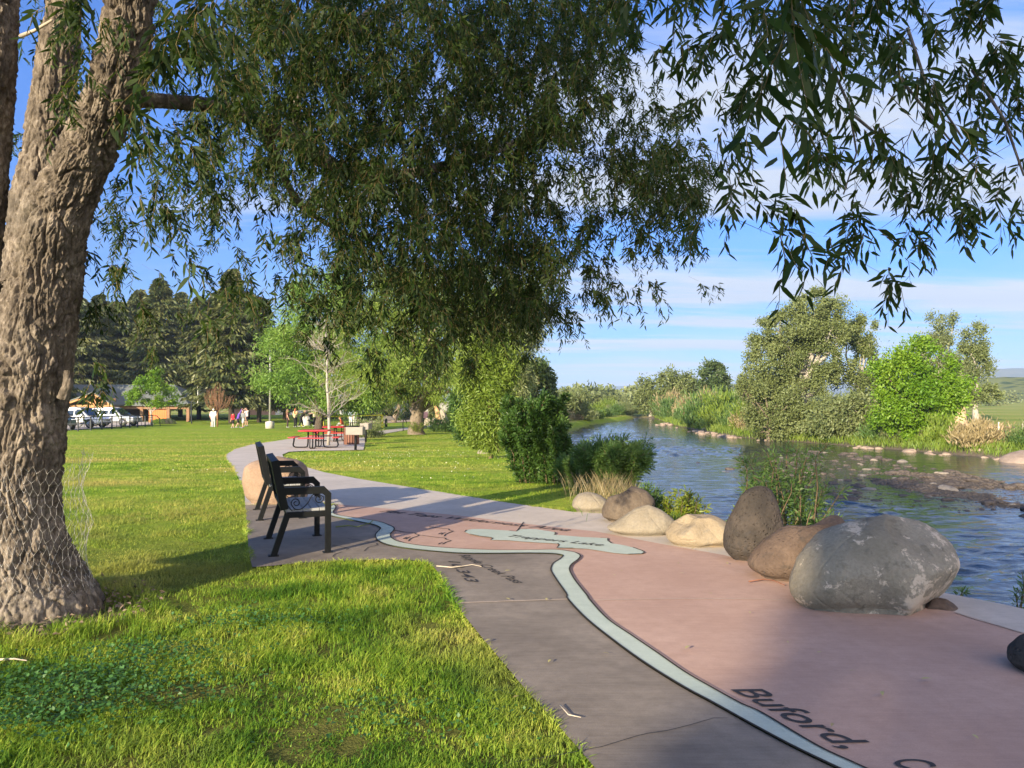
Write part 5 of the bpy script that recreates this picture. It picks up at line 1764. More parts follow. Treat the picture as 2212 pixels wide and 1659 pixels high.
# bushes and trees between lawn and river, near to far
b = at(1150, 15.2); hT = A(1150, 848, 15.2).z - b.z
make_shrub('leafy_bush', 'big dark green leafy bush at the end of the lawn, darkest of the riverside growth', 'bush', None, b, hT, (0.72, 0.70), 90, 42000, 0.085, 0.040, L_bush, S_twig, 31, lo=0.05, tipsp=0.8)
b = at(1192, 14.8); hT = A(1195, 905, 14.8).z - b.z
make_shrub('leafy_bush', 'lower right shoulder bush leaning from the dark leafy bush over the bank', 'bush', None, b, hT, (0.36, 0.45), 40, 14000, 0.085, 0.038, L_bush, S_twig, 32, lo=0.05, tipsp=0.8)
b = at(1060, 25.5)
make_tree('tall_shrub', 'tall light olive green shrub thicket behind the dark leafy bush', 'bush', None, b, 0.8, 0.07, [blob(b, 1060, 880, 50, 75, 25.5), blob(b, 1035, 800, 48, 70, 25.5), blob(b, 1080, 790, 40, 60, 25.5), blob(b, 1020, 910, 30, 40, 25.5), blob(b, 1050, 940, 40, 32, 25.5), blob(b, 1085, 935, 34, 36, 25.5)], 170, 42000, 0.15, 0.042, L_willow, S_twig, 33, nlimb=20, droop=0.35, sigma=0.2, shell=0.35)
b = at(1012, 36)
make_tree('tall_shrub', 'rounded dark green bush on the lawn edge left of the olive green thicket', 'bush', None, b, 0.5, 0.06, [blob(b, 1012, 905, 34, 42, 36), blob(b, 1000, 880, 26, 32, 36), blob(b, 990, 920, 20, 22, 36), blob(b, 1015, 930, 30, 18, 36)], 80, 16000, 0.17, 0.06, L_bush, S_twig, 34, nlimb=10, droop=0.1, sigma=0.2, shell=0.3)
b = at(1085, 42)
make_tree('bank_willow', 'feathery grey green willow rising behind the olive thicket and the dark bush', 'tree', None, b, 1.5, 0.16, [blob(b, 1080, 740, 75, 80, 42), blob(b, 1130, 700, 48, 70, 42), blob(b, 1050, 800, 60, 60, 42), blob(b, 1110, 830, 50, 50, 42), blob(b, 1150, 655, 22, 40, 42)], 150, 36000, 0.22, 0.055, L_sage, B_willow, 35, nlimb=16, droop=0.5, shell=0.4)
b = at(1157, 75)
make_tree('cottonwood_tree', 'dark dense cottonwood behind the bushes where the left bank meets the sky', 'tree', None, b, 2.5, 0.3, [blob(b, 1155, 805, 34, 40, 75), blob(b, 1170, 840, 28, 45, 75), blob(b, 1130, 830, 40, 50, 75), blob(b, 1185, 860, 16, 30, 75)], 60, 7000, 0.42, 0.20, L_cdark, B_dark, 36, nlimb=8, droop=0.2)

# willow scrub on the bank in front of the water
b = at(1322, 13.2); b.z = max(b.z, -1.2); hT = A(1322, 950, 13.2).z - b.z
make_shrub('willow_shrub', 'feathery blue green willow shrub in front of the water, behind the rusty boulder', 'shrub', None, b, hT, (0.72, 0.6), 85, 26000, 0.095, 0.018, L_shoot, S_twig, 41, lo=0.05, tipsp=0.9)
b = at(1250, 14.0); hT = A(1250, 985, 14.0).z - b.z
make_shrub('willow_shrub', 'lower grey green scrub joining the dark leafy bush and the blue green willow shrub', 'shrub', None, b, hT, (0.40, 0.5), 50, 13000, 0.09, 0.018, L_shoot, S_twig, 42, lo=0.03, tipsp=0.9)
b = at(1690, 9.6); b.z = max(b.z, -1.5); hT = A(1690, 965, 9.6).z - b.z
make_shrub('willow_shrub', 'tall fresh green willow shrub rising behind the pitted upright rock', 'shrub', None, b, hT, (0.74, 0.5), 64, 13000, 0.088, 0.016, L_shoot, S_twig, 43, lo=0.1, tipsp=0.9, big=True)
b = at(1602, 9.4); b.z = max(b.z, -1.0); hT = A(1602, 1045, 9.4).z - b.z
make_shrub('willow_shrub', 'small yellow green shoots just left of the pitted upright rock', 'shrub', None, b, hT, (0.22, 0.3), 16, 1000, 0.075, 0.017, L_yell, S_twig, 44, lo=0.2, big=True)
b = at(1475, 10.2); b.z = max(b.z, -0.9); hT = A(1475, 1058, 10.2).z - b.z
make_shrub('willow_shrub', 'yellowish low shrub between the water and the two low tan and beige boulders', 'shrub', None, b, hT, (0.34, 0.3), 34, 2600, 0.075, 0.018, L_yell, S_twig, 45, lo=0.15, big=True)
b = at(1405, 10.8); b.z = max(b.z, -0.9); hT = A(1405, 1050, 10.8).z - b.z
make_shrub('willow_shrub', 'leafy shoots spilling over the right side of the rusty boulder', 'shrub', None, b, hT, (0.22, 0.3), 18, 1300, 0.075, 0.017, L_shoot, S_twig, 46, lo=0.2, big=True)
for k, (u, Y, vt_, lab) in enumerate(((1845, 7.9, 1090, 'single pale willow shoot behind the slanting brown boulder'), (1730, 8.6, 1085, 'short dark shoots over the water right of the tall willow shrub'), (2205, 7.3, 1205, 'leafy shoot at the right edge above the grey paving strip'), (2060, 7.2, 1255, 'low sprig of weeds by the water behind the biggest grey boulder'))):
    b = at(u, Y); b.z = max(b.z, -1.1); h = A(u, vt_, Y).z - b.z
    make_shrub('willow_shoot', lab, 'shrub', None, b, h, (0.10, 0.1), 6, 220, 0.07, 0.014, L_shoot, S_twig, 50 + k, lo=0.3, big=True)

# tall dry grass where the lawn ends
rng = np.random.default_rng(61)
n = 2600
yy = 11.5 + 6.5 * rng.random(n); xx = nbx(yy) - 1.75 + rng.normal(size=n) * 0.28 - (yy < 12.5) * 0.1
az = rng.random(n) * 2 * PI
D = np.stack([np.cos(az) * 0.35, np.sin(az) * 0.35, np.ones(n)], 1)
V, F, a = leaves6(np.stack([xx, yy, terrain(xx, yy)], 1), D, 0.25 + 0.40 * rng.random(n), np.full(n, 0.008), rng, 0, 0.3)
o = mesh_np('tall_dry_grass', V, F, L_straw, attrs={'rnd': a}); tag(o, kind='stuff')
n = 9000
yy = 9.0 + 26 * rng.random(n) ** 1.3; xx = nbx(yy) - 1.2 + rng.normal(size=n) * 0.4
az = rng.random(n) * 2 * PI
D = np.stack([np.cos(az) * 0.4, np.sin(az) * 0.4, np.ones(n)], 1)
V, F, a = leaves6(np.stack([xx, yy, terrain(xx, yy)], 1), D, 0.15 + 0.25 * rng.random(n), np.full(n, 0.010), rng, 0, 0.35)
o = mesh_np('bank_grass', V, F, L_shoot, attrs={'rnd': a}); tag(o, kind='stuff')

# ------------------------------------------------------------------ spruces on the left
SP = [(170, 108, 640, 105, 'spruce behind the timber pavilion, leftmost of the dark spruces', 0), (255, 112, 650, 85, 'second dark spruce from the trunk of the big willow', 1), (345, 107, 600, 85, 'tall spruce with tan tipped boughs behind the small roadside tree', 2),
      (430, 108, 640, 80, 'dark spruce between the tall tan tipped spruce and the basketball hoop', 3), (500, 88, 580, 85, 'tallest, darkest spruce left of the lamp post', 4), (560, 92, 640, 70, 'spruce just behind the lamp post', 5), (615, 104, 700, 60, 'spruce half hidden by the light green tree', 6), (60, 92, 640, 90, 'spruce hidden behind the big willow trunk', 7),
      (215, 120, 635, 100, 'spruce in the back row between the two leftmost spruces', 8), (300, 122, 625, 100, 'spruce in the back row behind the small roadside tree', 9), (390, 120, 630, 100, 'spruce in the back row left of the basketball hoop', 10), (468, 110, 630, 100, 'spruce in the back row behind the reddish bare tree', 11), (535, 110, 630, 95, 'spruce in the back row left of the lamp post', 12)]
for (u, Y, vt, wpx, lab, k) in SP:
    b = at(u, Y)
    h = A(u, vt, Y).z - b.z
    make_spruce('spruce_tree', lab, 'spruces behind the pavilion and lawn', b, h, wpx * Y / FPX * 1.2, L_spruce, B_dark, 70 + k, lowest=0.12 if k in (0, 1, 2) else 0.17, ncard=17000, L=0.78)
# dark shaded conifer skirts and bushes near the far buildings
for k, (u, Y, vt, wpx, lab) in enumerate(((830, 98, 860, 30, 'dark conifer left of the spreading willow trunk, before the long shed'), (938, 88, 868, 15, 'small dark spruce right of the spreading willow trunk'), (700, 108, 845, 40, 'dark conifer deep behind the volleyball net'))):
    b = at(u, Y); make_spruce('spruce_tree', lab, None, b, A(u, vt, Y).z - b.z, wpx * Y / FPX, L_spruce, B_dark, 90 + k, ncard=3500, L=0.5)

# young street tree and the reddish bare tree
b = at(327, 77)
make_tree('young_tree', 'small bright green tree in front of the pavilion roof, right of the parked cars', 'tree', None, b, 2.0, 0.09, [blob(b, 325, 840, 34, 26, 77), blob(b, 300, 855, 26, 18, 77), blob(b, 352, 852, 26, 22, 77), blob(b, 328, 815, 22, 18, 77), blob(b, 345, 870, 28, 12, 77), blob(b, 290, 868, 14, 8, 77)], 60, 7000, 0.26, 0.10, L_bright, B_pale, 95, nlimb=12, droop=0.1, shell=0.35)
b = at(470, 74)
t = empty('bare_tree', b); tag(t, 'leafless reddish twigged small tree beside the people and the basketball hoop', 'tree')
rng = np.random.default_rng(96)
mb = MB(); mb.tube([(0, 0, -0.1), (0, 0, 1.0), (0.02, 0, 2.0)], [0.09, 0.08, 0.06], 8)
for k in range(60):
    az = rng.random() * 2 * PI; r_ = 0.2 + 1.3 * rng.random() ** 0.8
    a0 = np.array([0, 0, 1.2 + 0.8 * rng.random()]); e = np.array([math.cos(az) * r_, math.sin(az) * r_, 1.5 + 2.3 * (1 - r_ / 2.2) + 0.6 * rng.random()])
    m_ = (a0 + e) / 2 + np.array([math.cos(az), math.sin(az), -0.4]) * r_ * 0.28
    pts = smooth_curve([tuple(a0), tuple(m_), tuple(e)], 3)
    mb.tube([Vector(p) for p in pts], [0.022 * (1 - 0.6 * q / (len(pts) - 1)) for q in range(len(pts))], 4, caps=False)
    for _ in range(4):
        q = pts[rng.integers(2, len(pts))]; mb.tube([Vector(q), Vector(q + rng.normal(size=3) * 0.14 + np.array([0, 0, 0.3]))], [0.012, 0.006], 4, caps=False)
mb.build('trunk', mat_simple('reddish_bark', (0.25, 0.135, 0.075), 0.85, 0.25), t)

# twin leaning trunks in front of the long shed
b = at(850, 90)
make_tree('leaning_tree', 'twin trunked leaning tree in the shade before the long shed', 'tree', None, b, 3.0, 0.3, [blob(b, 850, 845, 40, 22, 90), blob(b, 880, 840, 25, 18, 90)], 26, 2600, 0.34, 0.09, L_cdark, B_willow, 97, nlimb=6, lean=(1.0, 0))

# ------------------------------------------------------------------ trees over the river
def far_tree(name, lab, u, Y, blobs, n, L, W, mat, bark, seed, th=2.5, trr=0.3, group=None, nl=12, ncl=90, lean=(0, 0), shell=0.45, sigma=0.17, lr=0.42, cat='tree'):
    b = at(u, Y)
    return make_tree(name, lab, cat, group, b, th, trr, [blob(b, *q, Y, 0.9) for q in blobs], ncl, n, L, W, mat, bark, seed, nlimb=nl, droop=0.15, shell=shell, sigma=sigma, lean=lean, limb_r=lr)


far_tree('cottonwood_tree', 'big pale limbed cottonwood over the river, tallest of the far bank trees', 1745, 68, [(1760, 700, 75, 60), (1700, 720, 70, 55), (1670, 780, 65, 60), (1740, 780, 75, 60), (1790, 760, 60, 65), (1800, 690, 45, 45), (1770, 650, 32, 30), (1650, 830, 45, 45)], 60000, 0.20, 0.12, L_cotton, B_pale, 101, th=5.5, trr=0.42, nl=26, ncl=190, lean=(-0.6, 0), lr=0.6, sigma=0.13, shell=0.5)
far_tree('cottonwood_tree', 'lower leafy skirt tree on the waterline below the big pale limbed cottonwood', 1660, 66, [(1650, 870, 48, 50), (1700, 890, 60, 45), (1620, 850, 32, 45), (1740, 880, 50, 55), (1665, 920, 50, 28)], 20000, 0.22, 0.11, L_cotton, B_willow, 102, th=1.8, trr=0.2, nl=14)
far_tree('cottonwood_tree', 'thin pale tree standing between the big cottonwood and the bright green tree', 1855, 70, [(1860, 720, 32, 45), (1875, 790, 35, 50), (1850, 850, 50, 50)], 11000, 0.22, 0.13, L_cotton, B_pale, 103, th=5, trr=0.22, nl=12, ncl=60)
far_tree('cottonwood_tree', 'grey green bushy tree low on the far bank, left of the bright green tree', 1830, 62, [(1830, 900, 60, 45), (1790, 915, 45, 32), (1870, 880, 35, 40)], 9000, 0.30, 0.15, L_sage, B_pale, 104, th=1.2, trr=0.15)
far_tree('shade_tree', 'vivid yellow green dense round tree on the far riverbank', 1990, 56, [(1985, 790, 62, 50), (2035, 830, 52, 55), (1940, 830, 58, 60), (1990, 870, 80, 55), (1930, 890, 45, 40), (1975, 925, 50, 35), (2055, 860, 38, 40)], 30000, 0.22, 0.14, L_bright, B_dark, 105, th=2.0, trr=0.28, nl=12, ncl=150, shell=0.4)
far_tree('cottonwood_tree', 'pale thin topped cottonwood rising behind the vivid green tree', 2030, 92, [(2030, 715, 36, 42), (2015, 760, 45, 40), (2045, 800, 50, 50)], 11000, 0.28, 0.15, L_sage, B_pale, 106, th=7, trr=0.4, nl=14, ncl=70)
far_tree('cottonwood_tree', 'rounder cottonwood right of the pale thin topped one, before the hillside', 2108, 92, [(2108, 740, 32, 38), (2110, 790, 34, 42), (2085, 840, 40, 35), (2130, 850, 34, 22)], 11000, 0.28, 0.15, L_cotton, B_pale, 107, th=5, trr=0.35, nl=12, ncl=70)
far_tree('cottonwood_tree', 'dark rounded cottonwood at the right end of the grove on the river bend', 1540, 128, [(1540, 815, 32, 28), (1555, 850, 24, 28), (1530, 850, 26, 28), (1545, 800, 18, 16)], 8500, 0.5, 0.26, L_cdark, B_pale, 108, th=4, trr=0.4, nl=10, ncl=60)
for k, (u, Y, bl_, lab) in enumerate(((1405, 136, [(1405, 835, 22, 30), (1400, 865, 24, 25)], 'leftmost poplar of the grove on the river bend'), (1445, 134, [(1445, 840, 26, 36), (1440, 870, 28, 24)], 'second poplar from the left in the grove on the river bend'), (1490, 132, [(1490, 838, 24, 30), (1500, 865, 30, 26)], 'pale trunked poplar in the middle of the grove on the river bend'))):
    far_tree('cottonwood_tree', lab, u, Y, bl_, 6500, 0.5, 0.24, L_cotton, B_pale, 110 + k, th=4, trr=0.3, nl=9, ncl=50, group='grove on the river bend')
# hazy tree line beyond the bend, left bank
LT = [(1215, 120, 848, 30, 'tree'), (1245, 135, 852, 26, 'tree'), (1280, 150, 858, 22, 'tree'), (1310, 170, 862, 18, 'tree'), (1340, 190, 866, 16, 'tree'), (1365, 210, 868, 13, 'tree'), (1228, 100, 870, 22, 'bush')]
LN = ['pale olive tree just right of the dark cottonwood on the left bank', 'light green tree second in the left bank row beyond the bushes', 'rounded tree third in the left bank row', 'small tree fourth in the left bank row', 'hazy small tree fifth in the left bank row', 'smallest hazy tree ending the left bank row', 'grey green bush below the pale olive tree on the left bank']
for k, ((u, Y, vt, w_, c_), lab) in enumerate(zip(LT, LN)):
    vb = CV + FPX * math.tan(PITCH) + FPX * 3.35 / Y
    far_tree('bank_tree', lab, u, Y, [(u, (vt + 880) / 2 - 4, w_, (884 - vt) / 2), (u - w_ * 0.4, 872, w_ * 0.8, 14), (u + w_ * 0.5, 870, w_ * 0.7, 14)], 5200, 0.5, 0.24, (L_sage, L_cotton)[k % 2], B_pale, 120 + k, th=2.5, trr=0.2, nl=7, ncl=45, cat=c_)
# scrub on both far banks (many willow shrubs, each its own)
scr = empty('tmp', (0, 0, 0)); bpy.data.objects.remove(scr)
SC = []
rng = np.random.default_rng(130)
base_sh = []
for k in range(4):
    mat = (L_sage, L_shoot, L_willow, L_straw)[k]
    rs = np.random.default_rng(140 + k)
    n = 2600
    Pn, out, K, ci = clump_points([(0, 0, 0.55, 0.85, 0.8, 0.62), (0.3, 0, 0.3, 0.8, 0.8, 0.4)], 30, n, rs, 0.22, 0.3)
    Pn[:, 2] = np.abs(Pn[:, 2])
    D = out * 0.3 + rs.normal(size=(n, 3)) * 0.35 + np.array([0, 0, 0.9])
    V, F, a = leaves4(Pn, D, 0.22 * (0.6 + 0.8 * rs.random(n)), 0.045 * (0.7 + 0.6 * rs.random(n)), rs)
    base_sh.append((V, F, a, mat))
names = ['grey green willow scrub on the far bank', 'green willow scrub on the far bank', 'yellowish willow scrub on the far bank', 'dry straw coloured scrub on the far bank']
first = {}


def scrub(x, y, s, h, k):
    if k not in first:
        V, F, a, mat = base_sh[k]
        o = mesh_np('willow_scrub', V, F, mat, attrs={'rnd': a}); first[k] = o
    else:
        o = first[k].copy(); COL.objects.link(o)
    o.location = (x, y, tz(x, y) - 0.05); o.scale = (s, s, h); o.rotation_euler = (0, 0, rng.random() * 6.28)
    tag(o, names[k], 'shrub', names[k].replace(' scrub', ' scrubs'))


for k in range(120):
    y = 42 + 96 * rng.random(); x = fbx(y) + 2.4 + abs(rng.normal()) * 3.2
    u = CU + x / y * FPX
    if u > 2240 or (u > 2050 and rng.random() < 0.72): continue
    kind = rng.choice(4, p=[0.34, 0.36, 0.18, 0.12])
    s = 0.9 + 1.1 * rng.random()
    if 1440 < u < 1620 and y > 66: s *= 1.35; kind = rng.choice([1, 2, 3], p=[0.5, 0.3, 0.2])
    scrub(x, y, s, s * (0.8 + 0.6 * rng.random()), kind)
names = ['grey green scrub on the left bank beyond the bushes', 'green scrub on the left bank beyond the bushes', 'yellowish scrub on the left bank beyond the bushes', 'straw coloured scrub on the left bank beyond the bushes']
first = {}
for k in range(80):
    y = 45 + 110 * rng.random(); x = nbx(min(y, 138)) - 2.0 - abs(rng.normal()) * 4.5
    if y > 138: x = 8 + 26 * rng.random()
    s = 0.7 + 0.9 * rng.random() * min(1.3, y / 70)
    scrub(x, y, s, s * (0.8 + 0.5 * rng.random()), rng.choice(4, p=[0.4, 0.36, 0.2, 0.04]))
# far-off wood that reads as one mass
rs = np.random.default_rng(150)
BL = []
for k in range(130):
    y = 190 + 260 * rs.random(); u = rs.uniform(1160, 1640)
    x = (u - CU) / FPX * y; r_ = 1.2 + 2.6 * rs.random()
    BL.append((x, y, -1.8 + r_ * 0.7, r_ * 1.2, r_ * 1.2, r_))
for k in range(50):
    y = 260 + 200 * rs.random(); u = rs.uniform(1640, 2240)
    x = (u - CU) / FPX * y; r_ = 1.2 + 2.2 * rs.random()
    BL.append((x, y, -1.8 + r_ * 0.6, r_ * 1.6, r_ * 1.6, r_))
Pn, out, K, ci = clump_points(BL, 1500, 42000, rs, 0.22, 0.4)
Pn[:, 2] = np.maximum(Pn[:, 2], -1.8)
V, F, a = leaves4(Pn, out + rs.normal(size=Pn.shape), 1.0 + 0.8 * rs.random(len(Pn)), 0.7 + 0.4 * rs.random(len(Pn)), rs)
o = mesh_np('distant_wood', V, F, L_sage, attrs={'rnd': np.clip(a * 0.4 + np.repeat(rs.random(1500)[ci], 4) * 0.6, 0, 1)}); tag(o, kind='stuff')

# grass and herbs fringing the far waterline
n = 14000
yy = 40 + 92 * rs.random(n); xx = fbx(yy) + 1.0 + np.abs(rs.normal(size=n)) * 2.4
az = rs.random(n) * 2 * PI
D = np.stack([np.cos(az) * 0.4, np.sin(az) * 0.4, np.ones(n)], 1)
V, F, a = leaves4(np.stack([xx, yy, terrain(xx, yy)], 1), D, 0.3 + 0.5 * rs.random(n), 0.03 + 0.05 * rs.random(n), rs)
o = mesh_np('waterside_grass', V, F, L_willow, attrs={'rnd': a}); tag(o, kind='stuff')

# ------------------------------------------------------------------ stones in and along the river
RK_cob = mat_rock('river_cobble', (0.070, 0.056, 0.048), (0.15, 0.125, 0.105), (0.045, 0.038, 0.034), 0.5)
RK_cobp = mat_rock('pale_cobble', (0.22, 0.19, 0.155), (0.32, 0.275, 0.225), (0.15, 0.13, 0.11), 0.5)
RK_rip = mat_rock('bank_rock', (0.27, 0.205, 0.160), (0.37, 0.29, 0.23), (0.18, 0.14, 0.115), 0.5)


def stone_mesh(seed, flat_, mat, name):
    bm = bmesh.new(); bmesh.ops.create_icosphere(bm, subdivisions=3, radius=1)
    V = np.array([v.co[:] for v in bm.verts])
    V = V * (1 + 0.28 * fbm(V * 1.1 + seed * 7, 3, seed)[:, None])
    V[:, 2] *= flat_; V[:, 0] *= 1.25
    F = np.array([[v.index for v in f.verts] for f in bm.faces]); bm.free()
    o = mesh_np(name, V, F, mat, smooth=True)
    return o


rs = np.random.default_rng(160)
st = [stone_mesh(k, 0.42, (RK_cob, RK_cob, RK_cobp)[k], 'river_stone') for k in range(3)]
used = [False] * 3
cnt = 0
bx0, by0 = BARP.min(0); bx1, by1 = BARP.max(0)
cand = []
while len(cand) < 285:
    x = rs.uniform(bx0, bx1); y = rs.uniform(by0, by1)
    if in_poly(np.array([x]), np.array([y]), BARP)[0]:
        cand.append((x, y))
for q in ((1527, 1003), (1510, 1000), (1565, 1018), (1580, 1014)):
    p = PW(*q); cand.append((p.x, p.y))
for (x, y) in cand:
    k = rs.choice(3, p=[0.46, 0.42, 0.12])
    if not used[k]: o = st[k]; used[k] = True
    else: o = st[k].copy(); COL.objects.link(o)
    s = 0.10 + 0.20 * rs.random() ** 2.2
    o.location = (x, y, max(tz(x, y), WATER_Z - 0.05) + s * 0.10); o.scale = (s, s, s); o.rotation_euler = (rs.normal() * 0.12, rs.normal() * 0.12, rs.random() * 6.28)
    tag(o, ('pale flat stone on the shallow gravel bar in the river' if k == 2 else 'dark brown flat stone on the shallow gravel bar in the river'), 'stone', 'pale stones of the gravel bar' if k == 2 else 'dark stones of the gravel bar')
# pebbles between them, far too many to count
n = 5200
x = rs.uniform(bx0, bx1, n * 3); y = rs.uniform(by0, by1, n * 3); ok = in_poly(x, y, BARP); x, y = x[ok][:n], y[ok][:n]; n = len(x)
base = stone_mesh(9, 0.45, None, 'tmp'); bv = np.array([v.co[:] for v in base.data.vertices])
bm = bmesh.new(); bmesh.ops.create_icosphere(bm, subdivisions=1, radius=1); bv = np.array([v.co[:] for v in bm.verts]) * np.array([1.2, 1, 0.45]); bf = np.array([[v.index for v in f.verts] for f in bm.faces]); bm.free()
bpy.data.objects.remove(base)
s = 0.035 + 0.07 * rs.random(n) ** 2; th = rs.random(n) * 6.28
zc = np.maximum(terrain(x, y), WATER_Z - 0.03)
cs, sn = np.cos(th), np.sin(th)
V = np.stack([(bv[None, :, 0] * cs[:, None] - bv[None, :, 1] * sn[:, None]) * s[:, None] + x[:, None], (bv[None, :, 0] * sn[:, None] + bv[None, :, 1] * cs[:, None]) * s[:, None] + y[:, None], bv[None, :, 2] * s[:, None] + zc[:, None]], -1).reshape(-1, 3)
F = (np.arange(n)[:, None, None] * len(bv) + bf[None]).reshape(-1, 3)
o = mesh_np('gravel', V, F, RK_cob, smooth=True); tag(o, kind='stuff')
# rocks lining the far waterline
rp = [stone_mesh(20 + k, 0.62, RK_rip, 'bank_rock') for k in range(3)]
used = [False] * 3
for j in range(230):
    k = j % 3
    y = 44 + 66 * rs.random() ** 0.8; x = fbx(y) + 0.1 + rs.normal() * 0.5
    if fbm(np.array([[y * 0.35, 0, 0]]), 2, 4)[0] < -0.12: continue
    if not used[k]: o = rp[k]; used[k] = True
    else: o = rp[k].copy(); COL.objects.link(o)
    s = 0.09 + 0.28 * rs.random() ** 2.2
    o.location = (x, y, max(WATER_Z - 0.05, tz(x, y)) + s * 0.12); o.scale = (s, s, s); o.rotation_euler = (rs.normal() * 0.2, rs.normal() * 0.2, rs.random() * 6.28)
    tag(o, 'tan rock in the broken line along the far waterline', 'rock', 'rocks along the far waterline')
for j, (u, v, s, lab) in enumerate(((2185, 985, 0.9, 'large slab of tan rock at the far waterline by the right edge'), (2110, 982, 0.7, 'broad tan rock at the far waterline below the small grey shrubs'), (2030, 975, 0.55, 'squat rock at the far waterline right of the vivid green tree'), (2205, 998, 1.0, 'biggest tan rock leaning into the water at the right edge'), (1745, 932, 0.6, 'pale rock under the leafy skirt tree at the far waterline'))):
    p = PW(u, v); o = rp[j % 3].copy(); COL.objects.link(o); o.location = (p.x, p.y, WATER_Z + 0.1 * s); o.scale = (s, s, s * 0.8); o.rotation_euler = (0.1, 0.2, j * 1.3)
    tag(o, lab, 'rock')

# stump, driftwood and posts in the meadow
M_pst = mat_simple('bleached_post', (0.55, 0.50, 0.44), 0.85, 0.15)
b = at(2072, 78); b.z -= 0.05
mb = MB(); mb.lathe([(1.25, 0.0), (0.85, 0.35), (0.66, 0.9), (0.60, 1.5), (0.50, 2.3)], n=14)
for k in range(6):
    a_ = k * 1.05; mb.tube([(0.6 * math.cos(a_), 0.6 * math.sin(a_), 0.3), (1.6 * math.cos(a_), 1.6 * math.sin(a_), 0.02)], [0.3, 0.12], 7)
B_stump = mat_bark('tan_dead_wood', (0.33, 0.22, 0.13), (0.50, 0.37, 0.24), 4, 0.3)
o = mb.build('tree_trunk', B_stump, None, b); tag(o, 'thick tan dead trunk standing in the meadow right of the vivid green tree', 'stump')
for k, (u0, u1, Y, r_, lab) in enumerate(((2085, 2150, 76, 0.22, 'long fallen tan log beside the dead trunk in the meadow'), (2120, 2190, 72, 0.16, 'thin driftwood log in the meadow near the right edge'), (2150, 2172, 64, 0.12, 'short broken log in the grass by the white post'))):
    p0, p1 = at(u0, Y), at(u1, Y + 2)
    mb = MB(); mb.tube([p0 + Vector((0, 0, r_)), p0.lerp(p1, 0.4) + Vector((0, 0.3, r_ * 1.3)), p1 + Vector((0, 0, r_))], [r_ * 1.3, r_, r_ * 0.6], 8)
    mb.tube([p0.lerp(p1, 0.5) + Vector((0, 0, r_)), p0.lerp(p1, 0.62) + Vector((0, -0.2, 0.7))], [r_ * 0.5, r_ * 0.2], 6)
    o = mb.build('driftwood_log', B_stump); tag(o, lab, 'log')
for k, (u, Y, lab) in enumerate(((2047, 62, 'slim white meadow post close to the vivid green tree'), (2156, 60, 'white meadow post standing over the small grey shrubs'), (2208, 60, 'white meadow post at the right edge'))):
    b = at(u, Y); mb = MB(); mb.tube([(0, 0, -0.2), (0.02, 0, 0.6), (0.03, 0, 1.15)], [0.07, 0.065, 0.06], 8); mb.tube([(0.0, 0.06, 0.5), (0.03, 0.1, 0.5)], [0.01, 0.01], 4)
    o = mb.build('fence_post', M_pst, None, b); tag(o, lab, 'post')
# ------------------------------------------------------------------ pavilion
M_shing = mat_simple('grey_shingle', (0.135, 0.150, 0.140), 0.9, 0.2, 3.0, bump=0.3, bscale=8)
M_timb = mat_simple('honey_timber', (0.42, 0.215, 0.090), 0.65, 0.2, 3.0)
M_timd = mat_simple('dark_timber', (0.10, 0.055, 0.033), 0.8, 0.25, 3.0)
M_log = mat_simple('brown_log', (0.23, 0.13, 0.075), 0.8, 0.2, 3.0)
M_stone = mat_simple('stone_footing', (0.24, 0.22, 0.20), 0.9, 0.25, 3.0)
M_white = mat_simple('white_paint', (0.74, 0.74, 0.72), 0.6, 0.05, 2.0)
M_org = mat_simple('orange_stained_boards', (0.52, 0.155, 0.045), 0.7, 0.15, 2.0)
Yp = 93.0


def pp(u, v, Y=Yp): return A(u, v, Y)


base = at(275, Yp)
pav = empty('timber_pavilion', base)
tag(pav, 'open timber pavilion with grey shingle roof and an orange lit gable, behind the parked cars', 'pavilion')
zb = base.z
L_ = lambda p: Vector(p) - Vector(base)
# main roof: long hip roof
x0, x1 = pp(60, 0).x, pp(407, 0).x
ze, zr = pp(0, 874).z, pp(0, 838).z + 0.5
mb = MB()
ya, yb = Yp + 1.0, Yp + 11.0; ym = (ya + yb) / 2
v = [(x0, ya, ze), (x1, ya, ze), (x1, yb, ze), (x0, yb, ze), (x0 + 2, ym, zr), (x1 - 4.0, ym, zr)]
v += [(a, b, c - 0.16) for a, b, c in v[:4]]
mb.add([L_(p) for p in v], [(0, 1, 5, 4), (1, 2, 5), (2, 3, 4, 5), (3, 0, 4), (0, 6, 7, 1), (1, 7, 8, 2), (2, 8, 9, 3), (3, 9, 6, 0), (6, 9, 8, 7)])
mb.build('roof', M_shing, pav)
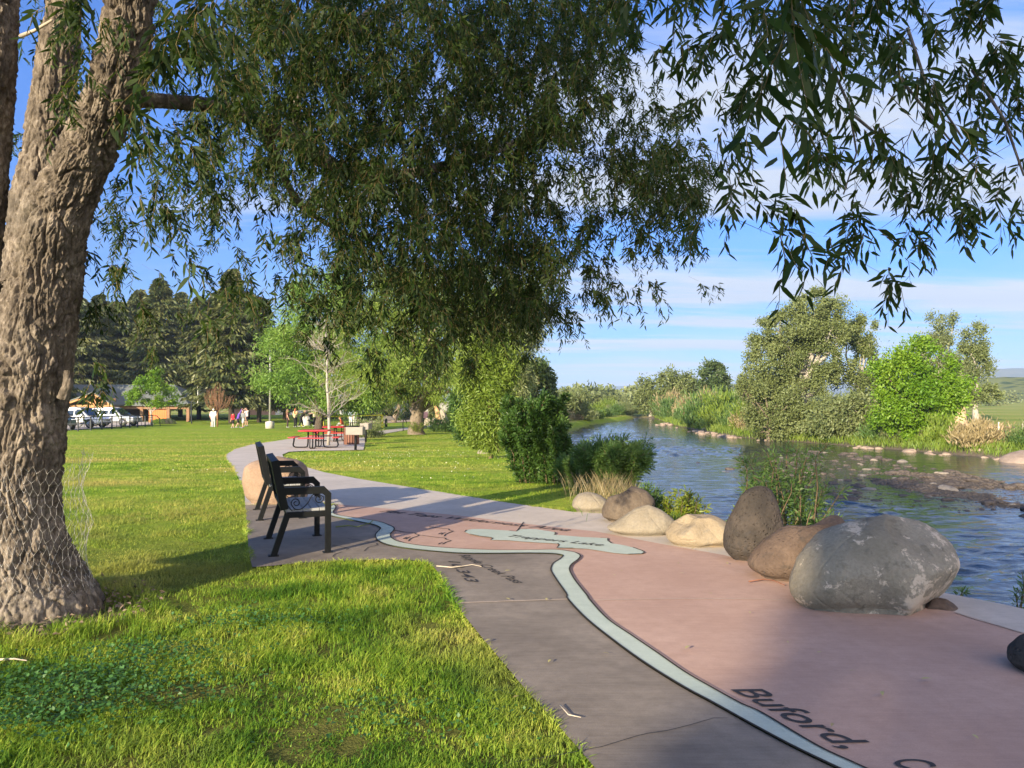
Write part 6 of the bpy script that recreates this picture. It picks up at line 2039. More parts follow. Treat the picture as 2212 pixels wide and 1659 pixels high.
# porch gable
gl, gp, gr_ = pp(150, 865), pp(222, 848.5), pp(263, 876)
gl = pp(178, 876); 
hw = gr_.x - gp.x
xl, xc, xr = gp.x - hw * 1.9, gp.x, gr_.x
zl, zt, zrr = pp(0, 868).z - 0.55, gp.z, gr_.z
mb = MB()
yf, yk = Yp - 2.2, Yp + 4.5
up_ = 0.14
mb.add([L_(p) for p in [(xl, yf, zl), (xc, yf, zt), (xc, yk, zt), (xl, yk, zl), (xl, yf, zl + up_), (xc, yf, zt + up_), (xc, yk, zt + up_), (xl, yk, zl + up_)]], [(0, 1, 2, 3), (4, 7, 6, 5), (0, 4, 5, 1), (1, 5, 6, 2), (2, 6, 7, 3), (3, 7, 4, 0)])
mb.add([L_(p) for p in [(xc + 0.002, yf, zt), (xr, yf, zrr), (xr, yk, zrr), (xc + 0.002, yk, zt), (xc + 0.002, yf, zt + up_), (xr, yf, zrr + up_), (xr, yk, zrr + up_), (xc + 0.002, yk, zt + up_)]], [(0, 1, 2, 3), (4, 7, 6, 5), (0, 4, 5, 1), (1, 5, 6, 2), (2, 6, 7, 3), (3, 7, 4, 0)])
mb.build('porch_roof', M_shing, pav)
mb = MB()
yg = yf + 0.12
zb2 = zrr - 0.02
mb.beam(L_((xl, yg, zl - 0.16)), L_((xc, yg, zt - 0.16)), 0.2, 0.30, up=(0, 1, 0)); mb.beam(L_((xc, yg + 0.21, zt - 0.16)), L_((xr, yg + 0.21, zrr - 0.16)), 0.2, 0.30, up=(0, 1, 0))
mb.build('rafter', M_timb, pav)
mb = MB(); mb.beam(L_((xl, yg + 0.5, zb2 - 0.05)), L_((xr - 0.3, yg + 0.5, zb2 - 0.05)), 0.22, 0.34); mb.build('tie_beam', M_timb, pav)
mb = MB(); mb.beam(L_((xl, yg + 0.5, zb2 - 0.85)), L_((xr - 0.3, yg + 0.5, zb2 - 0.85)), 0.2, 0.26); mb.build('lower_beam', M_timb, pav)
mb = MB(); mb.beam(L_((xc, yg + 0.45, zb2 + 0.13)), L_((xc, yg + 0.45, zt - 0.3)), 0.2, 0.2, up=(0, 1, 0)); mb.build('king_post', M_timb, pav)
for s, xe in ((-1, xc - hw * 0.55), (1, xc + hw * 0.55)):
    mb = MB(); mb.beam(L_((xc + s * 0.15, yg + 0.45, zb2 + 0.2)), L_((xe, yg + 0.45, zb2 + (zt - zb2) * 0.42)), 0.16, 0.16, up=(0, 1, 0)); mb.build('strut', M_timb, pav)
mb = MB(); mb.box(L_((xc, yg + 1.6, zb2 + 0.45)), (hw * 1.6, 0.1, 0.9)); mb.build('gable_board', M_timd, pav)
for u in (150, 258, 300, 330, 358, 401):
    q = pp(u, 0); mb = MB()
    yy = Yp - 1.6 if u < 270 else Yp + 1.6
    mb.box(L_((q.x, yy, (zb - 0.3 + ze - 0.15) / 2)), (0.36, 0.36, ze - 0.15 - zb + 0.3)); mb.build('post', M_log, pav)
mb = MB(); mb.beam(L_((x0 + 0.5, Yp + 1.6, ze - 0.38)), L_((x1 - 0.4, Yp + 1.6, ze - 0.38)), 0.25, 0.36); mb.build('eave_beam', M_log, pav)
mb = MB(); mb.box(L_(((x0 + x1) / 2 - 3, Yp + 8.5, (ze + zb) / 2)), ((x1 - x0) * 0.62, 0.2, ze - zb - 0.1)); mb.build('back_wall', M_timd, pav)
q = pp(341, 0)
mb = MB()
for k in range(8): mb.box((-0.9 + 0.26 * k, 0, 0.75), (0.245, 0.05, 1.5))
mb.box((0, 0.06, 0.4), (2.1, 0.05, 0.12)); mb.box((0, 0.06, 1.2), (2.1, 0.05, 0.12))
o = mb.build('board_fence', M_org, None, at(341, Yp - 3)); tag(o, 'short orange stained board fence panel between the pavilion posts', 'fence')
M_flo = mat_leaf('flower_bed_leaf', (0.07, 0.12, 0.03), (0.20, 0.16, 0.20), trans=0.2)
rs = np.random.default_rng(3)
for k, (u, lab) in enumerate(((345, 'low green bush at the edge of the flower bed before the pavilion'), (362, 'mauve flowering clump in the bed before the pavilion'))):
    b = at(u, Yp - 8)
    n = 900
    p = unit(rs.normal(size=(n, 3))) * rs.random((n, 1)) ** 0.4 * np.array([0.9, 0.6, 0.55]); p[:, 2] = np.abs(p[:, 2])
    V, F, a = leaves4(p, p + rs.normal(size=p.shape) * 0.3, np.full(n, 0.16), np.full(n, 0.09), rs)
    o = mesh_np('flower_clump', V, F, (L_light, M_flo)[k], attrs={'rnd': a}); o.location = b; tag(o, lab, 'plant')

# ------------------------------------------------------------------ pale buildings beyond the trees
def block(name, label, u0, u1, v_top, Y, wallm, roofm, depth=8, cat='building', wins=(), band=None, roof_h=0.5):
    b = at((u0 + u1) / 2, Y)
    o = empty(name, b); tag(o, label, cat)
    xa, xb_ = A(u0, 0, Y).x - b.x, A(u1, 0, Y).x - b.x
    zt = A(0, v_top, Y).z - b.z
    mb = MB(); mb.box(((xa + xb_) / 2, depth / 2, zt / 2 - 0.2), (xb_ - xa, depth, zt + 0.4)); mb.build('wall', wallm, o)
    mb = MB(); mb.add([(xa - 0.3, -0.4, zt + 0.01), (xb_ + 0.3, -0.4, zt + 0.01), (xb_ + 0.3, depth + 0.4, zt + 0.01), (xa - 0.3, depth + 0.4, zt + 0.01), (xa - 0.3, depth / 2, zt + roof_h), (xb_ + 0.3, depth / 2, zt + roof_h)], [(0, 1, 5, 4), (2, 3, 4, 5), (1, 2, 5), (3, 0, 4), (0, 3, 2, 1)])
    mb.build('roof', roofm, o)
    if band:
        mb = MB(); mb.box(((xa + xb_) / 2, -0.02, band[0] / 2), (xb_ - xa - 0.1, 0.05, band[0])); mb.build('plinth', band[1], o)
    for (f, wz, ww, wh) in wins:
        fx = xa + (xb_ - xa) * f
        mb = MB(); mb.box((fx, -0.03, wz), (ww, 0.08, wh)); w = mb.build('window', M_white, o)
        mb = MB(); mb.box((fx, -0.075, wz), (ww - 0.16, 0.02, wh - 0.16)); mb.build('pane', M_glass, w)
    return o


M_glass = mat_simple('dark_glass', (0.02, 0.025, 0.03), 0.08, 0.1, 1, spec=0.6)
M_shed = mat_simple('ribbed_grey_steel', (0.30, 0.295, 0.28), 0.7, 0.08, 0.6)
M_shedr = mat_simple('blue_grey_roof', (0.33, 0.42, 0.50), 0.4, 0.08, 0.6, metal=0.2)
M_brick = mat_simple('pink_block', (0.42, 0.27, 0.22), 0.9, 0.15, 3)
block('white_house', 'white house with a pinkish base beyond the spruces, left of the lamp post', 505, 600, 880, 135, M_white, M_shing, 9, 'house', [(0.30, 2.1, 1.0, 1.2), (0.68, 2.1, 1.0, 1.2)], (1.3, M_brick), 2.0)
block('white_house', 'white house right of the lamp post beyond the shaded trunks', 606, 640, 882, 138, M_white, M_shing, 9, 'house', [(0.5, 2.0, 1.0, 1.2)], None, 1.6)
block('white_house', 'white house behind the volleyball net and the people in pale clothes', 715, 800, 880, 142, M_white, M_shing, 9, 'house', [(0.25, 2.0, 1.1, 1.2), (0.72, 2.0, 1.1, 1.2)], None, 1.8)
sh = block('long_shed', 'long grey ribbed steel shed with a blue grey roof behind the spreading willow', 812, 985, 868, 112, M_shed, M_shedr, 14, 'shed', (), None, 1.4)
mb = MB()
for k in range(46): mb.box((-5.7 + 0.25 * k, -0.03, 1.7), (0.05, 0.05, 3.3))
mb.build('rib', M_shed, sh)
# dark hedge in front of the shed
for k, (u, Y, lab) in enumerate(((780, 104, 'shaded hedge section left of the twin leaning trunks'), (818, 104, 'shaded hedge section right behind the volleyball net end'), (872, 103, 'shaded hedge section behind the twin leaning trunks'))):
    b = at(u, Y)
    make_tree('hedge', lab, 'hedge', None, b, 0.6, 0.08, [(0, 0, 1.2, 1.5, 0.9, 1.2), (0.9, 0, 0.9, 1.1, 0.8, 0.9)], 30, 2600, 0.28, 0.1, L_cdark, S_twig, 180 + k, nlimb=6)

# ------------------------------------------------------------------ parked cars
M_carw = mat_simple('white_car_paint', (0.72, 0.73, 0.74), 0.25, 0.02, 1, spec=0.5, coat=0.6)
M_cars = mat_simple('silver_car_paint', (0.46, 0.49, 0.54), 0.28, 0.03, 1, metal=0.35, spec=0.5, coat=0.6)
M_card = mat_simple('dark_teal_car_paint', (0.035, 0.055, 0.065), 0.25, 0.03, 1, spec=0.5, coat=0.6)
M_clad = mat_simple('grey_plastic_cladding', (0.10, 0.10, 0.105), 0.6, 0.1, 2)
M_tyre = mat_simple('tyre_rubber', (0.018, 0.018, 0.018), 0.8, 0.1, 5)
M_rim = mat_simple('alloy_rim', (0.45, 0.45, 0.46), 0.3, 0.05, 3, metal=0.8)
M_lamp = mat_simple('lamp_glass', (0.70, 0.72, 0.74), 0.1, 0.05, 2)


def car(loc, rz, lab, paint, boxy=False):
    c = empty('parked_car', loc, rz)
    tag(c, lab, 'car', 'cars parked behind the railing')
    W_ = 1.9
    # x forward, y left; body by cross-sections
    body = [(-2.35, 0.55, 0.98, 0.86), (-2.25, 0.38, 1.08, 0.92), (-1.5, 0.33, 1.12, 0.95), (0.0, 0.33, 1.10, 0.95), (0.95, 0.33, 1.08, 0.95), (1.5, 0.34, 1.04, 0.94), (2.1, 0.38, 0.95, 0.90), (2.40, 0.48, 0.80, 0.78)]
    mb = MB(); vs, fs = [], []
    for x, z0, z1, hw_ in body:
        vs += [(x, -hw_ * 0.9, z0), (x, -hw_, z0 + 0.12), (x, -hw_, z1 - 0.14), (x, -hw_ * 0.9, z1), (x, hw_ * 0.9, z1), (x, hw_, z1 - 0.14), (x, hw_, z0 + 0.12), (x, hw_ * 0.9, z0)]
    for i in range(len(body) - 1):
        for k in range(8):
            fs.append((i * 8 + k, i * 8 + (k + 1) % 8, (i + 1) * 8 + (k + 1) % 8, (i + 1) * 8 + k))
    fs += [tuple(range(8)), tuple(reversed(range((len(body) - 1) * 8, len(body) * 8)))]
    mb.add(vs, fs, 0, False); mb.build('body', paint, c)
    rear = -2.15 if boxy else -2.05
    cab = [(rear - 0.08, 1.10, 0.86), (rear + 0.18, 1.68, 0.70), (-1.2, 1.78, 0.72), (-0.1, 1.79, 0.72), (0.35, 1.74, 0.70), (1.15, 1.10, 0.84)]
    mb = MB(); vs, fs = [], []
    for x, z, hw_ in cab: vs += [(x, -hw_, z), (x, hw_, z)]
    for i in range(5): fs.append((2 * i, 2 * i + 1, 2 * i + 3, 2 * i + 2))
    lowv = len(vs)
    for x, z, hw_ in cab: vs += [(x, -0.88, 1.09), (x, 0.88, 1.09)]
    for i in range(5):
        fs.append((2 * i, 2 * i + 2, lowv + 2 * i + 2, lowv + 2 * i)); fs.append((2 * i + 1, lowv + 2 * i + 1, lowv + 2 * i + 3, 2 * i + 3))
    mb.add(vs, fs); mb.build('cabin', paint, c)
    for s in (-1, 1):
        for (xa, xb_, ta, tb) in ((rear + 0.32, -1.18, rear + 0.40, -1.14), (-1.10, -0.12, -1.06, -0.12), (-0.03, 0.95, -0.03, 0.42)):
            y0, y1 = s * 0.886, s * 0.742
            mb = MB(); mb.add([(xa, y0, 1.16), (xb_, y0, 1.16), (tb, y1, 1.66), (ta, y1, 1.66), (xa, y0 - s * 0.02, 1.16), (xb_, y0 - s * 0.02, 1.16), (tb, y1 - s * 0.02, 1.66), (ta, y1 - s * 0.02, 1.66)],
                              [(0, 1, 2, 3), (4, 7, 6, 5), (0, 4, 5, 1), (1, 5, 6, 2), (2, 6, 7, 3), (3, 7, 4, 0)])
            mb.build('side_window', M_glass, c)
        mb = MB(); mb.box((0.78, s * 1.02, 1.16), (0.16, 0.22, 0.16), bev=0.03); mb.build('mirror', paint, c)
        mb = MB(); mb.box((-0.1, s * 0.955, 0.44), (3.2, 0.03, 0.20)); mb.build('cladding', M_clad, c)
        mb = MB(); mb.box((2.24, s * 0.62, 0.80), (0.26, 0.34, 0.15), bev=0.03); mb.build('headlight', M_lamp, c)
        mb = MB(); mb.beam((-1.7, s * 0.62, 1.81), (0.1, s * 0.62, 1.82), 0.04, 0.05); mb.build('roof_rail', M_clad, c)
        for x in (-1.45, 1.42):
            mb = MB(); Mx = Matrix.Rotation(PI / 2, 3, 'X')
            mb.lathe([(0.22, -0.115), (0.35, -0.115), (0.37, -0.06), (0.37, 0.06), (0.35, 0.115), (0.22, 0.115)], (x, s * 0.86, 0.37), 22, M=Mx); w = mb.build('wheel', M_tyre, c)
            mb = MB()
            mb.lathe([(0.245, -0.125), (0.245, 0.125)], (x, s * 0.86, 0.37), 18, M=Mx)
            mb.build('rim', M_rim, w)
            mb = MB()
            for q in range(5):
                a = q * 2 * PI / 5
                mb.beam((x, s * 0.995, 0.37), (x + 0.2 * math.cos(a), s * 0.995, 0.37 + 0.2 * math.sin(a)), 0.035, 0.07, up=(0, 1, 0))
            mb.build('spoke', M_clad, w)
            mb = MB()
            n = 12
            arch = [(x + 0.45 * math.cos(PI * q / n), 0.37 + 0.45 * math.sin(PI * q / n)) for q in range(n + 1)]
            mb.prism(arch, lambda a, b, d, s=s: Vector((a, s * (0.90 + 0.062 * d), b)), 1.0); mb.build('wheel_arch', M_clad, c)
    mb = MB(); mb.add([(1.17, -0.78, 1.13), (1.17, 0.78, 1.13), (0.42, 0.64, 1.73), (0.42, -0.64, 1.73), (1.20, -0.78, 1.14), (1.20, 0.78, 1.14), (0.45, 0.64, 1.74), (0.45, -0.64, 1.74)], [(0, 1, 2, 3), (4, 7, 6, 5), (0, 4, 5, 1), (1, 5, 6, 2), (2, 6, 7, 3), (3, 7, 4, 0)])
    mb.build('windscreen', M_glass, c)
    mb = MB(); mb.box((2.37, 0, 0.66), (0.06, 0.95, 0.20), bev=0.02); mb.build('grille', M_clad, c)
    mb = MB(); mb.box((2.36, 0, 0.46), (0.14, 1.7, 0.16), bev=0.05); mb.build('bumper', M_clad, c)
    return c


b = at(176, 68); car((b.x, b.y, b.z + 0.05), R(-6), 'white crossover parked nearest, with grey cladding and a five spoke wheel, behind the railing', M_carw)
b = at(248, 75); car((b.x, b.y, b.z + 0.05), R(-6), 'silver white boxy four wheel drive parked behind the white crossover', M_cars, True)
b = at(118, 63); car((b.x, b.y, b.z + 0.05), R(-40), 'dark car nose half hidden behind the big willow trunk', M_card)

# railing
M_rail = mat_simple('dark_blue_grey_railing', (0.020, 0.024, 0.034), 0.5, 0.15, 5)
p0, p1 = at(135, 57), at(329, 76)
rail = empty('metal_railing', p0)
tag(rail, 'long dark metal railing along the car park edge in front of the cars', 'railing')
nn = 9
rp_ = [p0.lerp(p1, (k / nn) ** 0.9) for k in range(nn + 1)]
for q in rp_: q.z = tz(q.x, q.y)
for q in rp_:
    mb = MB(); mb.box(q - p0 + Vector((0, 0, 0.52)), (0.09, 0.09, 1.08)); mb.build('post', M_rail, rail)
for k in range(nn):
    a, b_ = rp_[k] - p0, rp_[k + 1] - p0
    for z, w in ((1.08, 0.08), (0.86, 0.045), (0.12, 0.045)):
        mb = MB(); mb.beam(a + Vector((0, 0, z)), b_ + Vector((0, 0, z)), w, w); mb.build('rail', M_rail, rail)
    mb = MB(); mb.beam(a.lerp(b_, 0.5) + Vector((0, 0, 0.12)), a.lerp(b_, 0.5) + Vector((0, 0, 0.86)), 0.03, 0.03, up=(0, 1, 0)); mb.build('baluster', M_rail, rail)
e = rp_[-1] - p0
mb = MB(); mb.tube([e + Vector((0, 0, 1.08)), e + Vector((0.3, 0.3, 1.02)), e + Vector((0.5, 0.5, 0.75)), e + Vector((0.55, 0.55, 0))], 0.04, 6); mb.build('end_bend', M_rail, rail)

# ------------------------------------------------------------------ lamp post, concrete drums, hoop
M_conc = mat_simple('cast_concrete', (0.46, 0.43, 0.38), 0.85, 0.1, 3, bump=0.2)
M_gal = mat_simple('galvanised_pole', (0.34, 0.33, 0.31), 0.5, 0.08, 3, metal=0.3)
q = P(583, 925)
lampo = empty('lamp_post', q); tag(lampo, 'grey lamp post on a round concrete base, its single head near the spruces', 'lamp post')
hh = A(583, 738, q.y).z - q.z
mb = MB(); mb.lathe([(0.38, -0.1), (0.38, 0.55), (0.35, 0.58)], n=24); mb.build('concrete_base', M_conc, lampo)
mb = MB(); mb.tube([(0, 0, 0.58), (0, 0, hh)], [0.10, 0.085], 8); mb.box((0, 0, 0.60), (0.34, 0.34, 0.04)); mb.build('pole', M_gal, lampo)
mb = MB(); mb.box((0.36, 0, hh - 0.12), (0.62, 0.28, 0.14), bev=0.03); mb.build('lamp_head', M_gal, lampo)
q = at(661, 79)
mb = MB(); mb.lathe([(0.40, -0.05), (0.42, 0.05), (0.42, 0.86), (0.36, 0.90), (0.15, 0.98)], n=24); dr = mb.build('litter_drum', M_conc, None, q); tag(dr, 'round pale concrete litter drum beside the people dressed in black', 'litter bin')
q = at(432, 86)
hoop = empty('basketball_hoop', q); tag(hoop, 'basketball hoop with a white backboard on a curved dark pole', 'basketball hoop')
s = q.y / FPX
zt = A(0, 850, q.y).z - q.z
mb = MB(); mb.tube([Vector(p) for p in smooth_curve([(-0.9, 0, -0.1), (-0.95, 0, 1.8), (-0.85, 0, 2.6), (-0.45, 0, 3.05), (0.35, 0, 3.15)], 5)], 0.075, 8); mb.build('pole', M_rail, hoop)
mb = MB(); Mz = Matrix.Rotation(R(62), 3, 'Z')
c0 = Vector((0.45, 0, 3.35)); mb.box(c0, (1.7, 0.06, 1.1 * 1.9), Mz); bd = mb.build('backboard', M_white, hoop)
mb = MB(); n_ = Mz @ Vector((0, -1, 0)); xa = Mz @ Vector((1, 0, 0))
for (a, z0, z1) in ((-0.3, 3.0, 3.5), (0.3, 3.0, 3.5)): mb.beam(c0 + n_ * 0.045 + xa * a + Vector((0, 0, -0.45)), c0 + n_ * 0.045 + xa * a + Vector((0, 0, 0.0)), 0.05, 0.02, up=n_)
mb.beam(c0 + n_ * 0.045 + xa * -0.33 + Vector((0, 0, 0.02)), c0 + n_ * 0.045 + xa * 0.33 + Vector((0, 0, 0.02)), 0.02, 0.05)
M_pinkr = mat_simple('faded_red_paint', (0.50, 0.13, 0.10), 0.6, 0.1)
mb.build('target_square', M_pinkr, bd)
mb = MB(); ct = c0 + n_ * 0.5 + Vector((0, 0, -0.62)); mb.tube([ct + Vector((0.26 * math.cos(a), 0.26 * math.sin(a), 0)) for a in np.linspace(0, 2 * PI, 17)], 0.028, 6); mb.beam(c0 + n_ * 0.05 + Vector((0, 0, -0.62)), c0 + n_ * 0.26 + Vector((0, 0, -0.62)), 0.14, 0.04); mb.build('rim', M_pinkr, hoop)

# volleyball net
M_yel = mat_simple('yellow_tape', (0.72, 0.62, 0.05), 0.6, 0.06)
M_net = mat_simple('black_net_cord', (0.02, 0.02, 0.02), 0.8, 0.1)
p0, p1 = at(697, 64), at(826, 70)
net = empty('volleyball_net', p0); tag(net, 'yellow taped volleyball net strung between two yellow posts on the sand court', 'net')
d = p1 - p0
z0a, z0b = A(697, 921, 64).z - p0.z, A(826, 913.5, 70).z - p0.z
z1a, z1b = A(697, 900.5, 64).z - p0.z, A(826, 896.5, 70).z - p0.z
for q, za, zb_ in ((Vector((0, 0, 0)), z0a, z1a), (d, z0b, z1b)):
    mb = MB(); mb.beam((q.x, q.y, min(-0.1, za)), (q.x, q.y, zb_), 0.20, 0.12, up=(0, 1, 0)); mb.build('post', M_yel, net)
g0, g1, h0, h1 = Vector((0, 0, z0a + 0.05)), Vector((d.x, d.y, z0b + 0.05)), Vector((0, 0, z1a)), Vector((d.x, d.y, z1b))
mb = MB(); mb.beam(h0, h1, 0.03, 0.10); mb.build('top_tape', M_yel, net)
mb = MB(); mb.beam(g0, g1, 0.03, 0.07); mb.build('bottom_tape', M_yel, net)
mb = MB()
for k in range(60):
    f = (k + 0.5) / 60; mb.tube([g0.lerp(g1, f), h0.lerp(h1, f)], 0.006, 3, caps=False)
for k in range(1, 10):
    f = k / 10; mb.tube([g0.lerp(h0, f), g1.lerp(h1, f)], 0.006, 3, caps=False)
mb.build('mesh', M_net, net)

# standing stones, low walls, small posts round the far end of the path
RK_st = mat_rock('pale_standing_stone', (0.33, 0.29, 0.235), (0.40, 0.355, 0.295), (0.26, 0.23, 0.19), 0.4)
RK_or = mat_rock('orange_standing_stone', (0.50, 0.31, 0.145), (0.58, 0.40, 0.22), (0.36, 0.20, 0.10), 0.5)


def slab(name, lab, prof, Y, mat, deep, seed, cat='stone'):
    mb = MB(); b = at(prof[0][1], Y)
    pts = [(A(u, v, Y).x - b.x, A(u, v, Y).z - b.z) for v, u in prof]
    mb.prism(pts, lambda a, z, d: Vector((a, d * deep, z)), 1.0)
    o = mb.build(name, mat, None, b)
    bm = bmesh.new(); bm.from_mesh(o.data); bmesh.ops.bevel(bm, geom=bm.edges[:], offset=0.05, segments=2, affect='EDGES'); bm.to_mesh(o.data); bm.free()
    tag(o, lab, cat); return o


slab('standing_stone', 'tall orange leaning standing stone near the far end of the path', [(912, 943), (912, 954), (905, 953), (885, 947.5), (880, 944), (876, 941), (876, 938), (882, 937.5), (890, 940), (900, 941)], 62, RK_or, 0.5, 1)
slab('standing_stone', 'tall grey pointed standing stone right of the orange one', [(919, 953), (919, 968), (905, 966), (893, 961), (885, 955), (884, 950), (895, 950), (908, 952)], 63.5, RK_st, 0.6, 2)
slab('standing_stone', 'squat two toned stone block between the willow trunk and the orange standing stone', [(920, 931), (920, 952), (912, 950), (904, 942), (903, 935), (909, 932)], 61, RK_st, 0.6, 3)
slab('carved_bench', 'low pale carved stone seat with round openings beside the willow trunk', [(919, 915), (919, 932), (908, 931), (903, 925), (903, 919), (910, 916)], 64, RK_st, 0.7, 4, 'stone')
M_dk = mat_simple('dark_stone', (0.10, 0.09, 0.085), 0.8, 0.1)
slab('low_wall', 'low grey stone wall in the shade right behind the volleyball net', [(908, 828), (908, 852), (904, 851), (901, 846), (899, 846), (899, 828)], 82, M_dk, 0.5, 5, 'wall')
slab('planter_wall', 'dark low wall right of the grey standing stone', [(918, 968), (918, 984), (908, 984), (908, 968)], 66, M_dk, 0.6, 6, 'wall')
q = P(834, 921.5)
mb = MB(); mb.lathe([(0.13, -0.1), (0.13, 0.55), (0.10, 0.72), (0.06, 0.78)], n=12); o = mb.build('bollard', M_black, None, q); tag(o, 'short black bollard beside the narrow far path', 'bollard')
bk = at(896, 60)
mb = MB(); mb.tube([Vector(p) for p in smooth_curve([(-0.9, 0, 0.0), (-0.9, 0, 0.75), (-0.6, 0, 1.0), (-0.3, 0, 0.8), (-0.3, 0, 0.0)], 5)], 0.035, 6)
o = mb.build('bike_rack', M_black, None, bk); tag(o, 'black hoop bike rack left of the spreading willow trunk', 'bike rack')
# ------------------------------------------------------------------ people
def capsule(mb, a, b, ra, rb, n=10):
    a, b = Vector(a), Vector(b); ax = (b - a).normalized()
    pts = [a - ax * ra, a - ax * ra * 0.7, a - ax * ra * 0.2] + [a.lerp(b, t) for t in (0.2, 0.5, 0.8)] + [b + ax * rb * 0.2, b + ax * rb * 0.7, b + ax * rb]
    rr = [ra * 0.05, ra * 0.7, ra * 0.97] + [ra + (rb - ra) * t for t in (0.2, 0.5, 0.8)] + [rb * 0.97, rb * 0.7, rb * 0.05]
    mb.tube(pts, rr, n)


def remeshed(mb, vox, name, mat, parent):
    me = bpy.data.meshes.new('t'); me.from_pydata([tuple(p) for p in mb.v], [], mb.f); me.update()
    bm = bmesh.new(); bm.from_mesh(me); bmesh.ops.recalc_face_normals(bm, faces=bm.faces[:]); bm.to_mesh(me); bm.free()
    t = bpy.data.objects.new('t', me); COL.objects.link(t)
    md = t.modifiers.new('r', 'REMESH'); md.mode = 'VOXEL'; md.voxel_size = vox
    sm = t.modifiers.new('s', 'SMOOTH'); sm.iterations = 3; sm.factor = 0.5
    dg = bpy.context.evaluated_depsgraph_get()
    me2 = bpy.data.meshes.new_from_object(t.evaluated_get(dg))
    bpy.data.objects.remove(t)
    for p in me2.polygons: p.use_smooth = True
    return link(name, me2, mat, parent)


def cloth(name, c, var=0.08): return mat_simple(name, c, 0.85, var, 10)


M_skin = mat_simple('skin', (0.50, 0.30, 0.21), 0.6, 0.05, 8)
M_eye = mat_simple('eye', (0.03, 0.025, 0.02), 0.3, 0.05)
CLO = {}


def cm(key, col):
    if key not in CLO: CLO[key] = cloth(key, col)
    return CLO[key]


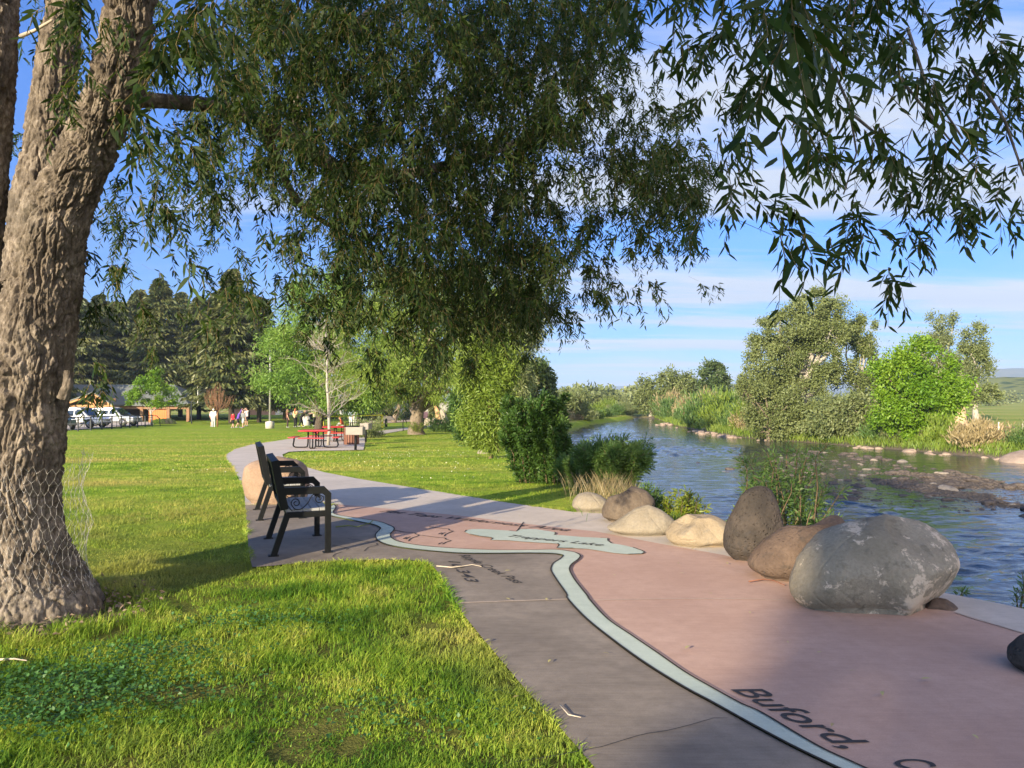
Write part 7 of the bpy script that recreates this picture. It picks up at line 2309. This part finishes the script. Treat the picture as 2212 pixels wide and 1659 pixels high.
def person(loc, rz, H, lab, top, bottom, hair, pose='stand', hair_len=0, shoe=(0.4, 0.4, 0.4), shorts=False, sleeves=0.45, arms=None, lean=0.0, legs=None, shirt_len=0.5, dress=False):
    """joints in body heights, facing +y; top / bottom = (name, colour)"""
    t = empty('person', loc, rz)
    tag(t, lab, 'person', None)
    J = dict(hipL=(-0.05, 0, 0.515), hipR=(0.05, 0, 0.515), kneL=(-0.056, 0.012, 0.28), kneR=(0.056, 0.012, 0.28), ankL=(-0.058, -0.01, 0.045), ankR=(0.058, -0.01, 0.045),
             shL=(-0.105, 0, 0.81), shR=(0.105, 0, 0.81), elL=(-0.135, -0.01, 0.63), elR=(0.135, -0.01, 0.63), wrL=(-0.14, 0.05, 0.48), wrR=(0.14, 0.05, 0.48), pel=(0, 0, 0.53), che=(0, 0, 0.74), nek=(0, 0, 0.85), hed=(0, 0.01, 0.93))
    if pose == 'sit':
        dz = -0.42
        for k in ('hipL', 'hipR', 'shL', 'shR', 'elL', 'elR', 'wrL', 'wrR', 'pel', 'che', 'nek', 'hed'): J[k] = (J[k][0], J[k][1], J[k][2] + dz)
        J.update(kneL=(-0.08, 0.20, 0.22), kneR=(0.09, 0.22, 0.20), ankL=(-0.08, 0.30, 0.03), ankR=(0.08, 0.36, 0.03), wrL=(-0.08, 0.16, 0.20), wrR=(0.10, 0.17, 0.19), elL=(-0.15, 0.05, 0.22), elR=(0.15, 0.05, 0.22))
    if pose == 'walk':
        J.update(kneL=(-0.05, 0.07, 0.285), ankL=(-0.05, 0.10, 0.045), kneR=(0.05, -0.01, 0.28), ankR=(0.05, -0.12, 0.06), wrL=(-0.15, -0.04, 0.49), wrR=(0.15, 0.10, 0.50))
    if legs: J.update(legs)
    if lean:
        c, s = math.cos(lean), math.sin(lean)
        for k in ('shL', 'shR', 'elL', 'elR', 'wrL', 'wrR', 'che', 'nek', 'hed'):
            x, y, z = J[k]; z0 = z - J['pel'][2]; J[k] = (x, y * c + z0 * s, J['pel'][2] + z0 * c - y * s)
    if arms: J.update(arms)
    J = {k: Vector(v) * H for k, v in J.items()}
    h = H
    mb = MB()
    def limb(a, b, ra, rb, m=mb, e=0.0): capsule(m, J[a], J[b], (ra + e) * h, (rb + e) * h)
    def torso(m, e=0.0):
        capsule(m, J['pel'], J['che'], (0.068 + e) * h, (0.072 + e) * h, 12)
        for s in 'LR':
            capsule(m, J['hip' + s], J['che'].lerp(J['sh' + s], 0.5), (0.055 + e) * h, (0.055 + e) * h)
            capsule(m, J['che'], J['sh' + s], (0.06 + e) * h, (0.042 + e) * h)
    torso(mb)
    limb('che', 'nek', 0.05, 0.032); limb('nek', 'hed', 0.032, 0.04)
    up = (J['hed'] - J['nek']).normalized()
    mb.sphere(J['hed'], (0.048 * h, 0.057 * h, 0.067 * h), 10)
    fw = Vector((0, 1, 0))
    capsule(mb, J['hed'] + fw * 0.054 * h + up * 0.004 * h, J['hed'] + fw * 0.064 * h - up * 0.012 * h, 0.006 * h, 0.009 * h, 6)
    capsule(mb, J['hed'] + fw * 0.03 * h - up * 0.045 * h, J['hed'] + fw * 0.042 * h - up * 0.05 * h, 0.02 * h, 0.016 * h, 6)
    for s, q in (('L', -1), ('R', 1)):
        limb('hip' + s, 'kne' + s, 0.054, 0.034); limb('kne' + s, 'ank' + s, 0.034, 0.021)
        capsule(mb, J['ank' + s] + Vector((0, -0.02 * h, -0.018 * h)), J['ank' + s] + Vector((0, 0.085 * h, -0.028 * h)), 0.024 * h, 0.018 * h)
        limb('sh' + s, 'el' + s, 0.036, 0.026); limb('el' + s, 'wr' + s, 0.026, 0.017)
        d = (J['wr' + s] - J['el' + s]).normalized()
        capsule(mb, J['wr' + s], J['wr' + s] + d * 0.045 * h, 0.018 * h, 0.022 * h, 8)
        side = d.cross(Vector((0, 1, 0.2))).normalized()
        for k in range(4):
            o = side * (k - 1.5) * 0.0115 * h
            a = J['wr' + s] + d * 0.052 * h + o; ln = (0.034, 0.042, 0.039, 0.030)[k] * h
            m_ = a + d * ln * 0.55; e_ = m_ + (d * 0.75 + Vector((0, 0.5, -0.2))).normalized() * ln * 0.5
            capsule(mb, a, m_, 0.0062 * h, 0.0058 * h, 6); capsule(mb, m_, e_, 0.0058 * h, 0.005 * h, 6)
        a = J['wr' + s] + d * 0.018 * h - side * 0.02 * h
        capsule(mb, a, a + (d * 0.7 - side * 0.6).normalized() * 0.036 * h, 0.008 * h, 0.006 * h, 6)
        mb.sphere(J['hed'] + Vector((q * 0.049 * h, -0.002 * h, -0.002 * h)), (0.007 * h, 0.012 * h, 0.017 * h), 6)
    remeshed(mb, 0.0072 * h, 'body', M_skin, t)
    mb = MB()
    for q in (-1, 1): mb.sphere(J['hed'] + Vector((q * 0.018 * h, 0.053 * h, 0.008 * h)), 0.005 * h, 6)
    mb.build('eyes', M_eye, t)
    # shirt
    mb = MB(); e = 0.010
    torso(mb, e)
    for s in 'LR':
        capsule(mb, J['sh' + s], J['sh' + s].lerp(J['el' + s], min(1, sleeves * 2)), (0.037 + e) * h, (0.032 + e) * h)
        if sleeves > 0.5: capsule(mb, J['el' + s], J['el' + s].lerp(J['wr' + s], (sleeves - 0.5) * 2), (0.027 + e) * h, (0.02 + e) * h)
    remeshed(mb, 0.011 * h, 'shirt', cm(*top), t)
    mb = MB(); e = 0.012
    for s in 'LR':
        capsule(mb, J['pel'].lerp(J['hip' + s], 0.6), J['hip' + s].lerp(J['kne' + s], 0.15), 0.075 * h, 0.066 * h)
        capsule(mb, J['hip' + s], J['hip' + s].lerp(J['kne' + s], 0.85 if shorts else 1.0), (0.056 + e) * h, ((0.04 if shorts else 0.034) + e) * h)
        if not shorts: capsule(mb, J['kne' + s], J['kne' + s].lerp(J['ank' + s], 0.95), (0.034 + e) * h, (0.026 + e) * h)
    remeshed(mb, 0.011 * h, 'shorts' if shorts else 'trousers', cm(*bottom), t)
    for s in 'LR':
        mb = MB(); capsule(mb, J['ank' + s] + Vector((0, -0.025 * h, -0.018 * h)), J['ank' + s] + Vector((0, 0.09 * h, -0.026 * h)), 0.027 * h, 0.022 * h); mb.build('shoe', cm('shoe_%d' % int(shoe[0] * 100), shoe), t)
    mb = MB()
    mb.sphere(J['hed'] + Vector((0, -0.012 * h, 0.014 * h)), (0.055 * h, 0.060 * h, 0.066 * h), 8)
    if hair_len > 0:
        capsule(mb, J['hed'] + Vector((0, -0.03 * h, 0.02 * h)), J['hed'].lerp(J['che'], hair_len) + Vector((0, -0.065 * h, 0)), 0.050 * h, 0.036 * h)
    remeshed(mb, 0.012 * h, 'hair', cm(*hair), t)
    return t


HB = ('brown_hair', (0.06, 0.035, 0.02)); HD = ('black_hair', (0.015, 0.012, 0.01)); HR = ('auburn_hair', (0.33, 0.12, 0.045)); HG = ('white_hair', (0.62, 0.60, 0.56)); HBL = ('dark_blond_hair', (0.20, 0.13, 0.07))
WH = ('white_cloth', (0.70, 0.70, 0.69)); GR = ('pale_grey_cloth', (0.42, 0.43, 0.45)); RD = ('red_cloth', (0.50, 0.018, 0.03)); BK = ('black_cloth', (0.014, 0.014, 0.016)); PU = ('purple_cloth', (0.13, 0.06, 0.36)); GY = ('grey_cloth', (0.17, 0.18, 0.19)); PK = ('pink_cloth', (0.66, 0.36, 0.40)); BR = ('brown_cloth', (0.15, 0.07, 0.05)); DBR = ('dark_brown_cloth', (0.05, 0.03, 0.03)); TN = ('tan_cloth', (0.50, 0.36, 0.20)); OR = ('rust_cloth', (0.45, 0.085, 0.025)); LB = ('light_blue_cloth', (0.45, 0.56, 0.70)); NV = ('navy_cloth', (0.03, 0.035, 0.07))
UPP = dict
person(P(461, 922.5), R(10), 1.72, 'white haired person in a white top and pale trousers by the reddish bare tree', WH, GR, HG, 'stand', shoe=(0.6, 0.6, 0.6))
person(P(454, 922.2) + Vector((0, 0.4, 0)), R(-20), 1.62, 'person in a pink top and dark shorts half hidden behind the old white haired person', PK, NV, HB, 'stand', shorts=True)
person(P(503, 925), R(-35), 1.42, 'child in a red shirt and black shorts walking, leftmost of the group with raised arms', RD, BK, HD, 'walk', shorts=True)
person(P(514, 924), R(-60), 1.55, 'youngster in a purple hooded top stretching one arm up', PU, BK, HB, 'walk', shorts=True, sleeves=0.98, lean=0.25, arms=dict(elR=(0.20, 0.10, 0.92), wrR=(0.26, 0.16, 1.06)))
person(P(525, 924.6), R(160), 1.58, 'youngster in a grey shirt and grey shorts next to the purple hooded one', GY, GR, HD, 'walk', shorts=True)
person(P(532, 920.5), R(170), 1.80, 'tall girl in a pinkish white top with both hands raised to her face', ('pinkish_white_cloth', (0.68, 0.55, 0.58)), BK, HBL, 'stand', shorts=True, arms=dict(elL=(-0.17, 0.13, 0.83), elR=(0.17, 0.13, 0.83), wrL=(-0.05, 0.11, 0.92), wrR=(0.05, 0.11, 0.92)))
person(P(621, 923.5), R(-70), 1.68, 'long haired woman in a brown top and dark trousers with a pale side stripe', BR, DBR, HBL, 'stand', hair_len=0.7, sleeves=0.3)
person(P(638, 922.8), R(-25), 1.74, 'woman with long auburn hair, tan top and black trousers', TN, BK, HR, 'stand', hair_len=0.95, arms=dict(elR=(0.17, 0.10, 0.70), wrR=(0.20, 0.24, 0.74)))
p = person(P(650, 922), R(-80), 1.70, 'person in black bending forward, an arm stretched out holding a yellow ball', BK, BK, HBL, 'walk', lean=0.55, arms=dict(elR=(0.10, 0.52, 0.74), wrR=(0.09, 0.70, 0.745), elL=(-0.13, 0.20, 0.62), wrL=(-0.12, 0.20, 0.50)), sleeves=0.3)
M_ball = mat_simple('yellow_ball', (0.75, 0.62, 0.05), 0.6, 0.05)
q = p.location
mw = Matrix.Rotation(R(-80), 3, 'Z') @ Vector((0.09 * 1.7, 0.765 * 1.7, 0.75 * 1.7))
mb = MB(); mb.sphere((0, 0, 0), 0.10, 10); o = mb.build('ball', M_ball, None, Vector(q) + mw); tag(o, 'yellow ball held in the outstretched hand of the bending person', 'ball')
q = P(648, 921.5); mb = MB(); mb.sphere((0, 0, 0), 0.11, 10); o = mb.build('ball', M_ball, None, q + Vector((0.35, -0.3, 0.11))); tag(o, 'yellow ball on the grass by the concrete litter drum', 'ball')
person(P(675, 921) + Vector((0, 0.8, 0)), R(60), 1.68, 'dark haired woman standing behind the black dog, arm raised', ('beige_cloth', (0.42, 0.33, 0.25)), BK, HD, 'stand', hair_len=0.8, arms=dict(elL=(-0.15, 0.10, 0.78), wrL=(-0.10, 0.16, 0.90)))
person(P(686, 923.5), R(-60), 1.60, 'person in tan clothes crouching on the lawn right of the black dog', TN, ('khaki_cloth', (0.36, 0.27, 0.18)), HD, 'sit', lean=0.35)
person(P(699, 923), R(80), 1.65, 'bare armed person sitting on the grass by the left net post', TN, TN, HB, 'sit', lean=0.2, shorts=True, sleeves=0.2)
person(P(741, 923), R(100), 1.75, 'person in a rust red shirt sitting on the grass before the net', OR, GR, HR, 'sit', lean=0.4)
person(P(772, 924) + Vector((0, 0.5, 0)), R(-140), 1.60, 'person in a pale pink top sitting behind the litter bin', PK, GR, HB, 'sit', lean=0.2)
person(at(758, 78), R(170), 1.78, 'person in a light blue top and white trousers standing beyond the net', LB, WH, HB, 'stand')
person(at(767, 79), R(190), 1.80, 'person all in white standing right beyond the net, next to the light blue one', WH, WH, HBL, 'stand')
person(at(918, 68), R(10), 1.72, 'person in a pink shirt seen from behind, right of the spreading willow trunk', PK, BK, HD, 'stand')

# black dog
b = P(674, 924)
dog = empty('dog', b, R(150)); tag(dog, 'small black dog standing on the lawn in front of the dark haired woman', 'dog')
M_dog = mat_simple('black_fur', (0.012, 0.011, 0.010), 0.8, 0.3, 20)
mb = MB()
capsule(mb, (0, 0.18, 0.46), (0, -0.26, 0.48), 0.135, 0.095); capsule(mb, (0, 0.22, 0.50), (0, 0.36, 0.68), 0.085, 0.06); mb.sphere((0, 0.40, 0.70), (0.07, 0.085, 0.07), 8); capsule(mb, (0, 0.44, 0.69), (0, 0.55, 0.665), 0.042, 0.028)
for s in (-1, 1):
    capsule(mb, (s * 0.07, 0.19, 0.42), (s * 0.075, 0.17, 0.22), 0.055, 0.032); capsule(mb, (s * 0.075, 0.17, 0.22), (s * 0.075, 0.19, 0.03), 0.03, 0.022); capsule(mb, (s * 0.075, 0.19, 0.025), (s * 0.075, 0.25, 0.022), 0.026, 0.02)
    capsule(mb, (s * 0.07, -0.24, 0.44), (s * 0.078, -0.18, 0.29), 0.07, 0.045); capsule(mb, (s * 0.078, -0.18, 0.29), (s * 0.078, -0.32, 0.19), 0.038, 0.025); capsule(mb, (s * 0.078, -0.32, 0.19), (s * 0.078, -0.29, 0.03), 0.024, 0.02); capsule(mb, (s * 0.078, -0.29, 0.025), (s * 0.078, -0.23, 0.022), 0.026, 0.02)
    capsule(mb, (s * 0.045, 0.37, 0.76), (s * 0.075, 0.36, 0.69), 0.02, 0.016)
capsule(mb, (0, -0.33, 0.52), (0, -0.46, 0.60), 0.03, 0.022); capsule(mb, (0, -0.46, 0.60), (0, -0.50, 0.72), 0.022, 0.012)
remeshed(mb, 0.014, 'body', M_dog, dog)

# ------------------------------------------------------------------ unseen tree added behind the viewer to shade the right of the plaza
def sunpos(s, back):
    return Vector((s * SUN_H[1] - back * SUN_H[0], -s * SUN_H[0] - back * SUN_H[1], 0))


L_pop = mat_leaf('poplar_leaf', (0.04, 0.07, 0.02), (0.08, 0.12, 0.03), trans=0.15)
b = sunpos(3.95, 34.0)
rs = np.random.default_rng(400)
tp_ = empty('unseen_shade_tree', b)
tag(tp_, 'unseen dense upright tree added behind the viewer to shade the right half of the paving', 'tree')
mb = MB(); mb.tube([(0, 0, -0.2), (0, 0, 14)], [0.45, 0.1], 10); mb.build('trunk', B_dark, tp_)
n = 52000
# columnar crown: straight flanks, rounded top
hh = rs.random(n) ** 0.9 * 16.2
half = np.where(hh < 12.5, 5.1, 5.1 * np.sqrt(np.clip(1 - ((hh - 12.5) / 3.8) ** 2, 0, 1)))
lat = (rs.random(n) * 2 - 1) * half; dep = rs.normal(size=n) * 1.3
Pn = np.stack([lat * SUN_H[1] - dep * SUN_H[0], -lat * SUN_H[0] - dep * SUN_H[1], 0.1 + hh], 1)
keep = ~((np.hypot(lat - 0.7, (hh - 9.4) * 1.6) < 0.5) | (np.hypot(lat + 1.2, (hh - 8.6) * 1.4) < 0.45) | (np.hypot(lat + 0.2, (hh - 8.2) * 1.7) < 0.40) | ((np.abs(lat + 4.25) < 0.75) & (hh > 11.95) & (hh < 13.2)) | (np.hypot(lat + 4.7, (hh - 10.7) * 1.3) < 0.4))  # gaps shaped in the crown to let sun onto near sprays and paving
Pn = Pn[keep]; n = len(Pn)
V, F, a = leaves4(Pn, rs.normal(size=(n, 3)), 0.28 + 0.14 * rs.random(n), 0.24 + 0.08 * rs.random(n), rs)
mesh_np('crown', V, F, L_pop, tp_, attrs={'rnd': a})

# ------------------------------------------------------------------ the evening air
M_haze = bpy.data.materials.new('air'); M_haze.use_nodes = True
ht = NT(M_haze); ht.n.remove(ht.n['Principled BSDF'])
pv = ht.node('ShaderNodeVolumePrincipled'); pv.inputs['Color'].default_value = (0.52, 0.68, 0.95, 1); pv.inputs['Density'].default_value = 0.00022; pv.inputs['Anisotropy'].default_value = 0.0
ht.link(pv.outputs[0], ht.n['Material Output'].inputs['Volume'])
mb = MB(); mb.box((0, 2900, 96), (9800, 8400, 214)); hz = mb.build('haze', M_haze); tag(hz, kind='stuff')
